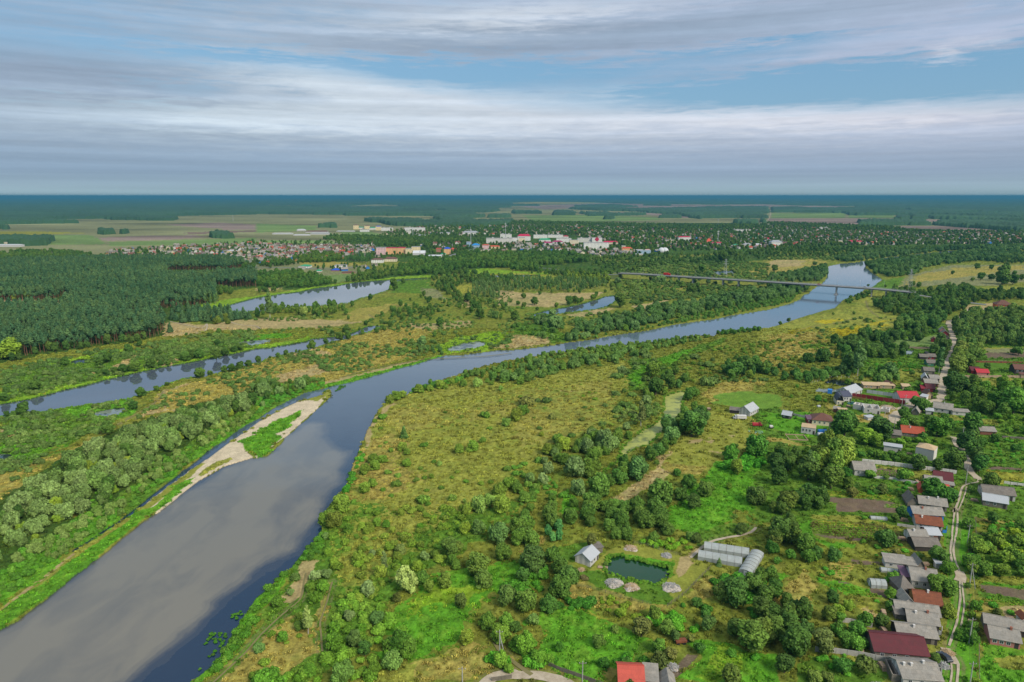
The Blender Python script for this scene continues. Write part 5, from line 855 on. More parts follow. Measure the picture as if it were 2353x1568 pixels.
# ------------------------------------------------------------------ fences
def fence(k, pts, h, m, label, step=2.4, th=.12, gap=None, cat='fence', pm='post', name='fence'):
    P = [Vector(G(*t(k, x, y))) for x, y in pts]; e = empty(name, P[0].x, P[0].y); tag(e, label, cat); mb = MB(); n = 0
    for a, b in zip(P[:-1], P[1:]):
        d = b-a; L = d.length; k_ = max(1, int(L/step)); u = d.normalized(); nn = Vector((-u.y, u.x)); o = P[0]
        for i in range(k_):
            p = a+d*(i/k_)-o; q = a+d*((i+1)/k_)-o; j = random.uniform(-.05, .05); s = u*.06
            if gap:      # rails / wires only
                for z in gap: mb.tube((p.x, p.y, z), (q.x, q.y, z), .025, n=4)
            else:
                p = p+s; q = q-s; c = [(p-nn*th/2), (q-nn*th/2), (q+nn*th/2), (p+nn*th/2)]
                mb.add([(w.x, w.y, -.2) for w in c]+[(w.x, w.y, h+j) for w in c], [(4, 5, 6, 7), (0, 1, 5, 4), (1, 2, 6, 5), (2, 3, 7, 6), (3, 0, 4, 7)])
            if n < 80: f = MB(); f.tube((p.x, p.y, -.2), (p.x, p.y, h+.12), .07, n=5); f.build('post', M_[pm], e); n += 1
    mb.build('panel' if not gap else 'wire', M_[m], e); return e
fence('l',[(430,1285),(620,1300),(830,1330),(985,1362),(1180,1395),(1400,1440),(1590,1480)],1.7,'fence','grey concrete slab fence in front of the maroon roofed house',pm='conc')
fence('l',[(1590,1480),(1588,1560)],1.7,'fence','short concrete slab fence beside the gravel heap',pm='conc')
fence('l',[(620,1008),(760,1020),(960,1065)],1.5,'fence','broken pale slab fence among the dark garden trees',pm='conc')
fence('l',[(1185,128),(1355,152)],1.2,'fence','short pale fence joining the rust roofed house',pm='conc')
fence('l',[(1600,190),(1640,192),(1642,150)],1.2,'blue','small blue fence corner by the track')
fence('l',[(1560,1125),(1592,1135),(1598,1085)],1.4,'white','white gate fence by the grey house')
fence('l',[(1938,1215),(1942,1600)],1.2,'post','thin wire fence running down right of the pole line',gap=(.4,.8,1.2),step=3)
fence('l',[(1908,60),(1910,210),(2000,225)],1.2,'post','thin wire fence round the upper right garden',gap=(.4,.8,1.2),step=3)
fence('h',[(862,1108),(1100,1130),(1400,1170),(1732,1215)],1.9,'white','long whitewashed wall stretching right from the broken corner house',th=.3,pm='conc',cat='wall',name='garden_wall')
fence('h',[(970,1250),(1150,1265),(1330,1300),(1440,1320)],1.2,'white','low white wall below the long whitewashed wall',th=.25,pm='conc',cat='wall',name='garden_wall')
fence('h',[(762,502),(900,520),(1060,545),(1258,572)],2.6,'redw','long dark red metal fence leading to the red roof')
fence('h',[(765,515),(900,538)],1.6,'ochre','ochre board fence below the dark red fence')
fence('h',[(905,466),(1060,486),(1240,515)],2.2,'silver','long pale blue-white metal fence on the lawn')
fence('h',[(1804,326),(1950,328),(2130,326),(2322,328)],1.8,'tan','long brown board fence below the red roofed barn')
fence('h',[(380,380),(480,360),(600,325),(780,328),(840,360)],1.3,'post','picket posts curving round the narrow pond',gap=(.5,1.1),step=2.5,pm='frame')
fence('h',[(220,672),(360,700),(470,712)],1.4,'conc','grey slab fence between cabin and bungalow')
fence('h',[(2165,1300),(2353,1325),(2500,1340)],1.3,'white','white slab fence at the right edge')
fence('h',[(2150,880),(2500,905)],1.3,'wood','weathered board fence at the right edge')
fence('h',[(1880,185),(2200,192),(2500,196)],1.3,'rust','rusty brown fence in the upper right fields')
fence('k',[(335,1412),(410,1450),(520,1490),(640,1530),(760,1575),(860,1610)],1.3,'post','grey picket fence along the dirt road',step=1.2,th=.05)
fence('k',[(600,684),(720,708),(860,745),(1000,790),(1200,840),(1280,858)],1.2,'post','wire fence on posts along the near side of the pond yard',gap=(.4,.8,1.1),step=2.6)
fence('k',[(1430,870),(1530,800),(1600,745),(1690,650),(1750,590),(1830,510)],1.3,'post','wire fence on posts along the right side of the pond yard',gap=(.4,.8,1.1),step=1.8)
fence('k',[(1120,290),(1250,315),(1400,365),(1560,408)],1.2,'post','wire fence on posts behind the pond yard',gap=(.4,.8,1.1),step=2.0)
fence('j',[(2165,1556),(2353,1530)],1.2,'post','grey board fence beside the pale road at the bottom',step=2)
# ------------------------------------------------------------------ heaps
def heap(k, x, y, wpx, hm, m, label, name='rubble_heap', cat='rubble heap', asp=.75, seed=0):
    cx, cy = G(*t(k, x, y)); R_ = wpx*.25*pxm(*t(k, x, y))/2; e = empty(name, cx, cy); tag(e, label, cat); n = 26; r = np.random.default_rng(seed); mb = MB(); rings = 7; vs = [(0, 0, hm)]
    for i in range(1, rings+1):
        for j in range(n):
            a = 6.283*j/n; q = i/rings; rr = R_*q*(1+.18*math.sin(3*a+seed)+.1*r.random()); vs.append((rr*math.cos(a), rr*math.sin(a)*asp*1.3, max(-.1, hm*(1-q**1.6)*(.75+.5*r.random())) if i < rings else -.1))
    fs = [(0, 1+j, 1+(j+1) % n) for j in range(n)]+[(1+(i-1)*n+j, 1+i*n+j, 1+i*n+(j+1) % n, 1+(i-1)*n+(j+1) % n) for i in range(1, rings) for j in range(n)]
    mb.add(vs, fs); mb.build('mound', m, e); s = MB()
    for _ in range(260):
        a = r.random()*6.283; q = r.random()**.6; px, py = R_*q*math.cos(a), R_*q*math.sin(a)*asp*1.3; z = hm*(1-q**1.6)*.95+.05; d = Vector(r.normal(size=3)); d.z *= .3; d.normalize(); l = .2+.5*r.random(); s.tube((px, py, z), (px+d.x*l, py+d.y*l, z+abs(d.z)*l+.05), .05+.05*r.random(), n=4)
    s.build('debris', M_['conc' if seed % 2 else 'ply'], e)
heap('k',938,655,165,1.1,M_['rub'],'largest pale rubble heap, leftmost of the three below the fish pond',seed=1)
heap('k',1097,695,140,1.1,M_['rub'],'middle pale rubble heap of the three below the fish pond',seed=2)
heap('k',1462,695,168,1.0,M_['rub'],'pale rubble heap at the lower right corner of the fish pond',seed=3)
heap('k',1092,335,122,.8,M_['rub'],'pale rubble heap behind the fish pond',seed=4)
heap('k',1420,403,92,.7,M_['rub'],'smallest rubble heap behind the fish pond on the right',seed=5)
heap('k',636,535,55,.6,M_['conc'],'small grey stone heap by the fish pond barn',seed=6)
heap('l',1612,1415,95,.8,M_['conc'],'grey gravel heap by the parked car',name='gravel_heap',cat='gravel heap',seed=7)
heap('l',1655,1295,110,.5,mat('sand_heap',(.52,.40,.26),.95),'spread sand heap above the parked car',name='sand_heap',cat='sand heap',seed=8)
heap('h',970,600,120,1.8,mat('dry_earth',(.30,.22,.10),.95),'brown earth mound behind the roofless house',name='earth_mound',cat='earth mound',seed=9)
heap('h',1100,600,150,1.0,M_['rub'],'pale heap of building blocks right of the roofless house',seed=10)
heap('k',1475,1430,110,.9,M_['rub'],'pile of scrap boards beside the dark soil bed',name='scrap_pile',cat='scrap pile',seed=11)
heap('k',1420,1480,70,.7,M_['silver'],'small pale scrap pile behind the bottom sheds',name='scrap_pile',cat='scrap pile',seed=12)
heap('l',1010,1610,110,.8,M_['silver'],'pale sheet metal pile at the bottom edge',name='scrap_pile',cat='scrap pile',seed=13)
heap('d',1010,1030,90,.8,M_['rub'],'rubble slope below the bridge end',seed=14)
# ------------------------------------------------------------------ poles and wires
def pole(k, x, y, h, label, strut=False, lamp=False):
    X, Y = G(*t(k, x, y)); e = empty('utility_pole', X, Y); tag(e, label, 'utility pole'); m = MB(); m.tube((0, 0, -.3), (0, 0, h), .16, .11, 8); m.build('post', M_['conc'], e)
    c = MB(); c.box(-.9, .9, -.06, .06, h-.5, h-.38); c.build('crossarm', M_['post'], e)
    for i in (-.8, 0, .8): q = MB(); q.tube((i, 0, h-.38 if i else h), (i, 0, h-.2 if i else h+.18), .06, n=6); q.build('insulator', M_['frame'], e)
    if strut: q = MB(); q.tube((1.6, -.6, -.2), (0, 0, h-1.2), .11, n=6); q.build('strut', M_['conc'], e)
    return (X, Y, h-.2)
def wire(a, b, label):
    e = None
    for i in (-.8, 0, .8):
        m = MB(); n = 8; pts = []
        for j in range(n+1):
            s = j/n; pts.append((a[0]*(1-s)+b[0]*s+i, a[1]*(1-s)+b[1]*s, a[2]*(1-s)+b[2]*s-4*s*(1-s)*.9))
        for p, q in zip(pts[:-1], pts[1:]): m.tube(p, q, .022, n=4)
        if e is None: e = m.build('power_cable', M_['black']); tag(e, label, 'power cable')
        else: m.build('cable_strand', M_['black'], e)
PL_ = [pole('l',1846,1640,8,'concrete utility pole at the bottom edge of the pole line'), pole('l',1846,1215,8,'concrete utility pole beside the leafy bushes, second of the line from the bottom'), pole('l',1848,700,8.5,'concrete utility pole with slanting strut at the track junction',True), pole('l',1828,310,8,'concrete utility pole beside the round bush above the junction'), pole('h',1815,1310,8.5,'tall utility pole where the dirt lanes meet'), pole('h',1778,940,9,'tall utility pole in front of the dark roadside trees')]
for i, (a, b) in enumerate(zip(PL_[:-1], PL_[1:])): wire(a, b, ['cables between the two lowest poles of the line', 'cables between the bushes and the track junction pole', 'cables above the junction up to the round bush', 'cables from the round bush to the lane meeting pole', 'cables between the two poles by the roadside trees'][i])
for k_, x_, y_, h_, l_ in (('j',2240,1332,8,'lone utility pole with strut near the path'), ('j',1898,1620,6,'short utility pole in dry grass at the bottom edge'), ('h',1160,790,7,'utility pole at the bend of the curved road'), ('h',1258,590,7,'utility pole in front of the brilliant red roof'), ('h',556,850,7,'utility pole beside the blue trailer'), ('k',645,1600,7,'utility pole behind the picket fence'), ('h',1072,688,5,'thin pole in front of the roofless house'), ('h',1228,600,5,'thin pole on the earth slope by the curved road')): pole(k_, x_, y_, h_, l_, l_.startswith('lone'))
# ------------------------------------------------------------------ vehicles
def vehicle(x, y, rz, L, w, h, paint, label, name='parked_car', cat='car', z=0, group=None):
    e = empty(name, x, y, rz, z); tag(e, label, cat, group); b = MB(); hl, hw = L/2, w/2
    pr = [(-hl, .3), (-hl, .75), (-hl*.94, .9), (-hl*.55, .95), (hl*.45, .95), (hl*.93, .8), (hl, .6), (hl, .3)]; n = len(pr)
    b.add([(q, -hw, z_) for q, z_ in pr]+[(q, hw, z_) for q, z_ in pr], [tuple(range(n)), tuple(range(2*n-1, n-1, -1))]+[(i, i+n, (i+1) % n+n, (i+1) % n) for i in range(n)]); b.build('body', paint, e)
    c = MB(); g = [(-hl*.88, .9), (-hl*.62, h-.04), (hl*.12, h-.04), (hl*.5, .9)]; c.add([(q, -hw*.86, z_) for q, z_ in g]+[(q, hw*.86, z_) for q, z_ in g], [(0, 1, 2, 3), (7, 6, 5, 4), (0, 4, 5, 1), (1, 5, 6, 2), (2, 6, 7, 3)]); c.build('cabin_glass', M_['glass'], e)
    r = MB(); r.box(-hl*.64, hl*.15, -hw*.8, hw*.8, h-.05, h+.02); r.build('roof_panel', paint, e)
    for sx in (-.62, .62):
        for sy in (-1, 1): q = MB(); q.tube((hl*sx, sy*(hw-.2), .32), (hl*sx, sy*(hw+.01), .32), .32, n=12); wh = q.build('wheel', M_['black'], e); q = MB(); q.tube((hl*sx, sy*(hw+.005), .32), (hl*sx, sy*(hw+.03), .32), .17, n=8); q.build('rim', M_['silver'], wh)
    for sy in (-.7, .7): q = MB(); q.box(hl-.04, hl+.03, hw*sy-.15, hw*sy+.15, .6, .75); q.build('headlight', M_['frame'], e)
    return e
cp_dark = mat('dark_car_paint', (.03,.035,.045), .25, spec=.6); cp_green = mat('green_car_paint', (.03,.16,.16), .3, spec=.6); cp_red = mat('red_car_paint', (.55,.03,.03), .3, spec=.5); cp_white = mat('white_car_paint', (.7,.7,.7), .3, spec=.5)
vehicle(*G(*t('l',1620,1345)), R(100), 4.1, 1.7, 1.45, cp_dark, 'dark car parked by the sand heap near the maroon roofed house')
vehicle(*G(*t('h',1716,1408)), R(80), 4.1, 1.7, 1.45, cp_dark, 'dark car parked at the end of the coral roofed house')
vehicle(*G(*t('h',766,570)), R(170), 4.2, 1.7, 1.45, cp_green, 'teal car parked beside the white house with dark roof')
def trailer(k, x, y, L, w, h, m, rz, label, name='trailer', cat='trailer', cab=None):
    X, Y = G(*t(k, x, y)); e = empty(name, X, Y, rz); tag(e, label, cat); b = MB(); b.box(-L/2, L/2, -w/2, w/2, .7, .7+h); b.box(-L/2-.04, L/2+.04, -w/2-.04, w/2+.04, .7+h, .78+h); b.build('box', M_[m], e); f = MB(); f.box(-L/2, L/2+.8, -.35, .35, .5, .7); f.build('chassis', M_['black'], e)
    for sx in (-.6, .55):
        for sy in (-1, 1): q = MB(); q.tube((L/2*sx, sy*(w/2-.25), .42), (L/2*sx, sy*w/2, .42), .42, n=12); q.build('wheel', M_['black'], e)
    if cab:
        q = MB(); q.box(L/2+.3, L/2+2, -w/2+.1, w/2-.1, .6, 1.3); q.box(L/2+.3, L/2+1.2, -w/2+.15, w/2-.15, 1.3, 2.3); q.build('cab', M_[cab], e); q = MB(); q.box(L/2+1.15, L/2+1.23, -w/2+.25, w/2-.25, 1.4, 2.1); q.build('windscreen', M_['glass'], e)
        for sy in (-1, 1): q = MB(); q.tube((L/2+1.4, sy*(w/2-.3), .42), (L/2+1.4, sy*(w/2-.05), .42), .42, n=12); q.build('wheel', M_['black'], e)
trailer('h',515,845,6,2.2,1.6,'blue',0,'bright blue cargo trailer below the brown bungalow')
trailer('g',2108,708,5,2.2,1.6,'white',R(175),'white box truck in front of the meadow barn','box_truck','truck','silver')
trailer('g',2235,772,3,1.8,1.1,'red',R(-5),'red farm machine in the meadow','farm_machine','farm machine','redw')
trailer('g',1808,624,1.8,1.2,.7,'tan',R(-8),'small brown cart alone in the meadow','cart','cart')
trailer('k',1550,1208,3.0,1.5,.5,'rust',R(8),'rusty red steel container standing in the garden','container','container')
trailer('h',28,790,1.6,1.4,.8,'white',0,'white crate box at the meadow edge','crate','crate')
# hay-coloured tank, dock, frame, posts
def tank(k, x, y, r, l, label):
    X, Y = G(*t(k, x, y)); m = MB(); n = 14; rings = [(-l/2, .05), (-l/2+.15, r*.75), (-l/2+.4, r), (l/2-.4, r), (l/2-.15, r*.75), (l/2, .05)]; vs = []
    for xx, rr in rings: vs += [(xx, rr*math.cos(6.283*i/n), r+rr*math.sin(6.283*i/n)) for i in range(n)]
    m.add(vs, [(a*n+i, a*n+(i+1) % n, (a+1)*n+(i+1) % n, (a+1)*n+i) for a in range(5) for i in range(n)]); e = empty('water_tank', X, Y, .1); tag(e, label, 'water tank'); m.build('barrel', M_['silver'], e); s = MB(); s.box(-l/4, -l/4+.2, -r*.8, r*.8, -.1, r*.5); s.box(l/4, l/4+.2, -r*.8, r*.8, -.1, r*.5); s.build('cradle', M_['post'], e)
tank('h',478,862,1.0,3.4,'white rounded tank left of its smaller twin by the blue trailer'); tank('h',524,864,.9,2.2,'smaller white rounded tank below the blue trailer')
tank('h',465,598,.7,2.2,'small white tank lying in the grass left of the cream shed')
X, Y = G(*t('k',832,512)); e = empty('fishing_jetty', X, Y, R(-12)); tag(e, 'small plank jetty on the left bank of the fish pond', 'jetty')
m = MB()
for i in range(8): m.box(-1.6+i*.42, -1.6+i*.42+.38, -.7, .7, .3, .36)
m.build('deck', M_['tan'], e)
for x_ in (-1.4, 1.4):
    for y_ in (-.6, .6): m = MB(); m.tube((x_, y_, -1.6), (x_, y_, .9 if y_ > 0 else .3), .08, n=6); m.build('leg', M_['post'], e)
X, Y = G(*t('g',2242,828)); e = empty('garden_frame', X, Y, R(-6)); tag(e, 'pale green rectangular frame lying in the meadow', 'frame'); m = MB()
for b_ in ((-3.4, 3.4, -1.5, -1.3), (-3.4, 3.4, 1.3, 1.5), (-3.4, -3.2, -1.3, 1.3), (3.2, 3.4, -1.3, 1.3), (-.1, .1, -1.3, 1.3)): m.box(*b_, .0, .35)
m.build('beams', mat('mint_paint', (.35,.55,.48), .7), e)
def boat(k, x, y, L, rz, m, label):
    X, Y = G(*t(k, x, y)); e = empty('rowing_boat', X, Y, rz, ZW); tag(e, label, 'boat'); b = MB(); n = 9; vs = []
    for i in range(n):
        s = -1+2*i/(n-1); w = .65*math.sqrt(max(.02, 1-abs(s)**2.5)); vs += [(s*L/2, -w, .45), (s*L/2, -w*.6, -.1), (s*L/2, w*.6, -.1), (s*L/2, w, .45)]
    b.add(vs, [(4*i+j, 4*i+4+j, 4*i+5+j, 4*i+1+j) for i in range(n-1) for j in range(3)]+[(0, 1, 2, 3), tuple(4*(n-1)+3-j for j in range(4))]); b.build('hull', M_[m], e)
    for s in (-.4, .3): q = MB(); q.box(s*L/2-.12, s*L/2+.12, -.5, .5, .25, .3); q.build('bench', M_['tan'], e)
boat('f',1560,456,4,R(5),'white','small white boat drawn up by the riverside bushes')
# ------------------------------------------------------------------ the road bridge
PB0, PB1 = Vector(G(1560, 650.2)), Vector(G(2002, 682)); bd = (PB1-PB0); BL = bd.length; bu = bd.normalized(); brz = math.atan2(bu.y, bu.x); x0, x1 = -92.0, BL+46; HB = 9.0
be = empty('road_bridge', PB0.x, PB0.y, brz); tag(be, 'long concrete road bridge on tall piers crossing the river', 'bridge')
def dz(x): return HB+1.4*math.exp(-((x-BL*.82)/160)**2)-2.2*max(0, (-x-60)/90)-2.0*max(0, (x-BL-10)/60)
def deck(mb, y0, y1, za, zb, a=x0, b=x1, n=40):
    for i in range(n):
        p, q = a+(b-a)*i/n, a+(b-a)*(i+1)/n; z0, z1 = dz(p), dz(q)
        mb.add([(p, y0, z0+za), (q, y0, z1+za), (q, y1, z1+za), (p, y1, z0+za), (p, y0, z0+zb), (q, y0, z1+zb), (q, y1, z1+zb), (p, y1, z0+zb)], [(3, 2, 1, 0), (4, 5, 6, 7), (0, 1, 5, 4), (2, 3, 7, 6)])
m = MB(); deck(m, -5.6, 5.6, -.35, .05); m.build('deck', mat('bridge_concrete', (.34,.33,.31), .9, (.26,.25,.23), .7, .3), be); m = MB(); deck(m, -4.2, 4.2, .055, .075); m.build('roadway', asph, be)
for y_ in (-4.4, -1.5, 1.5, 4.4): m = MB(); deck(m, y_-.35, y_+.35, -1.5, -.36); m.build('girder', mat('girder', (.30,.28,.25), .9, (.18,.16,.14), .6, .7), be)
for y_ in (-5.4, 5.4):
    m = MB(); deck(m, y_-.05, y_+.05, 1.0, 1.12); deck(m, y_-.04, y_+.04, .55, .63)
    for i in range(160): p = x0+(x1-x0)*i/159; m.box(p-.07, p+.07, y_-.06, y_+.06, dz(p)+.05, dz(p)+1.0)
    m.build('railing', M_['conc'], be)
def onb(u, v):
    q = Vector(G(u, v))-PB0; return q.dot(bu)
for (u_, v_, r_) in ((1518,647,0),(1560,650.2,0),(1592,652.5,0),(1661,657.6,0),(1697,660,0),(1842,671,1),(1920,677,1),(2002,682,0),(2035,684.2,0)):
    p = onb(u_, v_); m = MB(); z = dz(p)-1.5; zz = -2 if r_ else -.4
    for y_ in (-2.6, 2.6): m.tube((p, y_, zz), (p, y_, z-.6), .75, n=10)
    pr = m.build('pier', M_['conc'], be); m = MB(); m.box(p-.9, p+.9, -5, 5, z-.7, z); m.build('pier_cap', M_['conc'], pr)
    if r_: m = MB(); m.box(p-1.8, p+1.8, -5.5, 5.5, -2, .6); m.build('pier_footing', M_['conc'], pr)
def lampx(p, side, i):
    w = PB0+bu*p+Vector((-bu.y, bu.x))*side*5.2; e = empty('street_lamp', w.x, w.y, brz, dz(p)); tag(e, 'slim grey street lamp standing along the bridge railing', 'street lamp', 'street lamps on the bridge'); m = MB(); m.tube((0, 0, 0), (0, 0, 8), .1, .07, 6); m.build('post', M_['conc'], e); m = MB(); m.tube((0, 0, 8), (0, -side*1.4, 8.3), .05, n=5); m.box(-.15, .15, min(-side*1.3, -side*2), max(-side*1.3, -side*2), 8.25, 8.4); m.build('lamp_head', M_['frame'], e)
for i, q in enumerate(np.linspace(x0+10, x1-8, 15)): lampx(float(q), 1, i)
w_ = PB0+bu*onb(1530, 636+12.5); trk = empty('red_truck', w_.x, w_.y, brz, dz(onb(1530, 648))+.08); tag(trk, 'red lorry driving on the left part of the bridge', 'truck')
m = MB(); m.box(-4.5, 3, -1.25, 1.25, 1.0, 3.7); m.build('cargo_box', M_['redw'] if 0 else mat('lorry_red', (.65,.02,.02), .4), trk); m = MB(); m.box(3.3, 5.4, -1.2, 1.2, .7, 2.9); m.build('cab', MATS['lorry_red'], trk); m = MB(); m.box(5.38, 5.45, -1.05, 1.05, 1.7, 2.6); m.build('windscreen', M_['glass'], trk)
m = MB(); m.box(-4.5, 5.2, -.5, .5, .6, .98); m.build('chassis', M_['black'], trk)
for sx in (-3.6, -2.4, 4.3):
    for sy in (-1, 1): q = MB(); q.tube((sx, sy*.95, .5), (sx, sy*1.25, .5), .5, n=12); q.build('wheel', M_['black'], trk)
for u_, v_, sd, pt, lb in ((1880, 656, -1.8, cp_red, 'red car driving on the middle of the bridge'), (1985, 661, 1.8, cp_white, 'white van-like car driving near the right end of the bridge')):
    p = onb(u_, 674 if u_ < 1900 else 681); w_ = PB0+bu*p+Vector((-bu.y, bu.x))*sd; vehicle(w_.x, w_.y, brz, 4.4, 1.8, 1.5, pt, lb, name='moving_car', z=dz(p)+.08)
# embankments carrying the road on both sides
def embank(a, b, label):
    m = MB(); n = 16; vs = []
    for i in range(n+1):
        p = a+(b-a)*i/n; z = max(.3, dz(p)-.1 if abs(p-(x0 if a < 0 else x1)) > 1e9 else 6.0*(1-i/n)**1.2+.3); w = PB0+bu*p; nn = Vector((-bu.y, bu.x))
        for s, zz in ((-5.5-z*1.6, -.3), (-5.5, z), (5.5, z), (5.5+z*1.6, -.3)): q = w+nn*s; vs.append((q.x, q.y, zz))
    m.add(vs, [(4*i+j, 4*i+4+j, 4*i+5+j, 4*i+1+j) for i in range(n) for j in range(3)]+[(0, 1, 2, 3)]); o = m.build('embankment', mat('bank_grass', (.10,.13,.03), .95)); struct(o, label=label)
    r = MB(); vs = []
    for i in range(n+1):
        p = a+(b-a)*i/n; z = 6.0*(1-i/n)**1.2+.36; w = PB0+bu*p; nn = Vector((-bu.y, bu.x))
        for s in (-4, 4): q = w+nn*s; vs.append((q.x, q.y, z))
    r.add(vs, [(2*i, 2*i+2, 2*i+3, 2*i+1) for i in range(n)]); struct(r.build('road', asph), label=label.replace('grassy slope', 'asphalt'))
embank(x0+1, x0-90, 'grassy slope under the road left of the bridge'); embank(x1-1, x1+70, 'grassy slope under the road right of the bridge')
# power pylons
def pylon(u, v, h, label):
    X, Y = G(u, v); e = empty('pylon', X, Y); tag(e, label, 'pylon'); m = MB(); b = h*.09
    L = lambda z: b*(1-z/h)+.35
    for sx, sy in ((-1, -1), (1, -1), (1, 1), (-1, 1)): m.tube((sx*b, sy*b, -.3), (sx*.3, sy*.3, h), .12, n=4)
    for i in range(7):
        z0_, z1_ = h*i/7, h*(i+1)/7
        for s1, s2 in (((-1, -1), (1, -1)), ((1, -1), (1, 1)), ((1, 1), (-1, 1)), ((-1, 1), (-1, -1))): m.tube((s1[0]*L(z0_), s1[1]*L(z0_), z0_), (s2[0]*L(z1_), s2[1]*L(z1_), z1_), .06, n=4)
    m.build('tower', M_['silver'], e)
    for z, w in ((h*.72, 4), (h*.84, 3), (h*.95, 2)): q = MB(); q.box(-w, w, -.15, .15, z, z+.25); q.build('crossarm', M_['silver'], e)
pylon(1666, 636, 27, 'lattice pylon behind the middle of the bridge'); pylon(2090, 662, 25, 'lattice pylon near the right end of the bridge')
pylon(536, 509.5, 32, 'distant lattice pylon on the left plain'); pylon(1650, 519, 30, 'distant lattice pylon behind the town trees')
# ------------------------------------------------------------------ the town
def facade(name, wall, win=(.22,.22,.22), wx=3.2, wz=2.9, k=.36):
    if name in MATS: return MATS[name]
    m, N, b = nt(name); tc = N.nodes.new('ShaderNodeTexCoord').outputs['Object']; s = N.nodes.new('ShaderNodeSeparateXYZ'); N.links.new(tc, s.inputs[0])
    fx = math_(N, 'FRACT', math_(N, 'DIVIDE', math_(N, 'ADD', s.outputs[0], s.outputs[1]), wx)); fz = math_(N, 'FRACT', math_(N, 'DIVIDE', s.outputs[2], wz))
    a = math_(N, 'MULTIPLY', math_(N, 'GREATER_THAN', fx, .5-k/2), math_(N, 'LESS_THAN', fx, .5+k/2)); c = math_(N, 'MULTIPLY', math_(N, 'GREATER_THAN', fz, .32), math_(N, 'LESS_THAN', fz, .80))
    f = noise(N, tc, .3, 3); w = vmul(N, rgb(N, wall), mrange(N, f, .3, .7, .85, 1.1)); N.links.new(mixc(N, math_(N, 'MULTIPLY', a, c), w, win), b.inputs['Base Color']); b.inputs['Roughness'].default_value = .8; MATS[name] = m; return m
FC = {'white': facade('white_panel_facade', (.80,.77,.70)), 'grey': facade('grey_panel_facade', (.70,.66,.58)), 'cream': facade('cream_facade', (.80,.68,.46)), 'orange': facade('orange_facade', (.82,.45,.18)), 'pink': facade('pink_facade', (.80,.50,.48)), 'yellow': facade('yellow_facade', (.85,.68,.36)), 'blue': facade('pale_blue_facade', (.35,.50,.62)), 'brick': facade('brick_facade', (.42,.17,.10)), 'shed': mat('long_farm_shed', (.60,.58,.55), .9)}
RC = {'flat': mat('bitumen_roof', (.34,.33,.32), .9), 'red': mat('crimson_roof', (.50,.02,.07), .6), 'magenta': mat('magenta_roof', (.36,.03,.12), .6), 'orange': mat('vermilion_roof', (.62,.09,.04), .6), 'blue': mat('cobalt_roof', (.02,.09,.50), .5), 'teal': mat('blue_roof', (.02,.25,.60), .5), 'green': mat('emerald_roof', (.02,.32,.14), .5), 'grey': mat('grey_metal_roof', (.36,.37,.38), .6), 'white': mat('white_roof', (.66,.66,.66), .6), 'brown': mat('brown_roof', (.16,.08,.06), .7)}
TOWN = []
def block(k, xa, xb, yb, yt, dep_, wall, roof, label, hip=0, name='apartment_block', cat='apartment block', arch=0, tow=0):
    u0, v0 = t(k, xa, yb); u1, v1 = t(k, xb, yb); A = Vector(G(u0, v0)); B = Vector(G(u1, v1)); L = (B-A).length; h = (yb-yt)*.25*pxm((u0+u1)/2, v0)*.97
    TOWN.append((A.x, B.x, A.y-3, A.y+dep_+3)); e = empty(name, A.x, A.y, 0); tag(e, label, cat); rise = h*hip; hb = h-rise; w = MB(); w.box(0, L, 0, dep_, -.5, hb); w.build('wall', FC[wall], e); r = MB()
    if arch:
        n = 8; pr = [(dep_*i/n, hb+rise*math.sin(math.pi*i/n)) for i in range(n+1)]; r.add([(0, y, z) for y, z in pr]+[(L, y, z) for y, z in pr], [(i, i+n+1, i+n+2, i+1) for i in range(n)]+[tuple(range(n+1)), tuple(range(2*n+1, n, -1))])
    elif hip:
        i = min(L, dep_)*.35; r.add([(-.6, -.6, hb), (L+.6, -.6, hb), (L+.6, dep_+.6, hb), (-.6, dep_+.6, hb), (i, dep_/2, h), (L-i, dep_/2, h)], [(0, 1, 5, 4), (1, 2, 5), (2, 3, 4, 5), (3, 0, 4), (3, 2, 1, 0)])
    else: r.box(-.3, L+.3, -.3, dep_+.3, hb+.02, hb+.5)
    r.build('roof', RC[roof], e)
    if not hip and L > 30:
        for q in range(max(2, int(L/28))): c = MB(); x = L*(q+.5)/max(2, int(L/28)); c.box(x-2, x+2, dep_*.4, dep_*.7, hb+.5, hb+2.3); c.build('stair_housing', FC['shed'], e)
    if tow: c = MB(); c.box(-.2, L*tow, -1.2, 0, -.4, hb+1); c.build('bay', FC['pink'], e)
    return e
B_ = block
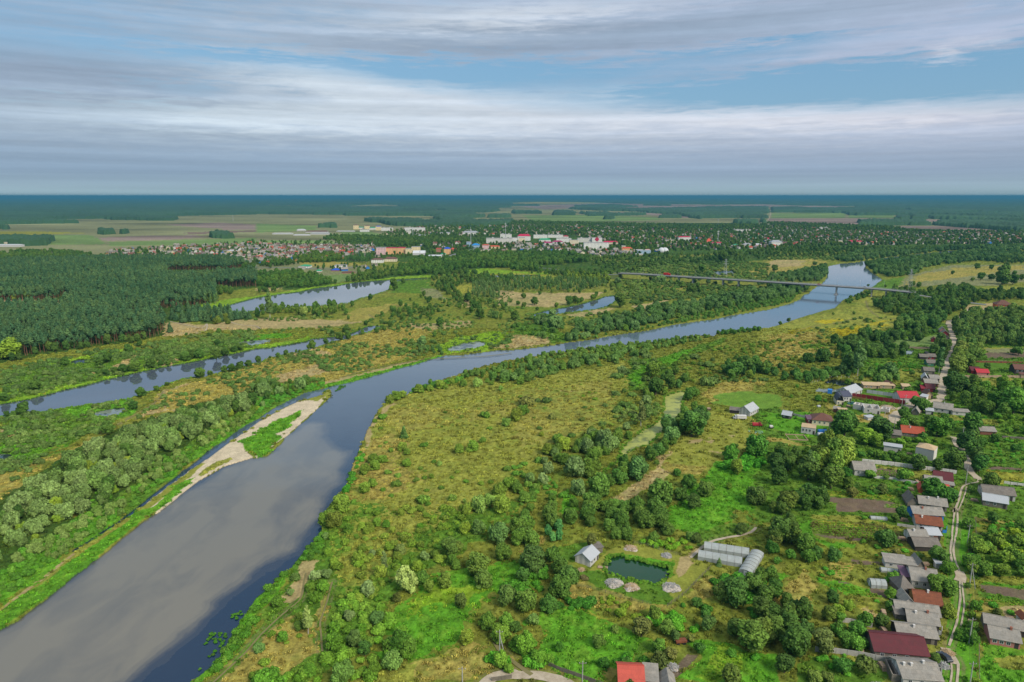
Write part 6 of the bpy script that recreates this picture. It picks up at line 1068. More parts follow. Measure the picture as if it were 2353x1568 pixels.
for a in [
 ('b',1105,1190,596,530,14,'pink','flat','pink end block at the left of the colourful apartment row'), ('b',1192,1292,592,528,14,'orange','red','orange and white block second from the left in the colourful row',.08), ('b',1294,1372,592,526,14,'orange','red','orange block with crimson roof in the middle of the colourful row',.08), ('b',1374,1428,594,540,14,'yellow','flat','yellow block right of middle in the colourful row'), ('b',1430,1505,580,524,14,'yellow','flat','pale yellow block at the right end of the colourful row'),
 ('b',1440,1552,600,560,22,'shed','white','white vaulted hall in front of the colourful row',.5,'hall','hall',1), ('b',1655,1700,572,540,16,'brick','orange','vermilion box building left of the blue roofed tower',0,'shop_building','shop building'), ('b',1727,1785,592,526,14,'orange','blue','orange tower block with cobalt blue roof',.22), ('b',1786,1836,560,536,20,'brick','orange','low vermilion market building right of the blue roofed tower',.4,'market_building','market building'),
 ('b',1578,1700,634,600,24,'shed','white','low white market hall in front of the vermilion building',.2,'market_hall','market hall'), ('b',1696,1742,600,582,16,'white','green','small hall with emerald roof beside the market hall',.5,'hall','hall'), ('b',1935,1976,524,478,12,'blue','flat','pale blue tower building right of the shops',0,'office_building','office building'), ('b',1982,2054,530,494,20,'blue','teal','pale blue hall with bright blue roof',.4,'hall','hall'),
 ('b',2080,2140,556,500,14,'pink','orange','pink white block with orange roof at the street corner',.12), ('b',2142,2240,540,512,14,'yellow','orange','low yellow building right of the street corner block',.3,'school_building','school building'), ('b',2116,2355,498,444,14,'grey','flat','longest grey panel block of the town centre'), ('c',-2,50,490,440,14,'white','flat','short white panel block touching the longest grey block'), ('c',52,170,468,406,16,'white','red','white block with domed crimson roof',.3), ('c',62,120,488,440,14,'cream','flat','cream gabled block in front of the crimson dome roof'),
 ('c',198,325,446,414,14,'white','flat','upper white panel block in the town centre'), ('c',330,470,440,414,14,'white','flat','upper white panel block left of the small crimson roof'), ('c',472,520,440,420,14,'white','red','block with small crimson roof behind the centre',.4), ('c',408,545,482,446,14,'white','flat','white panel block above the magenta roofs'), ('c',250,356,478,446,16,'white','green','white hall with pale green roof in the centre',.4,'hall','hall'),
 ('c',275,372,508,476,16,'white','magenta','school with long magenta roof, left half',.35,'school_building','school building'), ('c',374,468,500,466,16,'white','magenta','school with long magenta roof, right half',.35,'school_building','school building'), ('c',528,612,500,462,14,'cream','flat','cream panel block right of the magenta roofs'), ('c',602,750,482,444,14,'grey','flat','grey panel block behind the red emblem block'), ('c',735,828,484,440,14,'white','flat','white end block with a red emblem on its face'),
 ('c',660,890,546,486,14,'white','flat','nearest long white panel block with many balconies'), ('c',838,975,500,470,14,'cream','red','low school with crimson roof right of the panel blocks',.4,'school_building','school building'), ('c',1012,1106,568,526,14,'orange','orange','orange house of culture with vermilion roof',.25,'public_building','public building'), ('c',1010,1045,540,514,10,'cream','flat','small cream block behind the orange house of culture'), ('c',1155,1276,584,552,20,'blue','white','long pale blue hall beside two white domes',.1,'hall','hall'), ('c',1125,1210,606,588,14,'cream','white','low cream store in front of the pale blue hall',.2,'store_building','store building'),
 ('c',1530,1645,480,426,14,'white','red','white five storey block with red roof standing alone right of the centre',.15), ('c',1410,1500,486,462,14,'cream','flat','low cream building left of the lone red roofed block',0,'office_building','office building'), ('c',1340,1405,486,470,14,'white','grey','low white building among trees left of the cream office',.3,'office_building','office building'), ('c',1650,1752,514,486,16,'pink','orange','salmon school right of the lone red roofed block',.3,'school_building','school building'), ('c',1790,1838,490,448,14,'cream','orange','church-like hall with steep orange roof',.6,'hall','hall'), ('c',1840,1950,512,480,16,'cream','red','cream school with small red roof',.25,'school_building','school building'),
 ('c',2040,2196,394,366,14,'white','flat','far white hospital block behind the upper suburb'), ('c',2130,2204,524,490,14,'white','grey','white villa block with grey hipped roof at the shore trees',.4,'office_building','office building'), ('c',2205,2294,524,494,14,'pink','white','salmon villa block at the shore trees',.3,'office_building','office building'), ('c',2040,2085,520,498,12,'cream','green','cream villa with emerald roof at the shore trees',.4,'office_building','office building'), ('c',2190,2320,446,432,14,'white','green','long green roofed market at the right of town',.5,'market_building','market building'), ('c',2315,2400,460,440,14,'white','red','long crimson roofed building at the right of town',.5,'market_building','market building'),
 ('d',30,130,520,462,18,'white','grey','white building with grey hipped roof near the river trees',.3,'office_building','office building'), ('d',132,210,512,480,16,'cream','brown','cream building with brown roof near the river trees',.35,'office_building','office building'), ('d',28,80,532,500,12,'pink','orange','small salmon building in front of the grey hipped roof',.4,'office_building','office building'), ('d',642,738,494,466,16,'cream','flat','flat cream factory block left of the crimson roofed one',0,'factory_building','factory building'), ('d',740,876,496,464,16,'cream','red','cream factory block with crimson roof',.35,'factory_building','factory building'), ('d',1330,1405,486,466,14,'cream','flat','low cream building right of the factory blocks',0,'office_building','office building'), ('d',470,566,366,346,14,'white','flat','far white building behind the right suburb',0,'office_building','office building'),
 ('b',895,938,362,318,14,'yellow','brown','distant yellow tower block, leftmost of three',.15), ('b',997,1040,362,324,14,'yellow','brown','distant yellow tower block, middle of three',.15), ('b',1100,1148,372,330,14,'yellow','blue','distant yellow tower block, rightmost of three',.15), ('b',938,996,360,340,14,'white','green','distant white block with green roof between left and middle towers',.3), ('b',1042,1098,366,342,14,'white','green','distant white block with green roof between middle and right towers',.3), ('b',1150,1255,376,348,14,'white','flat','distant white block right of the yellow towers'), ('b',955,1035,386,366,14,'white','flat','distant low white store below the yellow towers',0,'store_building','store building'),
 ('b',1365,1552,384,346,14,'white','flat','distant long white block with a crimson roof piece'), ('b',1452,1540,348,336,14,'white','red','crimson roofed block behind the distant long white block',.5), ('b',1385,1425,418,372,6,'grey','flat','slim grey tower below the distant long white block',0,'silo','silo'), ('b',1480,1560,436,412,16,'white','grey','white grey-roofed workshop by the slim tower',.3,'workshop','workshop'), ('b',1690,1780,412,388,16,'white','grey','white factory hall in the upper town',.2,'factory_building','factory building'), ('b',1900,2040,418,378,20,'white','grey','wide white factory hall in the upper town centre',.3,'factory_building','factory building'), ('b',2176,2270,322,300,14,'white','flat','distant white block at the forest edge'), ('b',2245,2350,440,408,14,'white','flat','white block with roof sheds above the longest grey block'),
 ('b',150,332,410,396,14,'shed','white','long white farm shed on the plain, leftmost',.3,'farm_shed','farm shed'), ('b',342,490,422,408,14,'shed','white','long white farm shed on the plain, nearest',.3,'farm_shed','farm shed'), ('b',500,685,412,394,14,'shed','grey','long grey roofed farm shed on the plain, rightmost',.4,'farm_shed','farm shed'), ('b',455,655,394,374,16,'shed','brown','long brown roofed farm shed on the plain',.5,'farm_shed','farm shed'), ('b',375,450,380,360,14,'shed','white','short white farm shed group at the back',.3,'farm_shed','farm shed'), ('b',740,905,386,376,14,'shed','white','thin white farm shed beside the green field',.3,'farm_shed','farm shed'),
 ('b',395,485,720,690,20,'white','green','filling station hall with emerald roof',.4,'filling_station','filling station'), ('b',718,822,716,696,14,'white','flat','small white flat store near the sandy lots',0,'store_building','store building'), ('b',690,760,748,724,14,'brick','blue','dark blue roofed house near the broad lake',.6,'lake_house','house'), ('b',550,596,754,734,10,'white','green','small green roofed house near the filling station',.5,'lake_house','house'), ('b',1060,1165,672,628,14,'white','brown','low white workshops left of the poplar wood',.3,'workshop','workshop'), ('b',1180,1290,660,618,14,'cream','brown','tan roofed workshops behind the poplar wood',.4,'workshop','workshop'), ('b',790,895,768,750,12,'brick','brown','long brown roofed house near the broad lake',.5,'lake_house','house'),
 ('a',40,125,512,480,16,'cream','flat','cream block at the far left behind the pine wood'), ('a',-60,190,524,500,14,'shed','white','low white farm building at the far left',.2,'farm_shed','farm shed'), ('b',2085,2170,582,552,14,'cream','flat','cream tan roofed store on the street',0,'store_building','store building'), ('a',2085,2170,580,556,14,'yellow','white','pale yellow school in the left suburb',.2,'school_building','school building'), ('b',700,790,536,502,14,'brick','brown','brown brick school in the left suburb',.2,'school_building','school building')]: B_(*a)
for x_ in (1375, 1405):
    X, Y = G(*t('c', x_, 572)); e = empty('storage_dome', X, Y); tag(e, 'white storage dome, '+('left' if x_ < 1400 else 'right')+' of the pair beside the pale blue hall', 'storage dome'); m = MB(); n = 14; vs = []
    for i in range(6):
        a = i/6*1.5708; vs += [(8*math.cos(a)*math.cos(6.283*j/n), 8*math.cos(a)*math.sin(6.283*j/n), 8*math.sin(a)+2) for j in range(n)]
    vs.append((0, 0, 10)); m.add(vs, [(i*n+j, i*n+(j+1) % n, (i+1)*n+(j+1) % n, (i+1)*n+j) for i in range(5) for j in range(n)]+[(5*n+j, 5*n+(j+1) % n, 6*n) for j in range(n)]); m.build('shell', RC['white'], e); m = MB(); m.tube((0, 0, -.3), (0, 0, 2.2), 8, n=14); m.build('base', M_['conc'], e)
# red emblem on the end block
eb = [o for o in COL.objects if o.get('label', '').startswith('white end block')][0]; m = MB(); L_ = 22
m.box(10, 16, -.12, 0, 3, 14); m.box(7.5, 18.5, -.16, -.121, 6, 11); m.build('emblem', RC['red'], eb)
def mast(u, v, h, label):
    X, Y = G(u, v); e = empty('radio_mast', X, Y); tag(e, label, 'radio mast'); m = MB(); m.tube((0, 0, 0), (0, 0, h), .9, .35, 6); m.build('mast', M_['silver'], e); m = MB()
    for z in (.7, .85): m.box(-2, 2, -.3, .3, h*z, h*z+1.6)
    m.build('antenna', M_['frame'], e)
mast(*t('b',2293,440), 46, 'slim radio mast in the town centre'); mast(*t('b',1975,530), 48, 'slim radio mast beside the pale blue tower'); mast(*t('c',1890,500), 36, 'slim radio mast behind the cream school'); mast(*t('b',1443,430), 30, 'chimney-like mast beside the slim grey tower')
# ------------------------------------------------------------------ town streets
for k_, pl_, w_, l_ in (('b',tp('b',(1690,650),(1760,620),(1850,590),(1960,560),(2060,530)),14,'wide pale street entering the town'), ('b',tp('b',(1560,652),(1760,622)),9,'pale side street at the market'), ('b',tp('b',(2020,676),(2240,690))+tp('c',(100,700),(430,735),(760,755),(1060,772)),4,'road running through the woods towards the bridge'), ('b',tp('b',(-40,720),(200,715),(450,722),(700,730),(1000,700)),6,'road past the filling station'), ('a',tp('a',(2270,745),(2320,715),(2353,700)),6,'small road at the pine wood corner')):
    ribbon('street', pl_, w_, asph, l_, z=.3, rag=.02); ROADL.append((w_, W(pl_)))
# ------------------------------------------------------------------ small town houses
def small_house(name, L, d, h, rise, wall, roof):
    m = MB(); m.box(-L/2, L/2, -d/2, d/2, -.4, h)
    for x in (-L/2, L/2): m.add([(x, -d/2, h), (x, d/2, h), (x, 0, h+rise)], [(0, 1, 2)])
    o = .5; s = rise/(d/2); m.slab([(-L/2-o, -d/2-o, h-s*o+.1), (L/2+o, -d/2-o, h-s*o+.1), (L/2+o, 0, h+rise+.1), (-L/2-o, 0, h+rise+.1)], .12, 1); m.slab([(-L/2-o, 0, h+rise+.101), (L/2+o, 0, h+rise+.101), (L/2+o, d/2+o, h-s*o+.101), (-L/2-o, d/2+o, h-s*o+.101)], .12, 1)
    for i in (-.3, 0, .3): m.box(L*i-.5, L*i+.5, -d/2-.04, -d/2+.01, .9, 2.1, 2)
    m.box(L*.2, L*.2+.7, .4, 1.1, h+rise*.5, h+rise+.9, 0); return m.mesh(name, [M_[wall], M_[roof], M_['glass']])
HM = [small_house('town_house', *a) for a in ((10,8,2.9,2.6,'cream','grey'), (11,8,2.8,2.4,'cream','dgrey'), (9,9,3.2,3.2,'white','brown'), (12,8,3,2.5,'conc','grey'), (8,7,2.7,2.4,'wood','dgrey'), (10,8,2.8,2.8,'cream','brown'), (9,8,3,3,'white','orange'), (9,7,2.7,2.4,'blue','grey'), (9,8,2.9,2.6,'ochre','dgrey'), (7,5,2.4,1.4,'tan','dgrey'), (9,8,3,2.6,'white','grey'))]
HP = []
def hzone(poly, sp, keep, label, group):
    Wp = np.array([G(u, v) for u, v in poly]); x0, y0 = Wp.min(0); x1, y1 = Wp.max(0); gx, gy = np.meshgrid(np.arange(x0, x1, sp), np.arange(y0, y1, sp)); x = (gx+(rng.random(gx.shape)-.5)*sp*.6).ravel(); y = (gy+(rng.random(gy.shape)-.5)*sp*.6).ravel(); u, v = proj(x, y)
    m = pip(u, v, poly) & (rng.random(len(x)) < keep) & ok_mask(x, y, 8, 5) & (u > -60) & (u < 2420)
    for a, b, c, d in TOWN: m &= ~((x > a-6) & (x < b+6) & (y > c-8) & (y < d+6))
    for a, b in zip(x[m], y[m]): HP.append((a, b, rng.integers(len(HM)), (rng.integers(4))*1.5708/1+rng.normal()*.12+.3, .85+.35*rng.random(), label, group))
hzone([(217,590),(280,574),(400,566),(588,560),(700,565),(860,567),(870,592),(760,600),(700,600),(640,612),(588,618),(500,592),(400,596)], 23, .8, 'small town house with pale walls in the left suburb beyond the pine wood', 'houses of the left suburb')
hzone(tp('b',(0,500),(250,520),(800,500),(1100,500),(1080,560),(1000,590),(700,600),(330,640),(100,670),(0,660)), 20, .85, 'small house between the left suburb and the apartment row', 'houses left of the apartment row')
hzone(tp('b',(330,720),(700,760),(950,750),(1050,740),(1300,720),(1300,690),(1050,690),(1000,720),(700,740)), 26, .5, 'small house near the broad oxbow lake', 'houses near the broad lake')
hzone(tp('b',(1500,480),(1800,490),(2353,470),(2353,560),(2100,575),(1850,560),(1500,520)), 26, .5, 'small house among the shops of the town centre', 'houses of the town centre')
hzone(tp('b',(1200,380),(1700,330),(2353,300),(2353,430),(1800,430),(1200,420)), 34, .45, 'small far house in the upper town', 'houses of the upper town')
hzone(tp('c',(0,490),(700,520),(1100,560),(1400,560),(1100,610),(800,620),(500,570),(0,560)), 21, .8, 'small house below the white panel blocks', 'houses below the panel blocks')
hzone(tp('c',(0,320),(800,330),(1700,370),(2353,360),(2353,540),(1900,550),(1450,540),(1100,500),(900,470),(500,410),(0,400)), 25, .65, 'small house among trees in the wide right part of town', 'houses of the right part of town')
hzone(tp('d',(0,320),(600,370),(1300,395),(2353,400),(2353,490),(1900,500),(1350,500),(950,510),(500,500),(0,530)), 23, .75, 'small house in the suburb above the river bend', 'houses of the river bend suburb')
# ------------------------------------------------------------------ trees, bushes: zones
z = zone; E = 'e'
# left willow belt
G1 = 'willows of the dense left bank belt'; L1 = 'billowing silver green willow in the dense belt on the left bank'
WB = (tp('e',(2353,520),(2100,590),(1850,650),(1500,780),(1200,850),(1000,950),(800,1050),(600,1180),(450,1300),(250,1480),(100,1600))+[(-300,1350),(-500,1560)]+tp('i',(0,520),(280,330),(480,230),(720,40))+tp('e',(950,1500),(1150,1360),(1350,1230),(1480,1040),(1700,980),(1900,830),(2100,730),(2353,640)))
z('W', WB, 6.2, .5, 1.08, L1, G1, .92, col=(1, 1, .95)); z('D', WB, 19, .5, .85, 'dark broadleaf tree standing among the silver willows of the left belt', 'dark trees in the left willow belt', .5)
z('B', WB, 7.5, .4, .85, 'yellow green bushy tree among the silver willows of the left belt', 'yellow green trees in the left belt', .6, col=(1.6, 1.35, .8))
z('D', tp('e',(1450,950),(1650,800),(2000,640),(2353,540),(2353,620),(2000,720),(1800,880),(1600,980)), 8, .5, .85, 'dark green tree in the upper end of the left willow belt', 'dark trees at the upper belt end', .8)
WS = tp('e',(2353,640),(2100,740),(1900,840),(1700,990),(1480,1060),(1300,1300),(1100,1450),(950,1563))+tp('i',(720,60),(480,250),(280,350),(0,540),(-600,1000),(-600,1300),(0,820),(680,330),(1000,130),(1170,10))+tp('e',(1500,1290),(1650,1180),(1900,975),(2150,805),(2353,680))
z('W', WS, 3.4, .26, .5, 'low pale willow bush on the strip beside the narrow channel', 'low willow bushes by the narrow channel', .85, .40, col=(1.05, 1.05, .8)); z('S', WS, 2.6, .6, 1.4, 'low green shrub on the strip beside the narrow channel', 'shrubs by the narrow channel', .6, col=(.8, 1.2, .55))
UB = tp('f',(0,400),(200,380),(400,380),(560,400),(480,450),(250,520),(100,600),(0,660)); z('W', UB, 6, .4, .95, 'silver willow at the upper end of the left bank belt near the spit tip', 'willows near the spit tip', .6, col=(.9, 1, .9)); z('D', UB, 6, .35, .7, 'small dark tree near the spit tip bank', 'dark trees near the spit tip', .8); z('S', tp('f',(0,400),(600,390),(620,425),(200,560),(0,680)), 2.6, .7, 1.5, 'green shrub on the bank opposite the spit tip', 'bank shrubs opposite the spit tip', .9, col=(.7, 1.3, .6))
one('W', *t('e',640,1120), 150, L1, G1); one('W', *t('f',50,510), 120, L1, G1)
# meadow left of the belt
for P_, sp_, cl_, l_, g_ in ((tp('e',(0,640),(400,650),(1200,540),(1100,740),(900,840),(500,980),(300,1130),(0,1240)), 4.2, .45, 'olive shrub in the left flood meadow under the long oxbow lake', 'shrubs of the left flood meadow'),
    (tp('e',(0,250),(800,100),(1500,0),(2353,-50),(2353,40),(1650,190),(950,340),(400,470),(0,540)), 4.5, .42, 'olive shrub between the pine wood and the long oxbow lake', 'shrubs above the long oxbow lake'),
    (tp('e',(1150,700),(1450,480),(1900,350),(2353,200),(2353,450),(1900,560),(1400,700)), 6, .48, 'low shrub in the dry grass below the long oxbow lake', 'shrubs below the long oxbow lake'),
    (tp('e',(0,1130),(300,1130),(700,980),(900,900),(700,980),(450,1120),(200,1320),(0,1450)), 5.5, .45, 'low shrub in the dry meadow at the left edge', 'shrubs of the left edge meadow'),
    (tp('f',(0,200),(700,20),(1500,-30),(1580,120),(1100,220),(650,350),(560,400),(300,350),(0,420)), 5.5, .48, 'scattered shrub in the dry meadow between lake and river', 'shrubs of the dry middle meadow'),
    (tp('b',(0,1290),(900,1250),(1200,1130),(1700,1000),(2353,950),(2353,1450),(2000,1480),(1600,1530),(1000,1563),(0,1563),(700,1440)), 8, .46, 'dark olive shrub in the central floodplain', 'shrubs of the central floodplain'),
    (tp('a',(1300,1420),(2000,1320),(2353,1290),(2353,1400),(1900,1500),(1000,1563),(700,1500)), 5, .42, 'grey green shrub below the pine wood edge', 'shrubs below the pine wood edge')):
    z('S', P_, sp_*.82, .7, 1.9, l_, g_, .85, cl_-.04)
for i_, (x_, y_, w_) in enumerate(((40,545,90),(65,680,60),(130,680,70),(220,665,130),(1230,620,100),(1295,505,110),(1440,450,60),(1535,400,50),(1840,330,120),(1930,310,60),(2060,275,80),(2130,270,90),(2210,250,90),(2290,225,80),(330,450,130),(605,215,90),(920,215,90),(990,190,110),(1060,285,70),(1140,275,100),(1240,270,130),(980,310,70),(1385,240,110),(1480,215,60),(1550,210,60),(1185,100,80),(1705,175,110),(1770,150,90),(1840,150,100),(2070,120,80),(2160,90,70),(2210,70,60),(1450,130,90),(1400,760,90),(1000,850,140),(220,1140,70),(230,760,60))):
    one('D', *t('e', x_, y_), w_, 'dark rounded tree on the shore of the long oxbow lake', 'shore trees of the long oxbow lake', hs=.72)
for x_, y_, w_ in ((25,190,70),(130,150,30),(200,140,50),(275,120,55),(370,95,30),(400,90,30),(515,60,80),(640,15,60)): one('D', *t('f', x_, y_), w_, 'dark tree on the lower shore at the right end of the long lake', 'lower shore trees of the long lake', hs=.8)
for x_, y_, w_ in ((480,1465,40),(520,1465,60),(640,1420,50),(770,1390,90),(850,1380,70),(980,1335,45),(1110,1320,60),(1180,1295,50),(1230,1265,60),(1010,1245,50),(950,1290,30),(820,1310,60),(700,1330,40)): one('D', *t('b', x_, y_), w_, 'dark tree beside the far end of the long oxbow lake', 'trees at the far end of the long lake', hs=.85)
one('D', *t('a',100,1563), 210, 'huge yellow green round tree at the left edge beside the pine wood', None, (2.4,1.9,1.2), hs=.8)
# pine wood
PW = [(-500,665)]+tp('a',(0,690),(700,660),(1250,650),(2100,650),(2290,700),(2090,738),(1540,738),(1530,820),(2353,810),(2353,880),(1980,890),(2000,1040),(1480,1100),(1480,1200),(1540,1290),(1380,1370),(1100,1400),(800,1450),(400,1500),(180,1545),(0,1563))+[(-500,1010)]+tp('a',(-50,1110),(560,1100),(640,1010),(600,960),(500,1020),(-50,1020))
z('P', PW, 3.7, .45, .9, 'tall pine with bare reddish trunk in the dense left wood', 'pines of the left wood', .93); z('P', tp('a',(-2000,690),(0,690),(0,1020),(-2000,1100)), 5.5, .8, 1.1, 'tall pine with bare reddish trunk in the dense left wood', 'pines of the left wood')
z('R', tp('a',(1200,1100),(2000,1050),(1980,900),(1700,960),(1300,1040)), 9, .7, 1.0, 'pale birch at the lake edge of the pine wood', 'birches at the pine wood edge', .7); z('D', PW, 24, .6, 1.15, 'broadleaf tree scattered inside the pine wood', 'broadleaf trees in the pine wood', .55, col=(1.7,1.3,1))
z('D', tp('a',(0,1500),(500,1430),(1000,1380),(1400,1350),(1400,1400),(900,1440),(500,1510),(200,1563),(0,1600)), 9, .6, .9, 'dark broadleaf tree along the near edge of the pine wood', 'trees on the near edge of the pine wood', .7, col=(1.2,1.1,1.3))
z('C', tp('a',(1480,1200),(1700,1210),(1960,1215),(2353,1190),(2353,1110),(2000,1110),(1480,1110))+tp('b',(0,1180),(0,1100)), 6, .8, 1.3, 'dark young pine in the belt between lake and sandy clearing', 'young pines by the sandy clearing', .9); one('C', *t('a',1685,1222), 75, 'lone cone shaped pine on the sandy clearing'); one('C', *t('a',1565,1312), 60, 'small lone pine at the corner of the sandy clearing')
for x_, y_, w_ in ((1715,1340,35),(1755,1348,35),(2015,1325,55),(1920,1350,40),(2290,1310,40),(2000,1440,70),(1285,1440,60),(1185,1500,80),(1270,1400,50),(2075,1500,60),(2140,1480,50),(2180,1470,50),(2220,1480,50),(1700,1560,90),(1790,1550,70),(1990,1560,100)): one('D', *t('a', x_, y_), w_, 'dark tree scattered below the sandy clearing', 'trees below the sandy clearing', hs=.8)
z('B', tp('a',(1960,1250),(2110,1250),(2120,1190),(1980,1190)), 7, .7, 1.1, 'brownish willow clump on the sandy clearing', 'willow clump on the sandy clearing', 1, col=(1.2, .9, .8))
# lake B shores
SHB = 'trees around the broad oxbow lake'; LB = 'dark tree on the shore of the broad oxbow lake'
z('D', tp('b',(0,780),(400,760),(700,830),(740,860),(520,900),(400,900),(200,900),(0,895)), 8, .6, 1.0, 'dark tree in the wood north of the broad lake', 'wood north of the broad lake', .9, col=(1, 1.1, 1.1)); z('P', tp('a',(1960,900),(2353,895),(2353,790),(2000,800)), 6, .7, 1, 'tall pine with bare reddish trunk in the dense left wood', 'pines of the left wood')
z('D', tp('a',(1960,980),(2150,960),(2160,930),(1980,920)), 8, .6, .9, LB, SHB); z('D', tp('b',(0,960),(170,940),(200,925),(60,925),(0,935)), 8, .5, .8, LB, SHB, .7)
z('D', tp('b',(820,850),(900,790),(1150,770),(1280,780),(1100,830),(950,850)), 8, .6, 1.0, LB, SHB, .8, col=(1.2,1.1,1.1))
z('D', tp('b',(0,1180),(0,1110),(250,1090),(700,1060),(820,1060),(830,1100),(800,1180),(620,1190),(250,1140)), 9, .5, .95, 'dark rounded tree on the lower shore of the broad lake', 'lower shore trees of the broad lake', .75, col=(1.1,1.1,1.1)); z('S', tp('b',(0,1200),(300,1160),(820,1170),(600,1190),(250,1215)), 5, .8, 1.6, 'shrub beside the broad lake trees', 'shrubs near the broad lake', .7)
one('W', *t('b',440,1160), 95, 'pale willow between dark trees below the broad lake', None, (1.1,1,.7)); one('R', *t('b',130,1200), 90, 'sparse pale birch clump below the broad lake'); one('D', *t('b',1050,1015), 50, LB, SHB); one('D', *t('b',885,1075), 45, LB, SHB); one('D', *t('b',1270,925), 90, 'dense dark tree at the upper end of the broad lake'); one('D', *t('b',850,1195), 35, 'lone round tree on the dry meadow', None)
# central floodplain trees
for P_, sp_, a_, b_, l_, g_, c_ in ((tp('b',(1600,840),(1700,760),(1850,760),(2353,790),(2353,860),(1900,870),(1850,920),(1900,1000),(1750,960),(1640,900)), 8.5, .6, 1.0, 'dark tree in the alder wood below the yellow marsh', 'alder wood below the marsh', (1,1,1.1)),
    (tp('b',(1150,1190),(1220,1080),(1300,1040),(1700,1080),(1750,1160),(1700,1200),(1400,1200),(1200,1210)), 11, .45, .85, 'dark tree in the thicket of the central floodplain', 'thicket of the central floodplain', (1.1,1.1,1.1)),
    (tp('b',(1300,1000),(1500,960),(1700,1040),(2000,1000),(2353,1080),(2353,1200),(2000,1190),(1700,1090)), 15, .4, .8, 'scattered tree of the central floodplain', 'scattered trees of the central floodplain', (1.1,1.1,1.1)),
    (tp('c',(0,870),(900,860),(1000,900),(1500,870),(1900,900),(2353,900),(2353,960),(1400,1000),(800,960),(0,940)), 22, .4, .85, 'scattered tree in the scrub before the bridge', 'scattered trees before the bridge', (1.2,1.1,1.1))): z('D', P_, sp_, a_, b_, l_, g_, .75, col=c_)
z('R', tp('b',(1960,960),(2020,880),(2100,850),(2353,880),(2353,940),(2200,960),(2230,1010),(2000,1000)), 7, .6, .9, 'pale birch in the grey green grove of the floodplain', 'floodplain birch grove', .9, col=(.9,.9,.9)); z('R', tp('c',(0,820),(600,830),(900,870),(720,930),(500,940),(0,930)), 8, .6, .9, 'grey green birch in the long grove left of the curved lake', 'long grove left of the curved lake', .9, col=(.75,.85,.8)); z('D', tp('c',(150,770),(500,760),(900,775),(1000,790),(900,810),(500,800)), 9, .6, 1.0, 'dark tree screening the road to the bridge', 'trees screening the bridge road', .85); z('D', tp('c',(500,790),(900,780),(900,850),(700,860),(500,830)), 9, .6, 1.0, 'bright green tree behind the long grove', 'trees behind the long grove', .9, col=(1.7,1.4,1.1))
z('R', tp('b',(2200,950),(2353,950),(2353,930),(2200,920)), 8, .6, .9, 'pale birch in the grey green grove of the floodplain', 'floodplain birch grove', .8, col=(.9,.9,.9))
for x_, y_, w_, c_ in ((105,1000,60,1),(210,1060,80,1),(55,1060,50,1),(110,1090,60,1),(230,1110,40,1),(370,1150,80,0),(410,1080,50,1),(525,1060,90,1),(580,1040,70,1),(640,1035,50,1),(740,1010,55,1),(1205,1030,60,1),(1140,1065,40,1),(990,1080,130,1),(1480,1005,45,0),(1300,1000,35,1),(860,1150,50,1),(1560,900,70,1),(1655,950,80,1),(255,965,40,1),(1050,1170,90,0),(400,1270,150,0),(290,1240,90,0),(30,1200,90,1),(2010,610,80,1),(1935,660,100,1),(1740,760,80,1),(1810,800,90,0),(1370,850,100,0),(970,860,80,0)):
    one('D' if c_ else 'W', *t('c', x_, y_), w_, 'rounded tree dotted over the floodplain beyond the river', 'dotted floodplain trees', (1.15,1.1,1.1) if c_ else (.8,.9,.9), hs=.8)
for x_, y_, w_ in ((1690,1250,75),(1360,1205,50),(1265,1140,50),(1640,1355,50),(1415,1340,30),(1950,1030,80),(1815,995,50),(2150,1045,50),(2055,1190,90),(2010,1100,80),(1355,860,50)): one('D', *t('b', x_, y_), w_, 'dark tree dotted between lake and river', 'dotted trees between lake and river', hs=.9)
one('W', *t('b',1530,1435), 110, 'big silver willow beside the bright marsh pond', None, (.8,.95,.9)); z('W', tp('b',(1400,1420),(1480,1430),(1600,1380),(1700,1420),(1700,1500),(1740,1540),(1450,1520)), 6, .3, .6, 'low willow bush beside the bright marsh pond', 'willow bushes by the marsh pond', .8, col=(.7,.85,.7)); z('S', tp('b',(1650,1480),(1800,1530),(2200,1460),(2353,1400),(2353,1300),(2310,1320),(2250,1430),(2100,1490),(1800,1540)), 4, .8, 1.8, 'shrub round the bright marsh pond', 'shrubs round the marsh pond', .7)
one('W', *t('b',2200,1180), 75, 'round pale willow in the central floodplain', None, (.9,1,.9))
# far side of the river: willow masses
FB = tp('c',(480,1395),(560,1300),(650,1230),(900,1210),(1150,1180),(1200,1110),(1500,1070),(1800,1010),(2000,970),(2353,930))+tp('d',(0,920),(200,900),(400,900),(250,980),(0,1030))+tp('c',(2100,1060),(1800,1130),(1500,1190),(1150,1280),(900,1330),(700,1375))
z('W', FB, 8, .6, 1.15, 'silver willow in the thick grove on the far river bank before the bridge', 'far bank willow grove', .85, col=(.62,.78,.72)); z('B', FB, 16, .6, 1.0, 'bright green bushy tree in the far river bank grove', 'bright bushes in the far bank grove', .5, col=(1.3,1.3,1))
z('W', tp('c',(600,1380),(900,1340),(1300,1250),(1700,1150),(2353,1000))+tp('d',(0,1000),(280,960),(230,1020),(0,1085))+tp('c',(2200,1110),(1850,1180),(1480,1232),(1200,1290),(880,1338),(700,1376)), 4.5, .25, .45, 'low reed-like willow along the far river bank', 'low willows along the far bank', .9, col=(.65,.9,.5))
z('W', tp('c',(0,1200),(300,1190),(500,1260),(480,1360),(330,1390),(100,1330),(0,1300)), 9, .4, .8, 'willow bush left of the far bank grove', 'willow bushes left of the far bank grove', .6, col=(.7,.9,.6)); z('W', tp('c',(200,1240),(460,1270),(470,1240),(340,1190),(230,1200)), 7, .6, .9, 'silver willow left of the far bank grove', 'willows left of the far bank grove', .9, col=(.7,.85,.75))
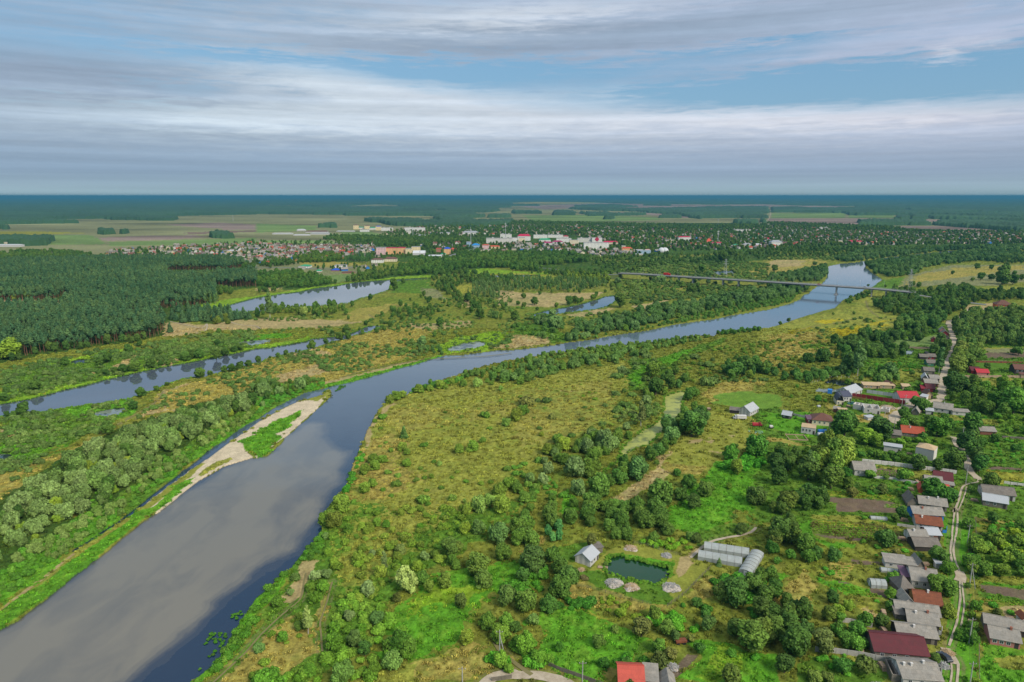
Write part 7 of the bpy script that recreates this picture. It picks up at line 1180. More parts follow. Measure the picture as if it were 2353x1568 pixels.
z('S', tp('c',(0,600),(700,660),(1050,760),(1200,800),(2353,850),(2353,680),(1500,610),(1000,600),(700,600)), 6.5, .9, 2.6, 'dark shrub in the wide scrub between town and bridge', 'scrub between town and bridge', .85, .3); z('D', tp('c',(700,640),(1100,600),(1700,600),(2353,540),(2353,640),(1900,680),(1500,680),(1100,760),(800,740)), 15, .5, .95, 'dark tree in the scrub between town and bridge', 'trees between town and bridge', .8)
z('S', tp('c',(700,850),(1200,830),(2353,900),(2353,950),(1500,1010),(1100,1060),(900,900)), 5.5, .9, 2.4, 'shrub in the olive scrub before the bridge', 'scrub before the bridge', .85, .3); z('S', tp('c',(0,1080),(350,1110),(600,1160),(1100,1110),(1300,1060),(1200,1180),(800,1220),(600,1260),(0,1240)), 6, .8, 2, 'shrub below the curved lake', 'shrubs below the curved lake', .75, .4); z('D', tp('c',(400,1080),(480,1070),(700,1000),(850,950),(900,940),(820,980),(650,1040)), 9, .45, .75, 'dark tree along the upper shore of the curved lake', 'upper shore trees of the curved lake', .7)
z('W', tp('c',(800,850),(1200,800),(1900,830),(2353,870),(2353,900),(1700,880),(1300,860),(900,880)), 14, .5, 1.0, 'grey willow under the left part of the bridge', 'willows under the bridge', .35, col=(.65,.75,.75)); z('W', tp('d',(0,850),(200,880),(290,940),(250,960),(0,960)), 8, .6, 1.0, 'silver willow in the thick grove on the far river bank before the bridge', 'far bank willow grove', .85, col=(.62,.78,.72))
# beyond the bridge
z('W', tp('d',(0,810),(350,740),(530,700),(545,790),(480,840),(350,850),(0,830)), 8, .6, 1.0, 'silver willow behind the bridge on the left bank', 'willows behind the bridge', .9, col=(.6,.75,.68)); z('W', tp('d',(600,640),(900,560),(1300,560),(1700,540),(2353,520),(2353,560),(1900,575),(1350,598),(1050,630),(900,655),(700,670)), 11, .7, 1.2, 'grey green willow along the river beyond the bridge', 'willows beyond the bridge', .85, col=(.55,.72,.68)); z('W', tp('d',(900,700),(1050,660),(1400,620),(2000,560),(2353,590),(2353,660),(1900,660),(1500,700),(1400,750),(1300,790),(1060,810),(950,755)), 9.5, .7, 1.15, 'grey green willow on the right bank beyond the bridge', 'right bank willows beyond the bridge', .9, col=(.55,.72,.62))
z('S', tp('d',(0,600),(600,610),(600,650),(300,640),(0,650)), 8, 1, 2.6, 'shrub on the far bank meadow', 'shrubs of the far bank meadow', .8); z('D', tp('d',(0,530),(500,540),(1300,540),(2353,510),(2353,540),(1300,575),(600,620),(0,620)), 12, .6, 1.0, 'dark tree in the belt between suburb and river', 'belt between suburb and river', .85); z('D', tp('d',(2060,680),(2200,620),(2353,600),(2500,640),(2353,680)), 10, .7, 1, 'dark tree in the copse at the far right', 'far right copse', .9)
for x_, y_, w_, k_ in ((60,750,70,1),(430,690,50,0),(1695,780,40,1),(1880,840,45,1),(1955,830,80,1),(2050,830,70,1),(2150,870,150,1),(2250,870,100,1),(2280,835,60,1),(2335,830,60,1),(2265,785,45,1),(1920,730,60,1),(2050,735,50,1),(2190,720,60,1),(2160,800,120,1),(1980,990,60,1),(2150,985,80,1),(2250,990,100,1),(2340,960,60,1),(790,1148,35,1),(910,1215,45,1),(190,1215,45,1),(110,1242,40,1),(1080,895,30,1),(920,890,30,1),(600,1150,30,1)): one('D' if k_ else 'W', *t('d', x_, y_), w_, 'dark tree dotted on the right bank meadows near the bridge', 'dotted trees near the bridge', hs=.75)
z('D', tp('d',(990,1080),(1060,980),(1160,930),(1500,960),(1620,900),(1800,900),(1950,950),(2353,950),(2353,1010),(1850,1040),(1800,1130),(1650,1160),(1400,1150),(1200,1165),(1050,1120)), 7.5, .6, 1.1, 'dark tree in the wood at the right end of the bridge', 'wood at the right end of the bridge', .9); z('W', tp('d',(1060,1000),(1200,960),(1400,1000),(1350,1100),(1150,1120)), 10, .6, 1.0, 'grey willow in the wood at the right end of the bridge', 'grey willows at the right end of the bridge', .8, col=(.6,.75,.7))
z('D', tp('d',(1150,1270),(1250,1200),(1450,1170),(1620,1200),(1640,1260),(1500,1300),(1200,1300)), 7, .7, 1.1, 'dark willow-like tree in the dense round grove above the gardens', 'round grove above the gardens', .95, col=(1.1,1.2,1.5)); z('D', tp('d',(600,1563),(700,1420),(850,1350),(950,1340),(1050,1330),(1250,1340),(1200,1380),(900,1400),(950,1500),(1250,1500),(1250,1563)), 7, .55, 1.0, 'dark tree in the grove left of the upper gardens', 'grove left of the upper gardens', .9, col=(1.1,1.2,1.2))
z('D', tp('d',(1700,1320),(1740,1230),(1850,1160),(2353,1130),(2600,1200),(2600,1450),(2100,1440),(1950,1440),(1900,1563),(1740,1563)), 7, .7, 1.2, 'tall green tree in the wide wood right of the sandy road', 'wide wood right of the sandy road', .95, col=(1.5,1.3,1.5)); one('D', *t('d',1715,1250), 80, 'lone dark tree at the fork of the sandy road')
z('S', tp('d',(250,1320),(900,1130),(1200,1200),(900,1330),(560,1420),(600,1563),(100,1563)), 7, .8, 1.7, 'low shrub in the yellow flowering meadow by the river', 'shrubs of the yellow meadow', .5, .48); z('S', tp('d',(950,1010),(1000,980),(1060,1050),(1000,1060)), 4, .8, 1.5, 'shrub below the bridge end', 'shrubs below the bridge end'); z('W', tp('d',(680,1060),(720,1000),(850,960),(930,930),(950,950),(880,1000),(760,1040)), 5, .3, .5, 'low willow bush on the right bank under the bridge', 'willow bushes under the bridge', .85, col=(.6,.8,.5)); z('D', tp('d',(1270,900),(1300,870),(1380,880),(1400,900)), 7, .5, .8, 'dark bush at the bridge pylon', 'bushes at the bridge pylon')
# town trees
TL = 'dark tree growing between the houses of the town'; TG = 'trees of the town'
z('D', [(217,592),(280,575),(588,556),(860,556),(1000,545),(1100,560),(1176,575),(1060,590),(1000,590),(870,596),(700,606),(588,622),(500,600)], 19, .5, .95, TL, TG, .8); z('D', tp('b',(1000,470),(1900,460),(2353,460),(2353,560),(1850,560),(1100,520)), 17, .6, 1.05, TL, TG, .7); z('D', tp('b',(620,455),(700,425),(1200,435),(1900,440),(1950,480),(1400,520),(900,520),(800,480)), 11, .7, 1.1, 'dark tree in the park belt behind the left suburb', 'park belt of the town', .9)
z('D', tp('b',(1150,400),(1500,340),(2353,290),(2353,430),(1850,440),(1200,430)), 20, .6, 1.2, TL, TG, .85); z('D', tp('c',(0,290),(900,310),(1800,330),(2353,320),(2353,540),(1700,570),(1100,560),(900,500),(600,420),(0,410)), 16, .7, 1.2, TL, TG, .85); z('D', tp('c',(0,480),(900,520),(1400,560),(1100,620),(600,570),(0,560)), 18, .6, 1, TL, TG, .7); z('D', tp('d',(0,300),(1100,340),(1350,380),(2353,390),(2353,500),(1500,510),(900,515),(0,540)), 15.5, .7, 1.15, TL, TG, .85)
z('D', tp('b',(330,640),(500,590),(790,600),(800,640),(700,670),(380,670)), 9, .7, 1.1, 'dark tree in the wood above the filling station', 'wood above the filling station', .9, col=(1.3,1.2,1)); z('R', tp('b',(820,660),(900,600),(1050,620),(1060,680)), 8, .7, 1, 'birch in the grove beside the workshops', 'grove beside the workshops', .9, col=(.6,.8,.7)); z('D', tp('b',(30,710),(100,640),(330,660),(330,700)), 9, .6, 1.0, 'dark tree in the wood at the filling station road', 'wood at the filling station road', .9)
z('D', tp('b',(1280,790),(1350,720),(1500,640),(1850,650),(1850,590),(2353,600),(2353,720),(2050,720),(1850,740),(1650,780)), 9, .8, 1.25, 'tall tree in the poplar wood between town and marsh', 'poplar wood between town and marsh', .95, col=(1.05,1.1,1.1)); z('D', tp('c',(0,745),(0,600),(500,580),(700,640),(700,670),(300,700),(230,750)), 9, .8, 1.2, 'tall tree in the poplar wood between town and marsh', 'poplar wood between town and marsh', .95, col=(1.05,1.1,1.1)); z('D', tp('b',(540,700),(900,690),(1000,720),(1250,690),(1300,740),(1000,760),(560,740)), 16, .5, .9, 'small tree near the filling station lots', 'trees near the filling station', .6)
z('D', tp('a',(0,600),(150,570),(600,570),(860,600),(800,640),(0,660)), 10, .7, 1, 'dark tree on the far edge of the pine wood', 'far edge of the pine wood', .9); z('D', tp('b',(820,790),(1000,760),(1250,730),(1260,780),(1000,800)), 10, .5, .9, LB, SHB, .6)
# ---- right bank of the river (this side)
z('W', tp('f',(1900,300),(2353,190))+tp('g',(250,125),(650,70),(1000,28),(1000,60),(600,130),(200,210),(0,250))+tp('f',(2353,260),(2000,330),(1850,340)), 4, .25, .5, 'low pale willow in the even strip along the right river bank', 'even willow strip on the right bank', .9, col=(.85,1.0,.6)); z('W', tp('c',(500,1563),(700,1500),(900,1440),(1250,1408),(1500,1378),(1740,1343),(1850,1360),(1700,1400),(1300,1480),(1000,1563)), 4.5, .28, .5, 'low pale willow in the even strip along the right river bank', 'even willow strip on the right bank', .9, col=(.85,1.0,.6)); z('W', tp('c',(1870,1345),(1900,1318),(2000,1298),(2270,1285),(2280,1310),(2000,1335)), 5, .35, .55, 'dark low willow where the bank steps in', 'dark low willows at the bank step', .9, col=(.5,.8,.4))
z('W', tp('f',(1950,360),(2353,290))+tp('g',(0,270),(200,220),(700,130),(1250,60),(1260,110),(1000,175),(600,240),(300,310),(180,350),(0,370))+tp('f',(2353,390),(2200,380)), 7, .45, .9, 'grey green willow in the belt behind the right bank strip', 'belt behind the right bank strip', .75, col=(.8,.95,.75)); z('B', tp('f',(1650,420),(1950,380),(2353,300))+tp('g',(0,280),(200,230),(700,150),(1000,90),(1000,170),(600,235),(300,305),(180,345),(0,365))+tp('f',(2353,380),(1950,410)), 6.5, .4, .8, 'bright bushy tree in the belt behind the right bank strip', 'bright bushes behind the right bank strip', .8, col=(1.1,1.15,1)); z('S', tp('g',(0,350),(400,280),(900,210),(1280,100),(1270,140),(1000,195),(500,260),(200,350)), 3.5, 1, 2, 'dark shrub at the meadow edge of the bank belt', 'shrubs edging the bank belt', .6)
z('S', tp('f',(1240,520),(1420,455),(1640,375),(1850,325),(1960,340),(1700,400),(1480,470)), 3, .8, 1.7, 'green shrub on the river bend bank', 'shrubs on the river bend', .5, col=(1,1.4,.7)); z('S', tp('f',(750,1480),(790,1400),(880,1200),(900,1120),(970,990),(1010,1000),(940,1180),(900,1280),(830,1420),(790,1500)), 2.4, .7, 1.4, 'bright shrub on the steep right bank edge', 'shrubs on the steep right bank', .85, col=(.7,1.4,.5))
RB = 'round bright green bush beside the right river bank'; RG = 'bushes beside the right river bank'
for x_, y_, w_, k_ in ((1230,560,110,'B'),(1290,530,120,'B'),(1350,510,100,'B'),(1500,465,110,'B'),(1600,450,90,'B'),(1605,385,50,'W'),(1690,425,110,'B'),(1740,430,60,'B'),(1800,385,80,'B'),(1910,400,80,'B'),(2040,415,110,'W'),(2080,330,40,'D'),(2250,445,60,'W'),(1160,700,100,'S'),(1360,885,80,'C'),(380,400,35,'D'),(1075,1110,130,'B'),(1170,1105,110,'B'),(1095,1170,120,'B'),(1000,1210,130,'B'),(1240,1010,60,'B'),(1350,995,120,'B'),(1390,1030,80,'B'),(1385,1140,110,'B'),(1285,1325,120,'S'),(1005,1385,130,'B'),(1070,1330,110,'B'),(1545,1470,150,'S'),(1615,1250,60,'B'),(2310,1180,90,'S'),(2100,690,110,'S'),(2150,800,60,'S'),(2300,770,90,'W'),(1990,1000,130,'B'),(1870,1020,110,'B'),(1950,1010,70,'B'),(1690,1140,60,'W'),(1630,1110,60,'S'),(2080,920,90,'S'),(2250,545,50,'S'),(780,1560,220,'B'),(700,1563,120,'S'),(900,1480,70,'S'),(1210,1210,80,'S'),(1300,1240,80,'S'),(1470,1280,80,'S'),(1240,1420,60,'S'),(1710,1350,70,'S'),(1810,1450,100,'S'),(1930,1290,60,'S'),(1520,1170,60,'S'),(1170,1365,60,'S'),(1920,1480,50,'W'),(1550,960,90,'S'),(1190,930,50,'S'),(2050,1560,160,'W'),(2150,1500,130,'W'),(2240,1420,180,'B'),(2330,1340,150,'B'),(2250,1560,200,'B'),(1950,1560,130,'B'),(1580,1500,70,'S')):
    one(k_, *t('f', x_, y_), w_, RB if k_ == 'B' else ('olive shrub dotted over the right bank meadow' if k_ == 'S' else 'single small tree on the right bank meadow'), RG if k_ == 'B' else ('dotted meadow shrubs' if k_ == 'S' else 'single trees of the right bank meadow'), (1.35,1.25,.9) if k_ == 'B' else (1.2,1.3,.8))
for P_, sp_, a_, b_, kp, cl in ((tp('f',(1000,760),(1300,560),(2353,450),(2353,1563),(850,1563),(850,1450),(1000,1050)), 9, .35, 1.1, .24, .5), (tp('g',(0,400),(900,250),(1080,430),(1000,800),(400,900),(0,1200)), 9, .4, 1.2, .24, .5), (tp('g',(1150,250),(1400,150),(1900,30),(2353,-30),(2353,200),(1850,300),(1650,400),(1200,430)), 6.5, .6, 1.8, .6, .46), (tp('h',(0,-40),(560,0),(620,80),(560,200),(0,280)), 6.5, .6, 1.8, .6, .46)):
    z('S', P_, sp_*.85, a_, b_, 'low olive shrub in the wide right bank meadow', 'low shrubs of the wide meadow', kp, cl-.02, col=(1.15,1.1,.6))
z('S', tp('j',(700,0),(1900,-50),(2100,200),(1850,400),(1400,560),(1250,780),(1100,900),(850,1000),(700,900),(800,700),(560,560),(500,350)), 3.6, .5, 1.5, 'yellow olive shrub in the rough slope above the river', 'shrubs of the rough slope', .8, .44, col=(1.5,1.35,.7)); z('B', tp('j',(800,200),(1300,0),(1900,0),(1900,300),(1500,450),(1300,700),(1050,560),(900,400)), 8.5, .35, .75, 'yellow green bush in the rough slope above the river', 'bushes of the rough slope', .6, col=(1.5,1.25,.9))
z('S', tp('j',(850,750),(1300,760),(1350,1100),(1500,1300),(1000,1563),(200,1563),(200,1450),(650,1300),(700,1000)), 2.8, .7, 1.7, 'leafy green shrub in the thicket beside the green hollow', 'thicket beside the green hollow', .85, .38, col=(1.15,1.35,.6)); z('S', tp('j',(0,1150),(450,850),(600,950),(590,1300),(200,1500),(-100,1563)), 3.6, .5, 1.4, 'olive shrub on the dry slope by the river track', 'shrubs by the river track', .6, .48, col=(1.2,1.15,.6))
z('S', tp('i',(1750,1563),(2000,1330),(2150,1080),(2260,900),(2353,740),(2353,1000),(2250,1100),(2100,1370),(1850,1563))+[], 1.9, .6, 1.3, 'lush green shrub along the river edge at the bottom', 'river edge shrubs at the bottom', .9, col=(.75,1.05,.5)); z('S', tp('j',(0,730),(110,705),(200,600),(310,535),(380,445),(500,300),(600,180),(650,200),(560,400),(330,520),(220,640),(160,780),(0,960)), 2.1, .6, 1.3, 'lush green shrub along the river edge at the bottom', 'river edge shrubs at the bottom', .9, col=(.75,1.05,.5))
LJ = {'B': ('bushy green tree standing around the green hollow', 'bushy trees of the green hollow'), 'W': ('silver green willow standing around the green hollow', 'willows of the green hollow'), 'D': ('dark tree standing around the green hollow', 'dark trees of the green hollow'), 'R': ('slim pale tree around the green hollow', 'slim trees of the green hollow')}
for k_, x_, y_, w_, c_ in (('B',2040,560,275,(1,1,.9)),('B',2085,685,215,(.85,.9,.9)),('B',1530,655,160,(.8,.9,.8)),('W',1035,765,165,0),('W',1112,1025,155,(.8,.95,.9)),('W',862,990,120,0),('R',1185,560,75,(1.4,1.1,1.2)),('W',1555,440,110,0),('W',1330,380,120,(1,.9,.7)),('B',850,195,120,(1,1.1,.7)),('B',720,140,200,(1.1,.9,.7)),('B',630,110,150,(1,1,.7)),('B',120,1640,330,(.75,1.2,.6)),('B',245,1185,130,(.8,1.1,.6)),('B',540,835,150,(1.1,1.2,.7)),('B',620,725,150,(1,1.2,.7)),('B',500,730,120,(1,1.1,.7)),('W',1255,1445,210,(.75,.9,.6)),('W',800,1563,260,(.8,.92,.65)),('B',1330,1275,260,(.7,.9,.6)),('B',1400,1300,200,(.7,.9,.6)),('B',1230,1270,160,(.7,.9,.6)),('D',1000,1325,140,0),('D',910,1240,150,(1.6,1.2,1.6)),('B',1090,1490,150,(.9,1,.6)),('B',730,1265,210,(.9,1.1,.6)),('D',1880,875,140,(2,1.3,1.5)),('B',1930,1200,170,(1.4,1.2,.8)),('B',2130,1060,200,(.9,1,.7)),('B',2250,1190,220,(1,1.1,.7)),('B',2300,1060,180,(.9,1,.7)),('R',480,1120,110,(1.6,1.3,1.2)),('W',640,240,80,0),('W',650,600,120,0),('W',550,620,130,0),('D',1780,400,190,(1.6,1.2,1.2)),('D',1850,370,120,(1.4,1.1,1.2)),('B',1920,190,150,(1.5,1.3,.8)),('W',2045,190,150,0),('B',2270,430,200,(.8,.9,.7)),('W',2230,280,230,(.7,.9,.7)),('B',1110,130,110,(1,1.2,.7)),('B',1200,140,90,(1,1.2,.7)),('B',1510,150,80,(1,1.3,.6)),('B',1800,480,120,(.8,.9,.7)),('B',1840,520,110,(.8,.9,.7)),('W',1070,400,80,0),('B',980,360,110,(1.1,1,.7)),('B',660,400,100,(1.2,1.2,.7)),('B',500,1500,150,(.8,1.1,.6)),('W',30,1290,120,(.7,.9,.7)),('B',200,860,140,(.9,1,.7)),('W',320,760,80,0),('S',360,620,110,0),('B',2250,1410,180,(1,1.2,.7)),('B',2320,1470,120,(1,1.2,.7)),('D',2310,860,200,(1.5,1.2,1.5)),('B',400,1000,110,(1,1,.7)),('D',390,1090,90,(1.3,1.1,1)),('B',1520,330,90,(1.3,1.1,.8)),('B',1640,420,110,(.9,.9,.7)),('B',1480,530,120,(1.3,1.2,.7)),('D',1740,700,150,(1.4,1.2,1.1)),('D',1590,740,120,(1.4,1.2,1.1)),('D',1300,830,90,(1.8,1,1.2))):
    lb = LJ.get(k_, ('olive shrub in the sandy patch by the river', None)); one(k_, *t('j', x_, y_), w_, lb[0], lb[1], c_ or (1,1,1), hs=.85 if k_ in 'DW' else 1)
one('W', *t('j',1392,725), 245, 'tall pale cream-green willow with visible forked trunk beside the green hollow', None, (1.5,1.35,1.1), hs=1.05)
# river weeds

# creek rows
CR = tp('g',(250,1000),(400,890),(600,900),(900,830),(1100,790),(1320,690),(1385,590),(1400,560),(1380,690),(1290,755),(1200,795),(1100,875),(1020,945),(990,1020),(980,1080),(900,1150),(800,1200),(740,1260),(680,1270),(500,1150),(400,1130),(280,1100))
z('B', CR, 7.5, .6, 1.15, 'bushy green tree in the row left of the duckweed creek', 'row left of the duckweed creek', .9, col=(.95,1,.8)); z('W', tp('g',(580,1010),(620,880),(800,850),(920,900),(930,1020),(800,1060),(650,1050)), 8, .7, 1.1, 'silver willow left of the duckweed creek', 'silver willows left of the creek', .85)
CR2 = tp('g',(1400,860),(1440,790),(1560,760),(1600,680),(1620,600),(1640,500),(1700,470),(1740,560),(1850,560),(1760,600),(1770,800),(1640,860),(1560,900),(1500,980),(1340,1090),(1240,1240),(1100,1280),(960,1350),(800,1400),(700,1390),(760,1290),(880,1260),(980,1200),(1080,1120),(1190,1060),(1300,1010),(1370,950))
z('D', CR2, 6.6, .5, .82, 'dark leafy tree in the row right of the duckweed creek', 'row right of the duckweed creek', .9, col=(1.1,1.2,1.1)); z('W', CR2, 15, .8, 1.2, 'grey willow in the row right of the duckweed creek', 'grey willows right of the creek', .7, col=(.65,.85,.7))
z('D', tp('g',(1080,530),(1180,480),(1330,480),(1395,480),(1385,560),(1250,540),(1130,540)), 8, .5, .8, 'dark tree at the head of the duckweed creek', 'trees at the creek head', .9, col=(1.3,1.2,1)); z('S', tp('g',(900,640),(1000,580),(1160,560),(1380,570),(1320,680),(1150,760),(1000,760)), 3.6, .7, 1.7, 'dark shrub on the left slope of the creek', 'shrubs left of the creek', .8)
for k_, x_, y_, w_, c_ in (('W',1232,575,105,0),('W',1225,700,140,0),('W',1130,705,50,0),('W',1050,810,80,0),('R',1185,770,90,(1.4,1,1)),('W',1440,815,180,(.6,.8,.75)),('D',1650,870,260,(1.1,1.2,1.2)),('D',1560,800,160,(1.2,1.2,1.1)),('W',1010,300,100,0),('W',1055,300,70,0),('S',960,330,110,0),('B',1000,330,70,(.8,.9,.9)),('B',80,385,95,(1,1,.8)),('B',145,360,90,0),('S',270,325,80,0),('S',1140,250,90,0),('S',1140,215,90,0),('S',1215,200,80,0),('S',1310,178,70,0),('D',1290,325,150,(1.3,1.2,1)),('B',1395,345,90,(.7,.8,.8)),('B',1440,320,95,(.7,.8,.8)),('S',1380,245,60,0),('D',1450,425,130,(1.1,1.1,1)),('W',1530,420,85,(.7,.9,.8)),('D',1590,370,90,0),('D',1320,485,160,(1.2,1.1,1)),('S',1235,355,110,0),('S',1290,395,100,0),('S',1105,400,70,0),('S',1690,152,120,0),('S',1845,172,60,0),('S',1810,230,110,0),('S',1740,215,80,0),('B',2060,155,50,(.8,.9,.9)),('B',2130,160,55,0),('B',2220,105,35,0),('B',2320,115,45,0),('W',1225,150,50,0),('W',1262,145,40,0),('S',950,490,100,0),('B',1030,465,60,(.8,.8,.8)),('S',1110,500,100,0),('S',670,605,55,0),('S',860,595,70,0),('S',1030,590,110,0),('S',950,645,90,0),('S',835,765,90,0),('S',640,720,60,(1.3,1,1)),('S',545,870,90,0),('B',105,665,130,(.9,1,.7)),('B',40,720,150,(1.4,1.1,.8)),('S',370,700,100,(1.5,.9,1.2)),('S',140,580,180,(1.4,.9,1)),('S',320,550,110,0),('S',240,545,70,0),('B',270,865,60,(1.8,1.4,.7)),('S',250,800,60,0),
    ('B',1515,1225,95,(.6,.8,.7)),('B',1620,1340,165,(.6,.8,.7)),('B',1775,1410,180,(.9,.95,.9)),('B',1370,1500,310,(.8,.85,.8)),('B',1320,1590,240,(.7,.85,.8)),('B',1550,1450,160,(.7,.85,.8)),('D',1670,1530,150,(1.4,1.2,1.4)),('B',2240,1490,240,(.7,.7,.8)),('W',1155,1260,240,(.6,.8,.7)),('W',610,1400,160,(1.05,1.05,1.15)),('W',575,1240,210,(1,1,1.1)),('B',740,1220,220,(1,.95,.7)),('B',740,1530,230,(.75,.9,.8)),('W',690,1020,150,(1,1,1.1)),('W',850,960,180,(1,1,1.1)),('W',810,1010,110,(1,1,1.1)),('W',330,1210,120,0),('W',300,1120,75,0),('W',400,1050,100,0),('B',470,990,180,(1.6,1.3,.8)),('B',330,1030,130,(1.5,1.2,.8)),('B',480,1120,150,(1,1,.8)),('W',290,1310,120,0),('B',800,1400,260,(.75,.9,.8)),('B',870,1330,170,(.8,.9,.8)),('B',1000,1300,160,(.7,.85,.8)),('B',1030,1560,170,(.7,.85,.8)),('B',1150,1563,200,(.8,.9,.8)),('D',1500,300,80,0),('B',1330,1125,60,(.8,.9,.8)),('B',2240,1050,260,(.5,.9,.6)),('B',2010,1080,180,(.6,1,.6)),('D',2060,1210,140,(1.8,1.4,1)),('D',1995,1350,60,(2,1.6,1)),('B',2060,965,50,0),('S',1860,380,150,0),('S',1790,400,160,0),('D',2150,260,150,(1.2,1.3,1.5)),('D',2230,260,130,(1.4,1.4,1.3)),('D',2060,320,140,(1.2,1.3,1.5)),('D',2320,290,120,0),('D',2180,330,80,(1.8,1.5,1.2)),('D',2010,345,90,(1.3,1.3,1.2))):
    nm = {'W': ('silver willow in the creek lowland', 'willows of the creek lowland'), 'B': ('bushy tree in the creek lowland', 'bushy trees of the creek lowland'), 'D': ('dark tree in the creek lowland', 'dark trees of the creek lowland'), 'S': ('shrub in the creek lowland meadow', 'shrubs of the creek lowland'), 'R': ('bare brownish tree by the creek', 'brownish trees by the creek')}[k_]; one(k_, *t('g', x_, y_), w_, *nm, c_ or (1, 1, 1), hs=.85 if k_ == 'D' else 1)
z('D', tp('g',(1930,270),(2060,210),(2200,180),(2353,230),(2353,300),(2150,320),(1960,310)), 7, .5, .85, 'dark tree in the copse above the green sports field', 'copse above the green field', .9, col=(1.1,1.2,1.3)); z('D', tp('h',(-20,230),(60,250),(60,310),(-20,310)), 7, .6, .9, 'dark tree in the copse above the green sports field', 'copse above the green field'); z('S', tp('g',(1820,330),(1930,310),(2353,340),(2353,370),(2000,370)), 4, .8, 1.6, 'shrub under the copse', 'shrubs under the copse', .7); z('B', tp('g',(1720,410),(1870,400),(1860,360),(1730,350)), 6, .4, .6, 'bushy tree in the creek lowland', 'bushy trees of the creek lowland')
z('B', tp('g',(0,1240),(300,1250),(480,1400),(620,1563),(0,1563)), 7, .4, .8, 'olive bush below the long meadow', 'bushes below the long meadow', .7, col=(.9,1,.8)); z('W', tp('g',(0,1230),(350,1230),(400,1320),(100,1350)), 8, .4, .7, 'silver willow in the creek lowland', 'willows of the creek lowland', .7); z('S', tp('g',(0,1150),(260,1100),(300,1250),(600,1420),(450,1563),(0,1563)), 3.3, .7, 1.6, 'green shrub below the long meadow', 'shrubs below the long meadow', .8, .4, col=(.9,1.2,.7)); z('S', tp('g',(1900,1120),(2100,1050),(2353,1000),(2353,1120),(2100,1200),(1900,1180)), 3, .8, 1.8, 'lush shrub at the edge of the bright meadow', 'shrubs of the bright meadow', .8, col=(.7,1.6,.5))
# big willow belt behind the pond yard
KB = tp('k',(100,330),(160,200),(0,150),(0,60),(200,20),(500,-60),(900,-40),(1300,0),(1440,100),(1430,230),(1350,280),(1000,300),(850,310),(700,260),(480,230),(260,220),(230,320))
z('B', KB, 7, .65, 1.1, 'dense round willow bush in the belt behind the fish pond', 'belt behind the fish pond', .95, col=(.8,.88,.8)); z('B', tp('g',(1000,1563),(1200,1500),(1500,1563),(1500,1600),(1000,1600)), 7, .6, 1, 'dense round willow bush in the belt behind the fish pond', 'belt behind the fish pond'); z('B', tp('k',(100,330),(0,360),(0,120),(230,160),(230,300)), 7.5, .8, 1.2, 'round willow bush left of the pond belt', 'left of the pond belt', .95, col=(.95,1,.8)); z('B', tp('j',(2100,200),(2353,130),(2353,400),(2150,420)), 8, .7, 1.1, 'round willow bush left of the pond belt', 'left of the pond belt', .7, col=(.9,1,.8))
z('D', tp('k',(340,200),(420,140),(500,260),(420,280)), 6, .4, .6, 'bluish young tree in the pond belt', 'bluish trees in the pond belt', 1, col=(1.2,1.8,3)); one('D', *t('k',730,330), 120, 'dull bushy tree right behind the pond barn', None, (1.5,1,1.5))
LK = {'B': ('bushy tree near the fenced fish pond yard', 'bushy trees near the pond yard'), 'D': ('dark tree near the fenced fish pond yard', 'dark trees near the pond yard'), 'O': ('fruit tree near the fenced fish pond yard', 'fruit trees near the pond yard'), 'W': ('pale willow near the fenced fish pond yard', 'willows near the pond yard'), 'S': ('shrub near the pond yard', 'shrubs near the pond yard'), 'C': ('young fir standing before the greenhouses', None)}
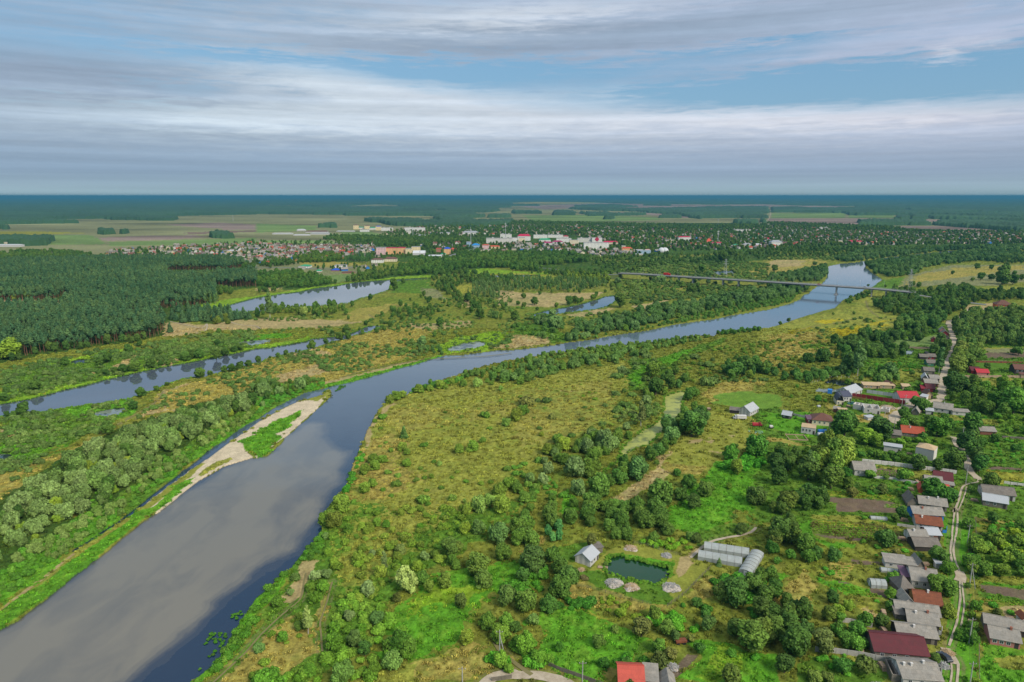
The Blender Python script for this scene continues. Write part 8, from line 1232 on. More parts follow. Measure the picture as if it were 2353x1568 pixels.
for k_, x_, y_, w_, c_ in (('B',372,445,180,(.8,.9,.8)),('B',795,1225,160,(.9,1,.9)),('B',945,1105,100,0),('D',1190,1150,210,(1.6,1,1.6)),('B',1700,865,120,(.6,.8,.8)),('B',1780,965,120,(.6,.8,.8)),('D',1355,1290,140,(1.3,1.4,1.1)),('B',2105,195,150,(.7,.7,.8)),('B',1690,275,130,(.7,.7,.8)),('C',1900,498,60,(1.4,1.3,1)),('B',440,780,260,(.8,.85,.8)),('D',520,700,230,(1,1,1.1)),('B',560,620,160,(.8,.8,.8)),('B',440,560,200,(.8,.85,.8)),('B',130,905,260,(.85,.9,.8)),('B',340,905,210,(.6,.9,.8)),('B',30,1090,140,(.7,.8,.8)),('W',190,1030,130,(.8,.92,.65)),('D',200,560,250,(1.4,1.2,1.6)),('D',120,500,160,(1.4,1.2,1.6)),('D',100,640,160,0),('D',1800,1095,160,(1,.9,1.2)),('D',2200,1270,330,0),('D',2300,1180,260,(1.2,1,1)),('D',2050,1140,200,(1,.9,1)),('D',2300,980,230,(1.1,1,1.1)),('O',1640,1195,100,(1.6,1,1.4)),('O',1720,1300,130,(.9,1,.9)),('D',2010,1600,220,(2,1.3,1.3)),('O',1360,1450,210,(1.4,.9,1.3)),('O',1460,1350,150,(1.6,.9,1.5)),('O',1050,1440,130,(.9,1,.9)),('B',120,1290,260,(.9,1.1,.6)),('B',40,1260,160,(.9,1.1,.6)),('B',240,1390,200,(.9,1.1,.6)),('B',350,1390,130,(.9,1.1,.6)),('O',440,1280,110,(1,1.3,.8)),('D',2050,860,260,(1,1,1.1)),('D',1930,820,180,(1.3,1.1,1.3)),('D',2200,760,240,(1,1,1)),('D',2320,850,200,0),('B',1570,870,60,(.7,1.2,.7)),('O',1310,990,160,(1.2,1.1,1)),('O',1010,970,110,(1.6,1.4,.9)),('D',1430,1130,150,(1.2,1.2,1.2)),('W',1500,1180,110,(.6,.7,.6)),('B',860,490,60,(.9,1,.9)),('S',660,620,90,(1.4,.8,1.4)),('O',850,1420,130,(.8,1.1,.8)),('B',1640,260,120,(.7,.8,.8)),('B',2050,60,60,0)):
    one(k_, *t('k', x_, y_), w_, *LK[k_], c_ or (1, 1, 1), hs=.8 if k_ == 'D' else 1)
z('S', tp('k',(1830,640),(2000,600),(2300,600),(2353,700),(2353,1000),(2000,1010),(1850,960),(1700,900),(1780,760)), 2.8, .8, 1.9, 'lush shrub in the thicket below the greenhouses', 'thicket below the greenhouses', .9, .32, col=(.6,1.1,.5)); z('S', tp('k',(1250,1000),(1500,950),(1800,1100),(1500,1110),(1340,1060)), 2.4, .7, 1.5, 'lush shrub by the climbing plants', 'shrubs by the climbing plants', .85, col=(.9,1.6,.5)); z('S', tp('k',(430,780),(700,830),(760,930),(600,920),(420,880)), 2.4, .8, 1.6, 'dark lush shrub in the hedge before the pond yard', 'hedge before the pond yard', .95, col=(.45,.9,.4)); z('S', tp('k',(0,640),(300,440),(320,560),(240,760),(0,820)), 3, .8, 1.7, 'lush shrub left of the pond yard', 'shrubs left of the pond yard', .8, .36, col=(.7,1.2,.5)); z('S', tp('k',(1160,290),(1700,380),(1660,300),(1500,240),(1180,270)), 2.4, .6, 1.3, 'yellow green weed bush behind the pond yard', 'weed bushes behind the pond yard', .8, col=(1.3,1.6,.5)); z('S', tp('k',(620,780),(1000,800),(1300,900),(1700,860),(1700,980),(1200,1000),(800,900)), 2.8, .5, 1.2, 'yellowish shrub along the near fence of the pond yard', 'shrubs along the near pond fence', .7, .45, col=(1.4,1.3,.5)); z('S', tp('k',(0,1150),(300,1280),(420,1400),(200,1420),(0,1350)), 2.6, .8, 1.6, 'lush shrub above the pale bottom road', 'shrubs above the bottom road', .85, col=(.8,1.5,.5)); z('S', tp('k',(850,1350),(1250,1230),(1300,1450),(1000,1500)), 2.6, .6, 1.4, 'lush shrub behind the coral roofed house', 'shrubs behind the coral roof', .7, col=(.7,1.3,.5))
z('S', tp('j',(2110,1340),(2353,1300),(2353,1500),(2250,1480),(2120,1400)), 2.4, .8, 1.6, 'lush shrub above the pale bottom road', 'shrubs above the bottom road', .9, col=(.8,1.5,.5))
# village trees
LV = {'B': ('bushy tree among the village gardens', 'bushy trees of the village'), 'D': ('dark tall tree among the village gardens', 'dark trees of the village'), 'O': ('fruit tree in a village garden', 'fruit trees of the village'), 'W': ('pale willow by the village', 'willows by the village'), 'S': ('garden shrub in the village', 'garden shrubs of the village'), 'R': ('tall slim birch by the village', 'birches by the village')}
for kk, lst in (('l', (('D',110,270,260,(1.1,1,1)),('W',605,445,140,(.6,.85,.6)),('O',1070,320,220,(1,.9,1)),('D',1545,475,190,(1.2,1.2,1.1)),('B',1650,560,160,(.9,1.2,.7)),('B',1150,650,150,(.8,1,.7)),('B',1130,790,130,(.9,1.1,.7)),('D',595,835,140,(.8,.9,.9)),('B',650,950,140,(1.5,1.4,.8)),('B',740,890,130,(1.3,1.3,.8)),('D',1660,770,170,(1.3,1.4,1.1)),('D',1530,740,170,(1.1,1.2,1)),('D',1600,680,130,(1.3,1.4,1.1)),('B',1660,960,170,(1.4,1.2,.8)),('D',1040,1060,150,(.9,.9,1)),('B',1130,900,130,(.8,1,.8)),('D',500,1290,230,(1.5,1.1,1.8)),('D',210,1140,220,0),('D',250,1330,300,0),('D',150,1480,200,(1.1,.9,1)),('D',50,1180,230,0),('D',330,1180,200,(1,.9,1)),('D',40,1020,190,(1,1,1)),('D',200,980,180,(1.1,1,1)),('O',680,1480,190,(.9,1,.9)),('O',880,1480,230,(1.3,1,1.3)),('O',420,1560,160,(1.2,1,1.2)),('O',550,1563,140,(1.2,1,1.2)),('D',1530,1380,110,(1,.9,1)),('B',1840,150,140,(.8,1,.7)),('B',1850,1190,180,(.7,1,.6)),('B',1760,1170,130,(.7,1,.6)),('B',1910,900,130,(.8,1.1,.6)),('B',1870,970,90,(1.3,1.3,.7)),('O',2110,960,100,(1.6,1,1.3)),('B',1920,1620,130,(1.5,1.5,.8)),('B',1880,1090,120,(.8,1,.7)),('D',700,1240,160,(1.1,1.2,.9)),('D',800,1180,200,(1,1.2,.9)),('D',650,1130,150,(1.3,1.2,.9)),('O',860,1250,130,0),('D',560,1000,160,(1.4,1.2,1.2)),('B',920,1200,80,(.7,.9,.7)),('D',310,980,150,0),('O',880,70,60,(1.2,1.4,.8)),('D',1220,60,130,(.9,1,1)),('D',1160,90,90,0),('O',870,290,60,(1.5,1.5,.8)),('O',1180,400,90,(1.6,.8,1.4)),('O',1390,430,90,(.9,.9,.9)),('D',2060,100,110,0),('O',1830,700,70,0),('D',340,370,200,(.8,.9,.8)),('D',60,330,150,(1.5,1.1,1.3)),('D',440,440,130,(1,1,1)))),
    ('h', (('D',1700,1180,220,(.9,1,1)),('D',1550,870,210,(1.1,1.4,.9)),('D',1480,780,120,0),('D',700,870,260,(1.1,1.1,1)),('D',1010,900,250,(.9,.9,1)),('D',900,940,180,(2,1.8,1)),('D',980,960,150,(2,1.8,1)),('D',170,1563,230,(1.2,1,1)),('D',370,1270,230,(1.3,1.1,1.2)),('D',450,1100,180,(1.3,1.1,1)),('D',580,1340,230,(1.1,1,1)),('D',1500,1470,240,(.9,1.2,.9)),('D',1650,1500,190,(.9,1.1,.9)),('O',770,1420,120,(1.6,1,1.5)),('W',745,270,190,(.7,.85,.75)),('R',820,310,110,(.9,1,1)),('W',850,190,140,(.7,.85,.75)),('W',680,290,100,(.55,.7,.7)),('B',368,185,120,(.5,.6,.7)),('B',500,182,170,(.45,.6,.6)),('B',112,240,70,(.6,.8,.8)),('W',1120,310,150,(.6,.8,.7)),('R',1570,280,90,(.7,.9,.9)),('D',1740,290,180,(2.4,1.7,1.8)),('D',1780,150,160,(2.4,1.8,2.2)),('D',1690,480,210,(.9,.9,1)),('D',1770,440,150,(.9,1,1)),('D',1895,420,120,0),('O',2270,415,100,0),('D',2250,670,280,(.9,1.2,.9)),('D',2090,600,160,(1.3,1.5,.9)),('D',2200,520,160,(1.8,1.8,1)),('O',1420,900,90,0),('D',1870,830,200,(1,1.1,1)),('D',1820,1000,190,(.9,1,1.2)),('B',1950,960,120,(.7,.9,.8)),('O',2090,920,110,(1,1.1,.9)),('O',2270,1010,110,(.8,1,.9)),('D',1870,1060,170,(.9,1,1)),('B',1865,1380,80,(.7,.9,.7)),('D',2050,1350,160,(1.3,1.2,1.1)),('O',1320,305,60,(.8,.8,.8)),('O',2010,250,80,(.9,1,.9)),('D',1940,1190,170,(.8,1,1)),('D',80,1180,180,(.8,.8,.9)),('D',180,1170,150,(.9,.9,.9)),('D',100,1310,170,(.9,.9,.9)),('D',200,1120,130,(.9,.9,.9)),('D',120,1060,160,(1.2,1.1,1)),('R',370,1270,100,0),('B',460,540,80,(.6,1,.6)),('B',525,550,45,(1,1.3,.6)),('D',730,400,70,(1.6,1.6,1.2)),('B',265,420,45,(.8,1.2,.7)),('B',215,510,40,(1.2,1.4,.7)),('D',1380,1180,150,(.9,.9,1)),('D',1560,1180,130,0),('O',1250,1270,160,(1,1.2,.9)),('O',1080,1260,70,(.9,.9,.9)),('O',1200,1270,80,0),('O',940,1250,110,(1,1.2,.9)),('O',720,1240,130,(.8,1.1,.8)),('O',600,1280,220,(1,1.1,.9)),('D',740,1350,120,(1.2,1.1,1)),('D',1050,1400,100,(1.3,.9,1.2)),('D',1230,820,120,(1,1.2,1)),('D',1330,800,130,(1,1.1,1)),('D',1250,700,110,(1,1.1,1)),('D',1420,640,130,(1,1.1,1)),('D',1350,600,120,(1.1,1.2,1.2)),('D',1500,770,110,0),('O',1400,430,80,(1.1,1.2,.9)),('O',1280,470,90,(.9,1,.9)),('B',2280,960,30,(.7,1,.8)),('O',2330,970,70,(.9,1.2,.8)),('D',470,1450,90,(1.3,1.1,1.1)),('D',280,1480,130,(1,1,1)),('D',350,1420,130,(1,1,1)),('O',2300,120,100,(.9,1,.9)),('O',2250,110,70,0)))):
    for k_, x_, y_, w_, c_ in lst: one(k_, *t(kk, x_, y_), w_, *LV[k_], c_ or (1, 1, 1), hs=.8 if k_ == 'D' else 1)
for dx_, dy_, w_ in ((0,0,210),(-110,30,180),(110,10,190),(60,-80,180),(-60,-70,190),(-190,60,150),(30,70,170),(150,-110,130)): one('D', *t('h',590+dx_,1150+dy_), w_, 'huge yellow green tree mass left of the long whitewashed wall', 'huge yellow green tree mass', (2.1,1.7,1.5), hs=1.15)
for P_, sp_, k_, a_, b_, kp, c_, l_ in ((tp('l',(1860,220),(2353,180),(2600,200),(2600,600),(2353,620),(2050,620),(1870,560),(1850,400)), 4.6, 'O', .6, 1.3, .85, (1.3,1.2,.9), 'orchard tree in the dense orchard at the lower right'), (tp('l',(1960,220),(2600,200),(2600,500),(2200,450)), 6, 'O', .5, 1.0, .8, (2.6,2,.9), 'yellow green orchard tree at the lower right'), (tp('l',(600,990),(950,1000),(980,1250),(820,1290),(620,1240)), 4.5, 'O', .6, 1.1, .9, (1,1.2,.9), 'fruit tree between the slab fence and the maroon roof'), (tp('h',(820,1060),(1000,1030),(1340,1090),(1600,1130),(1600,1180),(1200,1120),(980,1090)), 5, 'O', .7, 1.2, .9, (1,1.1,.9), 'fruit tree behind the long whitewashed wall'), (tp('h',(850,1030),(1050,940),(1000,900),(850,960)), 6, 'O', .8, 1.3, .9, (1.1,1.2,.9), 'leafy tree below the dark village grove'), (tp('h',(1150,960),(1160,900),(1650,920),(1640,980),(1540,950),(1330,940)), 4.5, 'O', .5, 1.1, .9, (1.6,1.5,.9), 'bright leafy tree between orange roof and tall block barn'),
    (tp('h',(1600,540),(1800,460),(1900,460),(2100,640),(2200,700),(2000,700),(1850,600),(1700,570)), 6.5, 'D', .6, 1.0, .9, (1.1,1.1,1), 'dark tree in the grove right of the curved road'), (tp('h',(1900,450),(2050,430),(2353,420),(2600,440),(2600,640),(2353,680),(2150,600),(2000,520)), 8, 'D', .7, 1.1, .9, (1.6,1.6,1), 'bright green tree in the right hand grove'), (tp('h',(1450,700),(1650,740),(1750,800),(1700,900),(1650,860),(1600,760)), 7, 'D', .6, 1.0, .9, (1.1,1.3,1), 'dark tree around the orange tiled house'), (tp('h',(2080,700),(2600,740),(2600,860),(2150,860)), 6, 'O', .6, 1.2, .85, (1.4,1.4,.8), 'leafy garden tree at the right edge'), (tp('h',(1760,860),(1900,870),(1980,1100),(1900,1200),(1840,1130),(1830,1000)), 7, 'D', .6, .9, .8, (1,1,1.2), 'dark tree along the dirt lane'),
    (tp('h',(600,100),(600,40),(900,0),(1000,60),(1240,90),(1300,170),(1150,160),(900,150),(700,80)), 7.5, 'D', .6, 1.1, .9, (1,1,1.2), 'dark tree in the belt above the village ponds'), (tp('h',(0,240),(200,290),(380,300),(600,230),(800,290),(800,330),(400,380),(200,370),(0,310)), 5.5, 'W', .4, .7, .85, (.6,.85,.5), 'willow bush thicket left of the narrow pond'), (tp('h',(880,300),(1080,260),(1180,320),(1200,360),(1050,370),(860,350)), 5.5, 'W', .4, .7, .9, (.65,.85,.55), 'willow thicket right of the narrow pond'), (tp('h',(1540,60),(1600,0),(1640,100),(1600,160),(1540,140)), 7, 'D', .8, 1.1, .9, (1.2,1.1,1.2), 'tall tree left of the dirt road'), (tp('h',(1680,60),(1850,40),(1900,200),(1860,260),(1720,300),(1680,180)), 7.5, 'D', .8, 1.2, .9, (1.7,1.4,1.4), 'tall tree right of the dirt road'),
    (tp('h',(560,20),(900,-40),(1500,-60),(1560,-10),(1000,20),(700,60)), 9, 'D', .6, 1.1, .8, (1,1,1.2), 'tree behind the belt above the village ponds'), (tp('h',(260,1563),(250,1400),(350,1350),(550,1400),(480,1500),(420,1563)), 6, 'D', .5, .85, .9, (1,1,1), 'dark tree in the lower left village grove'), (tp('h',(130,1250),(50,1100),(260,1010),(280,1120),(200,1200)), 6, 'D', .5, .8, .9, (.9,.9,.9), 'dark tree at the meadow side of the village'), (tp('h',(700,1310),(900,1320),(1100,1360),(1200,1380),(1280,1400),(1270,1440),(1000,1400),(700,1370)), 4, 'O', .4, .8, .7, (1.1,1,1), 'small garden tree above the flowering potato field'), (tp('d',(1250,1360),(1560,1330),(1560,1300),(1280,1280)), 8, 'O', .8, 1.2, .6, (1,1,1), 'fruit tree in the upper gardens'), (tp('l',(0,880),(150,850),(400,930),(420,1230),(250,1370),(0,1290)), 6, 'D', .5, .9, .95, (1,1,1), 'dark tree in the lower left garden wood'), (tp('l',(-60,580),(200,620),(210,790),(60,860),(-60,820)), 5.5, 'D', .4, .7, .8, (1,1.1,1), 'dark small tree left of the dry garden'), (tp('l',(150,330),(430,280),(440,440),(560,470),(700,460),(450,500),(100,480),(0,400)), 5, 'O', .6, 1.1, .9, (.8,1,.8), 'dark leafy tree above the dry garden'), (tp('l',(0,0),(230,0),(240,250),(150,320),(0,330)), 6, 'D', .5, .9, .8, (1.2,1,1), 'dark tree at the village meadow edge')):
    z(k_, P_, sp_, a_, b_, l_, l_.replace(' tree', ' trees') if ' tree' in l_ else l_+'s', kp, col=c_)
for P_, kp in ((tp('l',(430,280),(1280,300),(1300,450),(800,460),(560,470)), .35), (tp('l',(450,480),(1050,500),(1220,600),(1220,860),(950,860),(500,700)), .5), (tp('l',(1840,100),(1900,640),(1900,1180),(1840,1180)), .5), (tp('l',(1950,760),(2600,850),(2600,1000),(1990,960)), .3), (tp('h',(1000,1270),(1440,1310),(1280,1420),(900,1400)), .5), (tp('h',(2000,900),(2600,900),(2600,1130),(2000,1120)), .35), (tp('h',(860,380),(1300,380),(1440,470),(1250,490),(880,450)), .2), (tp('h',(920,180),(1440,200),(1440,300),(1200,260),(930,250)), .35), (tp('h',(1480,660),(2050,700),(2050,780),(1500,730)), .4), (tp('l',(960,1290),(1500,1480),(1560,1500),(1100,1560),(960,1460)), .3), (tp('l',(420,1300),(820,1340),(1000,1420),(950,1563),(260,1563),(300,1380)), .35), (tp('k',(1700,1210),(1900,1200),(2353,1330),(2353,1400),(1900,1280)), .5), (tp('l',(2000,210),(2600,200),(2600,110),(2000,80)), .5)):
    z('S', P_, 3.0, .4, 1.1, 'small green shrub in the garden plots of the village', 'garden plot shrubs', kp, .4, col=(.8,1.5,.6))
z('S', tp('e',(500,1563),(700,1350),(1000,1130),(1000,1500),(700,1563)), 3.0, .6, 1.2, 'low green shrub under the silver willows', 'shrubs under the silver willows', .5, col=(.9,1.3,.6)); z('S', tp('h',(0,60),(560,0),(620,80),(560,200),(0,280)), 6, .6, 1.4, 'small shrub on the upper village meadow', 'upper village meadow shrubs', .4)

# beyond the frame: the same lowland goes on to both sides and behind
for P_ in ([(2380,610),(2980,600),(2980,1940),(2420,1900),(2400,1000)], [(480,1610),(2400,1610),(2400,1940),(420,1940)], [(-480,1120),(-30,1120),(-30,1400),(-480,1600)]):
    z('D', P_, 15, .5, 1.0, 'dark tree at the edge of the wider lowland', 'trees of the wider lowland', .6, .42); z('S', P_, 5.5, .6, 1.6, 'shrub of the wider lowland', 'shrubs of the wider lowland', .6, .4)
# ------------------------------------------------------------------ plant them
def scatter_group(crowns, trunks):
    g = bpy.data.node_groups.new('scatter', 'GeometryNodeTree'); g.interface.new_socket('Geometry', in_out='INPUT', socket_type='NodeSocketGeometry'); g.interface.new_socket('Geometry', in_out='OUTPUT', socket_type='NodeSocketGeometry')
    n = g.nodes; l = g.links; gi = n.new('NodeGroupInput'); go = n.new('NodeGroupOutput'); iop = n.new('GeometryNodeInstanceOnPoints')
    jn = n.new('GeometryNodeJoinGeometry')
    for c, tr in reversed(list(zip(crowns, trunks))):
        oc = n.new('GeometryNodeObjectInfo'); oc.inputs['Object'].default_value = c; src = oc.outputs['Geometry']
        if tr is not None:
            ot = n.new('GeometryNodeObjectInfo'); ot.inputs['Object'].default_value = tr; j = n.new('GeometryNodeJoinGeometry'); l.new(oc.outputs['Geometry'], j.inputs[0]); l.new(ot.outputs['Geometry'], j.inputs[0]); src = j.outputs[0]
        k = n.new('GeometryNodeGeometryToInstance'); l.new(src, k.inputs[0]); l.new(k.outputs[0], jn.inputs[0])
    def na(name, typ):
        a = n.new('GeometryNodeInputNamedAttribute'); a.data_type = typ; a.inputs[0].default_value = name; return a.outputs[0]
    l.new(gi.outputs[0], iop.inputs['Points']); l.new(jn.outputs[0], iop.inputs['Instance']); iop.inputs['Pick Instance'].default_value = True
    l.new(na('var', 'INT'), iop.inputs['Instance Index']); l.new(na('rot', 'FLOAT_VECTOR'), iop.inputs['Rotation']); l.new(na('scl', 'FLOAT_VECTOR'), iop.inputs['Scale']); l.new(iop.outputs[0], go.inputs[0]); return g
def cloud(name, P, S, Rz, V, Cc, grp, label, cat):
    me = bpy.data.meshes.new(name); n = len(P); me.vertices.add(n); me.vertices.foreach_set('co', np.asarray(P, 'f').ravel()); rot = np.zeros((n, 3), 'f'); rot[:, 2] = Rz
    for nm, ty, dat, key in (('rot', 'FLOAT_VECTOR', rot, 'vector'), ('scl', 'FLOAT_VECTOR', np.asarray(S, 'f'), 'vector'), ('icol', 'FLOAT_VECTOR', np.asarray(Cc, 'f'), 'vector'), ('var', 'INT', np.asarray(V, 'i'), 'value')):
        a = me.attributes.new(nm, ty, 'POINT'); a.data.foreach_set(key, dat.ravel())
    o = bpy.data.objects.new(name, me); COL.objects.link(o); md = o.modifiers.new('scatter', 'NODES'); md.node_group = grp; struct(o, 'stuff', label, cat); return o
STUFFN = {'W': ('willow_thicket', 'mass of further willows on the river banks'), 'B': ('bushy_thicket', 'mass of further bushy trees'), 'D': ('broadleaf_woodland', 'mass of further dark broadleaf trees between town, river and village'), 'P': ('pine_forest', 'dense pine forest filling the left side'), 'C': ('young_pine_thicket', 'further young pines'), 'S': ('scrub', 'mass of small shrubs over the floodplain'), 'R': ('birch_grove', 'further birches of the floodplain groves'), 'O': ('orchard_thicket', 'further small orchard trees')}
PROTO = {}
def plant():
    for code, K in KIND.items():
        pts = K['pts']; 
        if not pts: continue
        x = np.array([p[0] for p in pts]); y = np.array([p[1] for p in pts]); s = np.array([p[2] for p in pts]); u, v = proj(x, y, 1.0)
        inf = (u > -25) & (u < 2378) & (v < 1600); app = np.where(inf, s*K['h']/depth(x, y), 0)
        hand = np.array([1.6 if len(p) > 7 else 1. for p in pts]); order = np.argsort(-app*hand); ind = order[:min(300, int(inf.sum()))]; rest = order[len(ind):]; roots = []
        for q in ind:
            p = pts[q]; vi = int(q) % len(K['vars']); c, tr = K['vars'][vi]; hs = p[7] if len(p) > 7 else 1.; w = p[2]
            lab, grp = p[4] or K['cat'], p[5]
            if tr is None: r = bpy.data.objects.new(K['name'], c); r['icol'] = tuple(map(float, p[6])); co = r
            else:
                r = bpy.data.objects.new(K['name'], None); r.empty_display_size = .5; co = bpy.data.objects.new('crown', c); co.parent = r; co['icol'] = tuple(map(float, p[6])); to = bpy.data.objects.new('trunk', tr); to.parent = r
                COL.objects.link(co); COL.objects.link(to)
            COL.objects.link(r); tag(r, lab, K['cat'], grp); r.location = (p[0], p[1], 0); r.rotation_euler = (0, 0, p[3]); r.scale = (w, w, w*hs*(.9+.2*rng.random()))
            if (code, vi) not in PROTO: PROTO[(code, vi)] = (co, None if tr is None else to)
        if len(rest):
            tv = .72+.56*fbm(x/45, y/70, 7, 3)+(.12*(rng.random(len(x))-.5))
            ks = sorted(k for k in PROTO if k[0] == code); g = scatter_group([PROTO[k][0] for k in ks], [PROTO[k][1] for k in ks]); n = len(rest)
            S = np.repeat(s[rest][:, None], 3, 1); S[:, 2] *= .85+.3*rng.random(n); S[:, 2] *= np.array([pts[q][7] if len(pts[q]) > 7 else 1. for q in rest])
            cloud(STUFFN[code][0], np.stack([x[rest], y[rest], np.zeros(n)], 1), S, rng.random(n)*6.283, rng.integers(0, len(ks), n), [np.array(pts[q][6])*np.array((tv[q]**1.6, tv[q], tv[q]**.7)) for q in rest], g, STUFFN[code][1], K['cat'])
        print(K['name'], len(ind), len(rest))
plant()
# weeds in the river
def weeds():
    for nm, lab, poly, sp, cl, sz in (('water_weeds', 'green water plants standing in the dark shallows', tp('i',(1560,1563),(1700,1380),(1880,1170),(2050,960),(2200,880),(2230,950),(2130,1070),(2000,1260),(1880,1380),(1740,1563)), 1.1, .58, (.18, .38)), ('water_weeds', 'line of water plants off the tip of the sand spit', tp('f',(580,470),(700,410),(820,385),(830,400),(760,440),(640,465)), 1.1, .5, (.2, .4))):
        Wp = np.array([G(*q) for q in poly]); x0, y0 = Wp.min(0); x1, y1 = Wp.max(0); gx, gy = np.meshgrid(np.arange(x0, x1, sp), np.arange(y0, y1, sp)); x = (gx+rng.random(gx.shape)*sp).ravel(); y = (gy+rng.random(gy.shape)*sp).ravel(); u, v = proj(x, y); m = pip(u, v, poly) & pip(u, v, RIVER) & (fbm(x/6, y/6, 5, 2) > cl); x, y = x[m], y[m]; n = len(x); s = sz[0]+(sz[1]-sz[0])*rng.random(n)
        ks = sorted(k for k in PROTO if k[0] == 'S'); g = scatter_group([PROTO[k][0] for k in ks], [None]*3); cloud(nm, np.stack([x, y, np.full(n, ZW)], 1), np.stack([s*1.2, s*1.2, s], 1), rng.random(n)*6.283, rng.integers(0, 3, n), [(.5, .85, .4)]*n, g, lab, 'water plants')
weeds()
def crops():
    X = []; 
    for P_, sp in ((tp('h',(540,1372),(850,1377),(1170,1420),(1150,1455),(900,1428),(540,1420)), 1.2), (tp('k',(1720,1500),(1900,1250),(2140,1300),(2090,1400),(1850,1555)), 1.1), (tp('l',(430,90),(880,115),(1270,195),(1270,280),(960,270),(700,225),(420,190)), 1.5), (tp('l',(500,660),(700,660),(1060,780),(980,785),(700,740)), 1.2), (tp('l',(1990,780),(2340,800),(2340,870),(2000,830)), 1.3), (tp('h',(1010,1170),(1170,1185),(1180,1235),(1000,1220)), 1.6), (tp('h',(1080,1490),(1250,1500),(1250,1530),(1080,1520)), 1.2), (tp('l',(590,480),(760,490),(700,610),(580,570)), 1.5)):
        Wp = np.array([G(*q) for q in P_]); x0, y0 = Wp.min(0); x1, y1 = Wp.max(0); gx, gy = np.meshgrid(np.arange(x0, x1, .55), np.arange(y0, y1, sp)); x = (gx+rng.normal(size=gx.shape)*.1).ravel(); y = (gy+(gx-x0)*-.06+rng.normal(size=gx.shape)*.08).ravel(); u, v = proj(x, y); m = pip(u, v, P_) & (rng.random(len(x)) < .85); X += list(zip(x[m], y[m]))
    n = len(X); s = .16+.14*rng.random(n); ks = sorted(k for k in PROTO if k[0] == 'S'); cloud('crop_rows', [(a, b, 0) for a, b in X], np.stack([s, s, s*1.3], 1), rng.random(n)*6.283, rng.integers(0, 3, n), [(1.5, 1.7, .6)]*n, scatter_group([PROTO[k][0] for k in ks], [None]*3), 'rows of vegetables in the village plots', 'vegetable rows')
crops()
def reeds():
    X = []
    for P_, k in ((FISH, 3), (LAKEA, 2), (LAKEB, 1.6), (LAKEC, 1.4), (POND1, 1.5), (POND2, 1.5), (CREEK, 1.6)):
        L = W(P_)
        for a, b in zip(L, L[1:]+L[:1]):
            d = math.hypot(b[0]-a[0], b[1]-a[1])
            for _ in range(min(400, int(d*k))): s = rng.random(); X.append((a[0]+(b[0]-a[0])*s+rng.normal()*.5, a[1]+(b[1]-a[1])*s+rng.normal()*.5))
    n = len(X); s = .22+.3*rng.random(n); ks = sorted(k for k in PROTO if k[0] == 'S'); cloud('reeds', [(a, b, -.2) for a, b in X], np.stack([s, s, s*1.2], 1), rng.random(n)*6.283, rng.integers(0, 3, n), [(1.1, 1.35, .6)]*n, scatter_group([PROTO[k][0] for k in ks], [None]*3), 'fringe of reeds along ponds and oxbow lakes', 'reeds')
reeds()
# tussocks of tall grass and herbs over the nearer meadows, in the colours of the sward they grow from
def tufts():
    r = np.random.default_rng(3); mt = leafmat('grass_blades', (.62,.62,.62), (.5,.5,.5), .3); P0 = []
    for k in range(3):
        mb = MB(); tn = []
        for _ in range(34):
            a = r.random()*6.283; q = .8*math.sqrt(r.random()); px, py = q*math.cos(a), q*math.sin(a); w = .07+.09*r.random(); hh = (.25+.5*r.random())*(1.1-q*.7); b = r.random()*6.283; lx, ly = r.normal()*.2, r.normal()*.2; cx, cy_ = w*math.cos(b), w*math.sin(b)
            mb.add([(px-cx, py-cy_, -.1), (px+cx, py+cy_, -.1), (px+cx+lx, py+cy_+ly, hh), (px-cx+lx, py-cy_+ly, hh)], [(0, 1, 2, 3)]); tn += [.3+.5*r.random()]*4
        x, y = G(*t('k', 700+90*k, 900+12*k)); o = mb.build('grass_tussock', mt); a = o.data.attributes.new('tone', 'FLOAT', 'POINT'); a.data.foreach_set('value', np.array(tn, 'f')); o.location = (x, y, 0); o['icol'] = (.12,.15,.03); tag(o, 'single grass tussock in the rough strip below the pond yard fence', 'grass tussock', 'grass tussocks below the pond yard'); P0.append(o)
    for (ya, yb, sp) in ((115, 300, 1.5), (300, 620, 2.3)):
        gx, gy = np.meshgrid(np.arange(-yb*.86, yb*.86, sp), np.arange(ya, yb, sp)); x = (gx+(rng.random(gx.shape)-.5)*sp).ravel(); y = (gy+(rng.random(gy.shape)-.5)*sp).ravel(); u, v = proj(x, y); m = (u > -60) & (u < 2410) & (v < 1640); x, y = x[m], y[m]; c, am = land_at(x, y); m = (am > .11) & (rng.random(len(x)) < .12+1.7*am); x, y, c = x[m], y[m], c[m]; m = ok_mask(x, y, .3, .3); x, y, c = x[m], y[m], c[m]; n = len(x)
        k = (rng.random((n, 1))-.5)*.5; c = c*(1.12+k)+np.array((.04,.04,.0))*rng.random((n, 1)); s = sp/1.5*(.6+.7*rng.random(n)); cloud('tall_grass', np.stack([x, y, np.zeros(n)], 1), np.stack([s, s, s*.9], 1), rng.random(n)*6.283, rng.integers(0, 3, n), c, scatter_group(P0, [None]*3), 'tussocky grass of the '+('near' if ya < 200 else 'middle')+' meadows', 'grass'); print('tufts', n)
tufts()
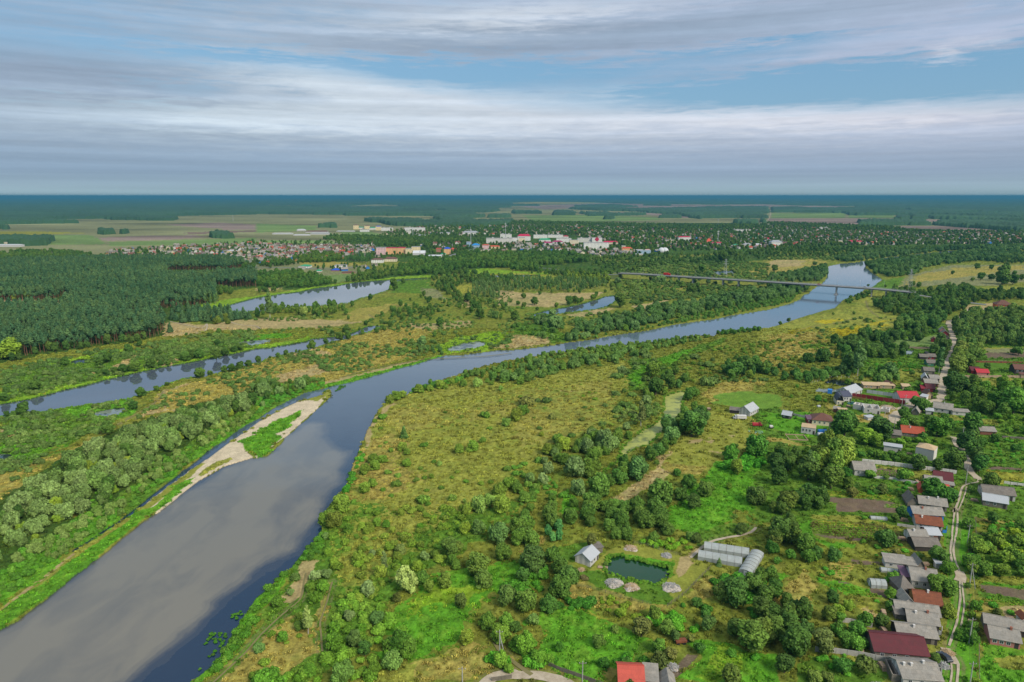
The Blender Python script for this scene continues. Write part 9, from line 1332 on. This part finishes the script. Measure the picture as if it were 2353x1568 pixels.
# houses of the town
def town():
    P = sorted(HP, key=lambda h: h[1]); ind = P[:270] if len(P) > 270 else P; rest = P[len(ind):]; seen = {}
    for q in ind:
        o = bpy.data.objects.new('town_house', HM[q[2]]); COL.objects.link(o); tag(o, q[5], 'house', q[6]); o.location = (q[0], q[1], 0); o.rotation_euler = (0, 0, q[3]); o.scale = (q[4],)*3; seen.setdefault(q[2], o)
    if rest:
        ks = sorted(seen); g = scatter_group([seen[k] for k in ks], [None]*len(ks)); n = len(rest); cloud('town_quarter', [(q[0], q[1], 0) for q in rest], [(q[4],)*3 for q in rest], [q[3] for q in rest], rng.integers(0, len(ks), n), [(1, 1, 1)]*n, g, 'mass of small far houses among the town trees', 'houses')
    print('town houses', len(ind), len(rest))
town()
# ------------------------------------------------------------------ sky, sun, haze
SUN_EL, SUN_AZ = R(40), R(138)      # azimuth from +Y towards +X: the sun stands to the right and behind
world = bpy.data.worlds.new('World'); C.world = world; world.use_nodes = True; N = world.node_tree; N.nodes.clear()
out = N.nodes.new('ShaderNodeOutputWorld'); bg = N.nodes.new('ShaderNodeBackground'); N.links.new(bg.outputs[0], out.inputs[0]); bg.inputs[1].default_value = .1
sky = N.nodes.new('ShaderNodeTexSky'); sky.sky_type = 'NISHITA'; sky.sun_disc = False; sky.sun_elevation = SUN_EL; sky.sun_rotation = SUN_AZ; sky.air_density = 1.2; sky.dust_density = 1.5; sky.ozone_density = 2.5; sky.altitude = 120
tc = N.nodes.new('ShaderNodeTexCoord').outputs['Generated']; sx = N.nodes.new('ShaderNodeSeparateXYZ'); N.links.new(tc, sx.inputs[0])
az = math_(N, 'MULTIPLY', math_(N, 'ARCTAN2', sx.outputs[0], sx.outputs[1]), 57.2958); el = math_(N, 'MULTIPLY', math_(N, 'ARCSINE', sx.outputs[2]), 57.2958)
def cmb(a, b, c=0.0):
    n = N.nodes.new('ShaderNodeCombineXYZ')
    for i, q in enumerate((a, b, c)):
        if isinstance(q, (int, float)): n.inputs[i].default_value = q
        else: N.links.new(q, n.inputs[i])
    return n.outputs[0]
# clouds drift as thin sheets: coordinates on a plane overhead
dn = math_(N, 'ADD', math_(N, 'MAXIMUM', sx.outputs[2], 0.0), .06)
pl = cmb(math_(N, 'DIVIDE', sx.outputs[0], dn), math_(N, 'DIVIDE', sx.outputs[1], dn))
ae = cmb(math_(N, 'MULTIPLY', az, .055), math_(N, 'MULTIPLY', el, .33))
wisp = noise(N, ae, 1.6, 7, .62, .6); fine = noise(N, cmb(math_(N, 'MULTIPLY', az, .16), math_(N, 'MULTIPLY', el, 1.5)), 1.8, 6, .65, .3); rip = noise(N, pl, 5.0, 4, .6, .2)
waz = math_(N, 'ADD', az, math_(N, 'MULTIPLY', math_(N, 'SUBTRACT', wisp, .5), 16)); wel = math_(N, 'ADD', el, math_(N, 'MULTIPLY', math_(N, 'SUBTRACT', fine, .5), 3.0))
def blob(a0, e0, sa, se, w, tilt=0.0):
    da = math_(N, 'SUBTRACT', waz, a0); de = math_(N, 'SUBTRACT', math_(N, 'SUBTRACT', wel, e0), math_(N, 'MULTIPLY', da, tilt)); p = math_(N, 'ADD', math_(N, 'POWER', math_(N, 'ABSOLUTE', math_(N, 'DIVIDE', da, sa)), 2), math_(N, 'POWER', math_(N, 'ABSOLUTE', math_(N, 'DIVIDE', de, se)), 2))
    return math_(N, 'MULTIPLY', math_(N, 'EXPONENT', math_(N, 'MULTIPLY', p, -1)), w)
def total(L):
    s = L[0]
    for q in L[1:]: s = math_(N, 'ADD', s, q)
    return s
def AE(u, v): 
    dx, dy = (u-1176.5)/F, -(v-784)/F; d = Vector((dx, cp+dy*sp, -sp+dy*cp)).normalized(); return math.degrees(math.atan2(d.x, d.y)), math.degrees(math.asin(d.z))
def B(u, v, su, sv, w, tilt=0.0):
    a, e = AE(u, v); return blob(a, e, su/F*57.3*1.0, sv/F*57.3, w, tilt)
K_ = 10.0   # background strength is .1
def sc(c): return tuple(q*K_ for q in c)
BLUE = N.nodes.new('ShaderNodeMix'); BLUE.data_type = 'RGBA'; BLUE.inputs[0].default_value = .72; N.links.new(sky.outputs[0], BLUE.inputs[6]); BLUE.inputs[7].default_value = (*sc((.072,.185,.305)), 1)
col = BLUE.outputs[2]
cover = total([B(1176, -80, 1500, 120, 1.0), B(600, 40, 900, 80, .5), B(300, 330, 900, 150, .75), B(850, 215, 260, 42, .7, -.1), B(1900, 340, 900, 75, 1.1), B(1250, 350, 900, 110, .8), B(1100, 95, 420, 28, .55, .02), B(1700, 40, 700, 42, .75, .05), B(2300, 60, 400, 60, .6, .06), B(1560, 180, 330, 26, .35, .08), B(150, 190, 450, 60, .75), B(2205, 135, 40, 26, .5), B(1830, 75, 40, 10, .3), B(1180, 420, 3000, 70, 1.2),
   B(1600, 100, 600, 26, .45, .05), B(2100, 100, 380, 18, .4, .06), B(1030, 165, 280, 30, -.8, .03), B(1950, 195, 480, 34, -1.05, .0), B(560, 130, 300, 13, -.7), B(1720, 110, 160, 14, -.6, .05), B(420, 205, 160, 18, -.5), B(330, 245, 260, 14, -.4)])
cover = math_(N, 'ADD', math_(N, 'MULTIPLY', cover, mrange(N, wisp, .3, .7, .85, 1.1)), mrange(N, fine, .35, .68, -.2, .2))
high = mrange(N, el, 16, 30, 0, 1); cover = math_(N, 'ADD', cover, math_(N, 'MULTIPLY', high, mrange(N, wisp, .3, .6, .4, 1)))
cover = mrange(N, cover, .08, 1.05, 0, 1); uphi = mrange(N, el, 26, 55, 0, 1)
hue = mrange(N, az, -30, 32, 0, 1)
cc = mixc(N, hue, sc((.190,.258,.345)), sc((.245,.29,.38)))
cc = mixc(N, math_(N, 'MINIMUM', total([B(1500, 75, 700, 38, .9, .05), B(1000, 95, 280, 22, .8, .02), B(180, 180, 480, 45, 1.0), B(350, 320, 320, 22, .8), B(1200, 262, 120, 10, .6), B(1830, 278, 70, 6, .5), B(80, 270, 300, 60, .7)]), 1.0), cc, sc((.180,.235,.310)))
bright = math_(N, 'MINIMUM', total([B(830, 200, 300, 50, 1.1, -.12), B(1080, 230, 250, 30, 1.0, -.03), B(620, 270, 330, 26, .75), B(1330, 225, 90, 22, .9), B(1420, 205, 50, 14, .6), B(1700, 262, 480, 22, .6), B(2150, 240, 280, 30, .7, .02), B(2110, 265, 40, 16, .6), B(2205, 125, 34, 22, .8), B(1250, 305, 1300, 48, .6), B(1250, 30, 260, 22, .7, .06), B(900, 40, 350, 40, .4)]), 1.0)
cc = mixc(N, math_(N, 'MULTIPLY', bright, mrange(N, fine, .3, .65, .8, 1)), cc, mixc(N, hue, sc((.36,.43,.485)), sc((.415,.425,.475))))
cc = vmul(N, cc, mrange(N, rip, .35, .65, .97, 1.03))
low = mrange(N, el, 0, 5.2, 1, 0); cc = mixc(N, low, cc, mixc(N, mrange(N, el, 0, 1.8, 1, 0), sc((.150,.215,.285)), sc((.22,.30,.33))))
band = mrange(N, noise(N, cmb(math_(N, 'MULTIPLY', az, .02), math_(N, 'MULTIPLY', el, 1.3)), 1.0, 3, .5), .35, .65, .9, 1.08); cc = vmul(N, cc, band)
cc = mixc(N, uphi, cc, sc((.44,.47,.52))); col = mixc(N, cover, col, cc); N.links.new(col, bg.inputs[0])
sl = bpy.data.lights.new('sun', 'SUN'); sl.energy = 2.1; sl.angle = R(22); sl.color = (1, .93, .82); so = bpy.data.objects.new('sun', sl); COL.objects.link(so)
dv = Vector((math.sin(SUN_AZ)*math.cos(SUN_EL), math.cos(SUN_AZ)*math.cos(SUN_EL), math.sin(SUN_EL))); so.rotation_euler = dv.to_track_quat('Z', 'Y').to_euler(); so.location = (0, 0, 300)
HD = 7.5e-5
m = bpy.data.materials.new('haze'); m.use_nodes = True; hN = m.node_tree; hN.nodes.clear(); ho = hN.nodes.new('ShaderNodeOutputMaterial'); pv = hN.nodes.new('ShaderNodeVolumePrincipled'); hN.links.new(pv.outputs[0], ho.inputs['Volume'])
pv.inputs['Color'].default_value = (.09, .32, .46, 1); pv.inputs['Density'].default_value = HD; pv.inputs['Anisotropy'].default_value = 0
mb = MB(); mb.box(-88000, 88000, -60000, 88000, -3, 140); ho_ = mb.build('haze', m); struct(ho_, 'stuff', 'thin bluish air over the plain', 'haze')
C.view_settings.view_transform = 'Standard'; C.view_settings.look = 'None'; C.view_settings.exposure = 0.78; C.view_settings.gamma = 1
cy = C.cycles; cy.use_denoising = True; cy.max_bounces = 6; cy.diffuse_bounces = 2; cy.glossy_bounces = 2; cy.transmission_bounces = 2; cy.volume_bounces = 0; cy.transparent_max_bounces = 4; cy.caustics_reflective = False; cy.caustics_refractive = False
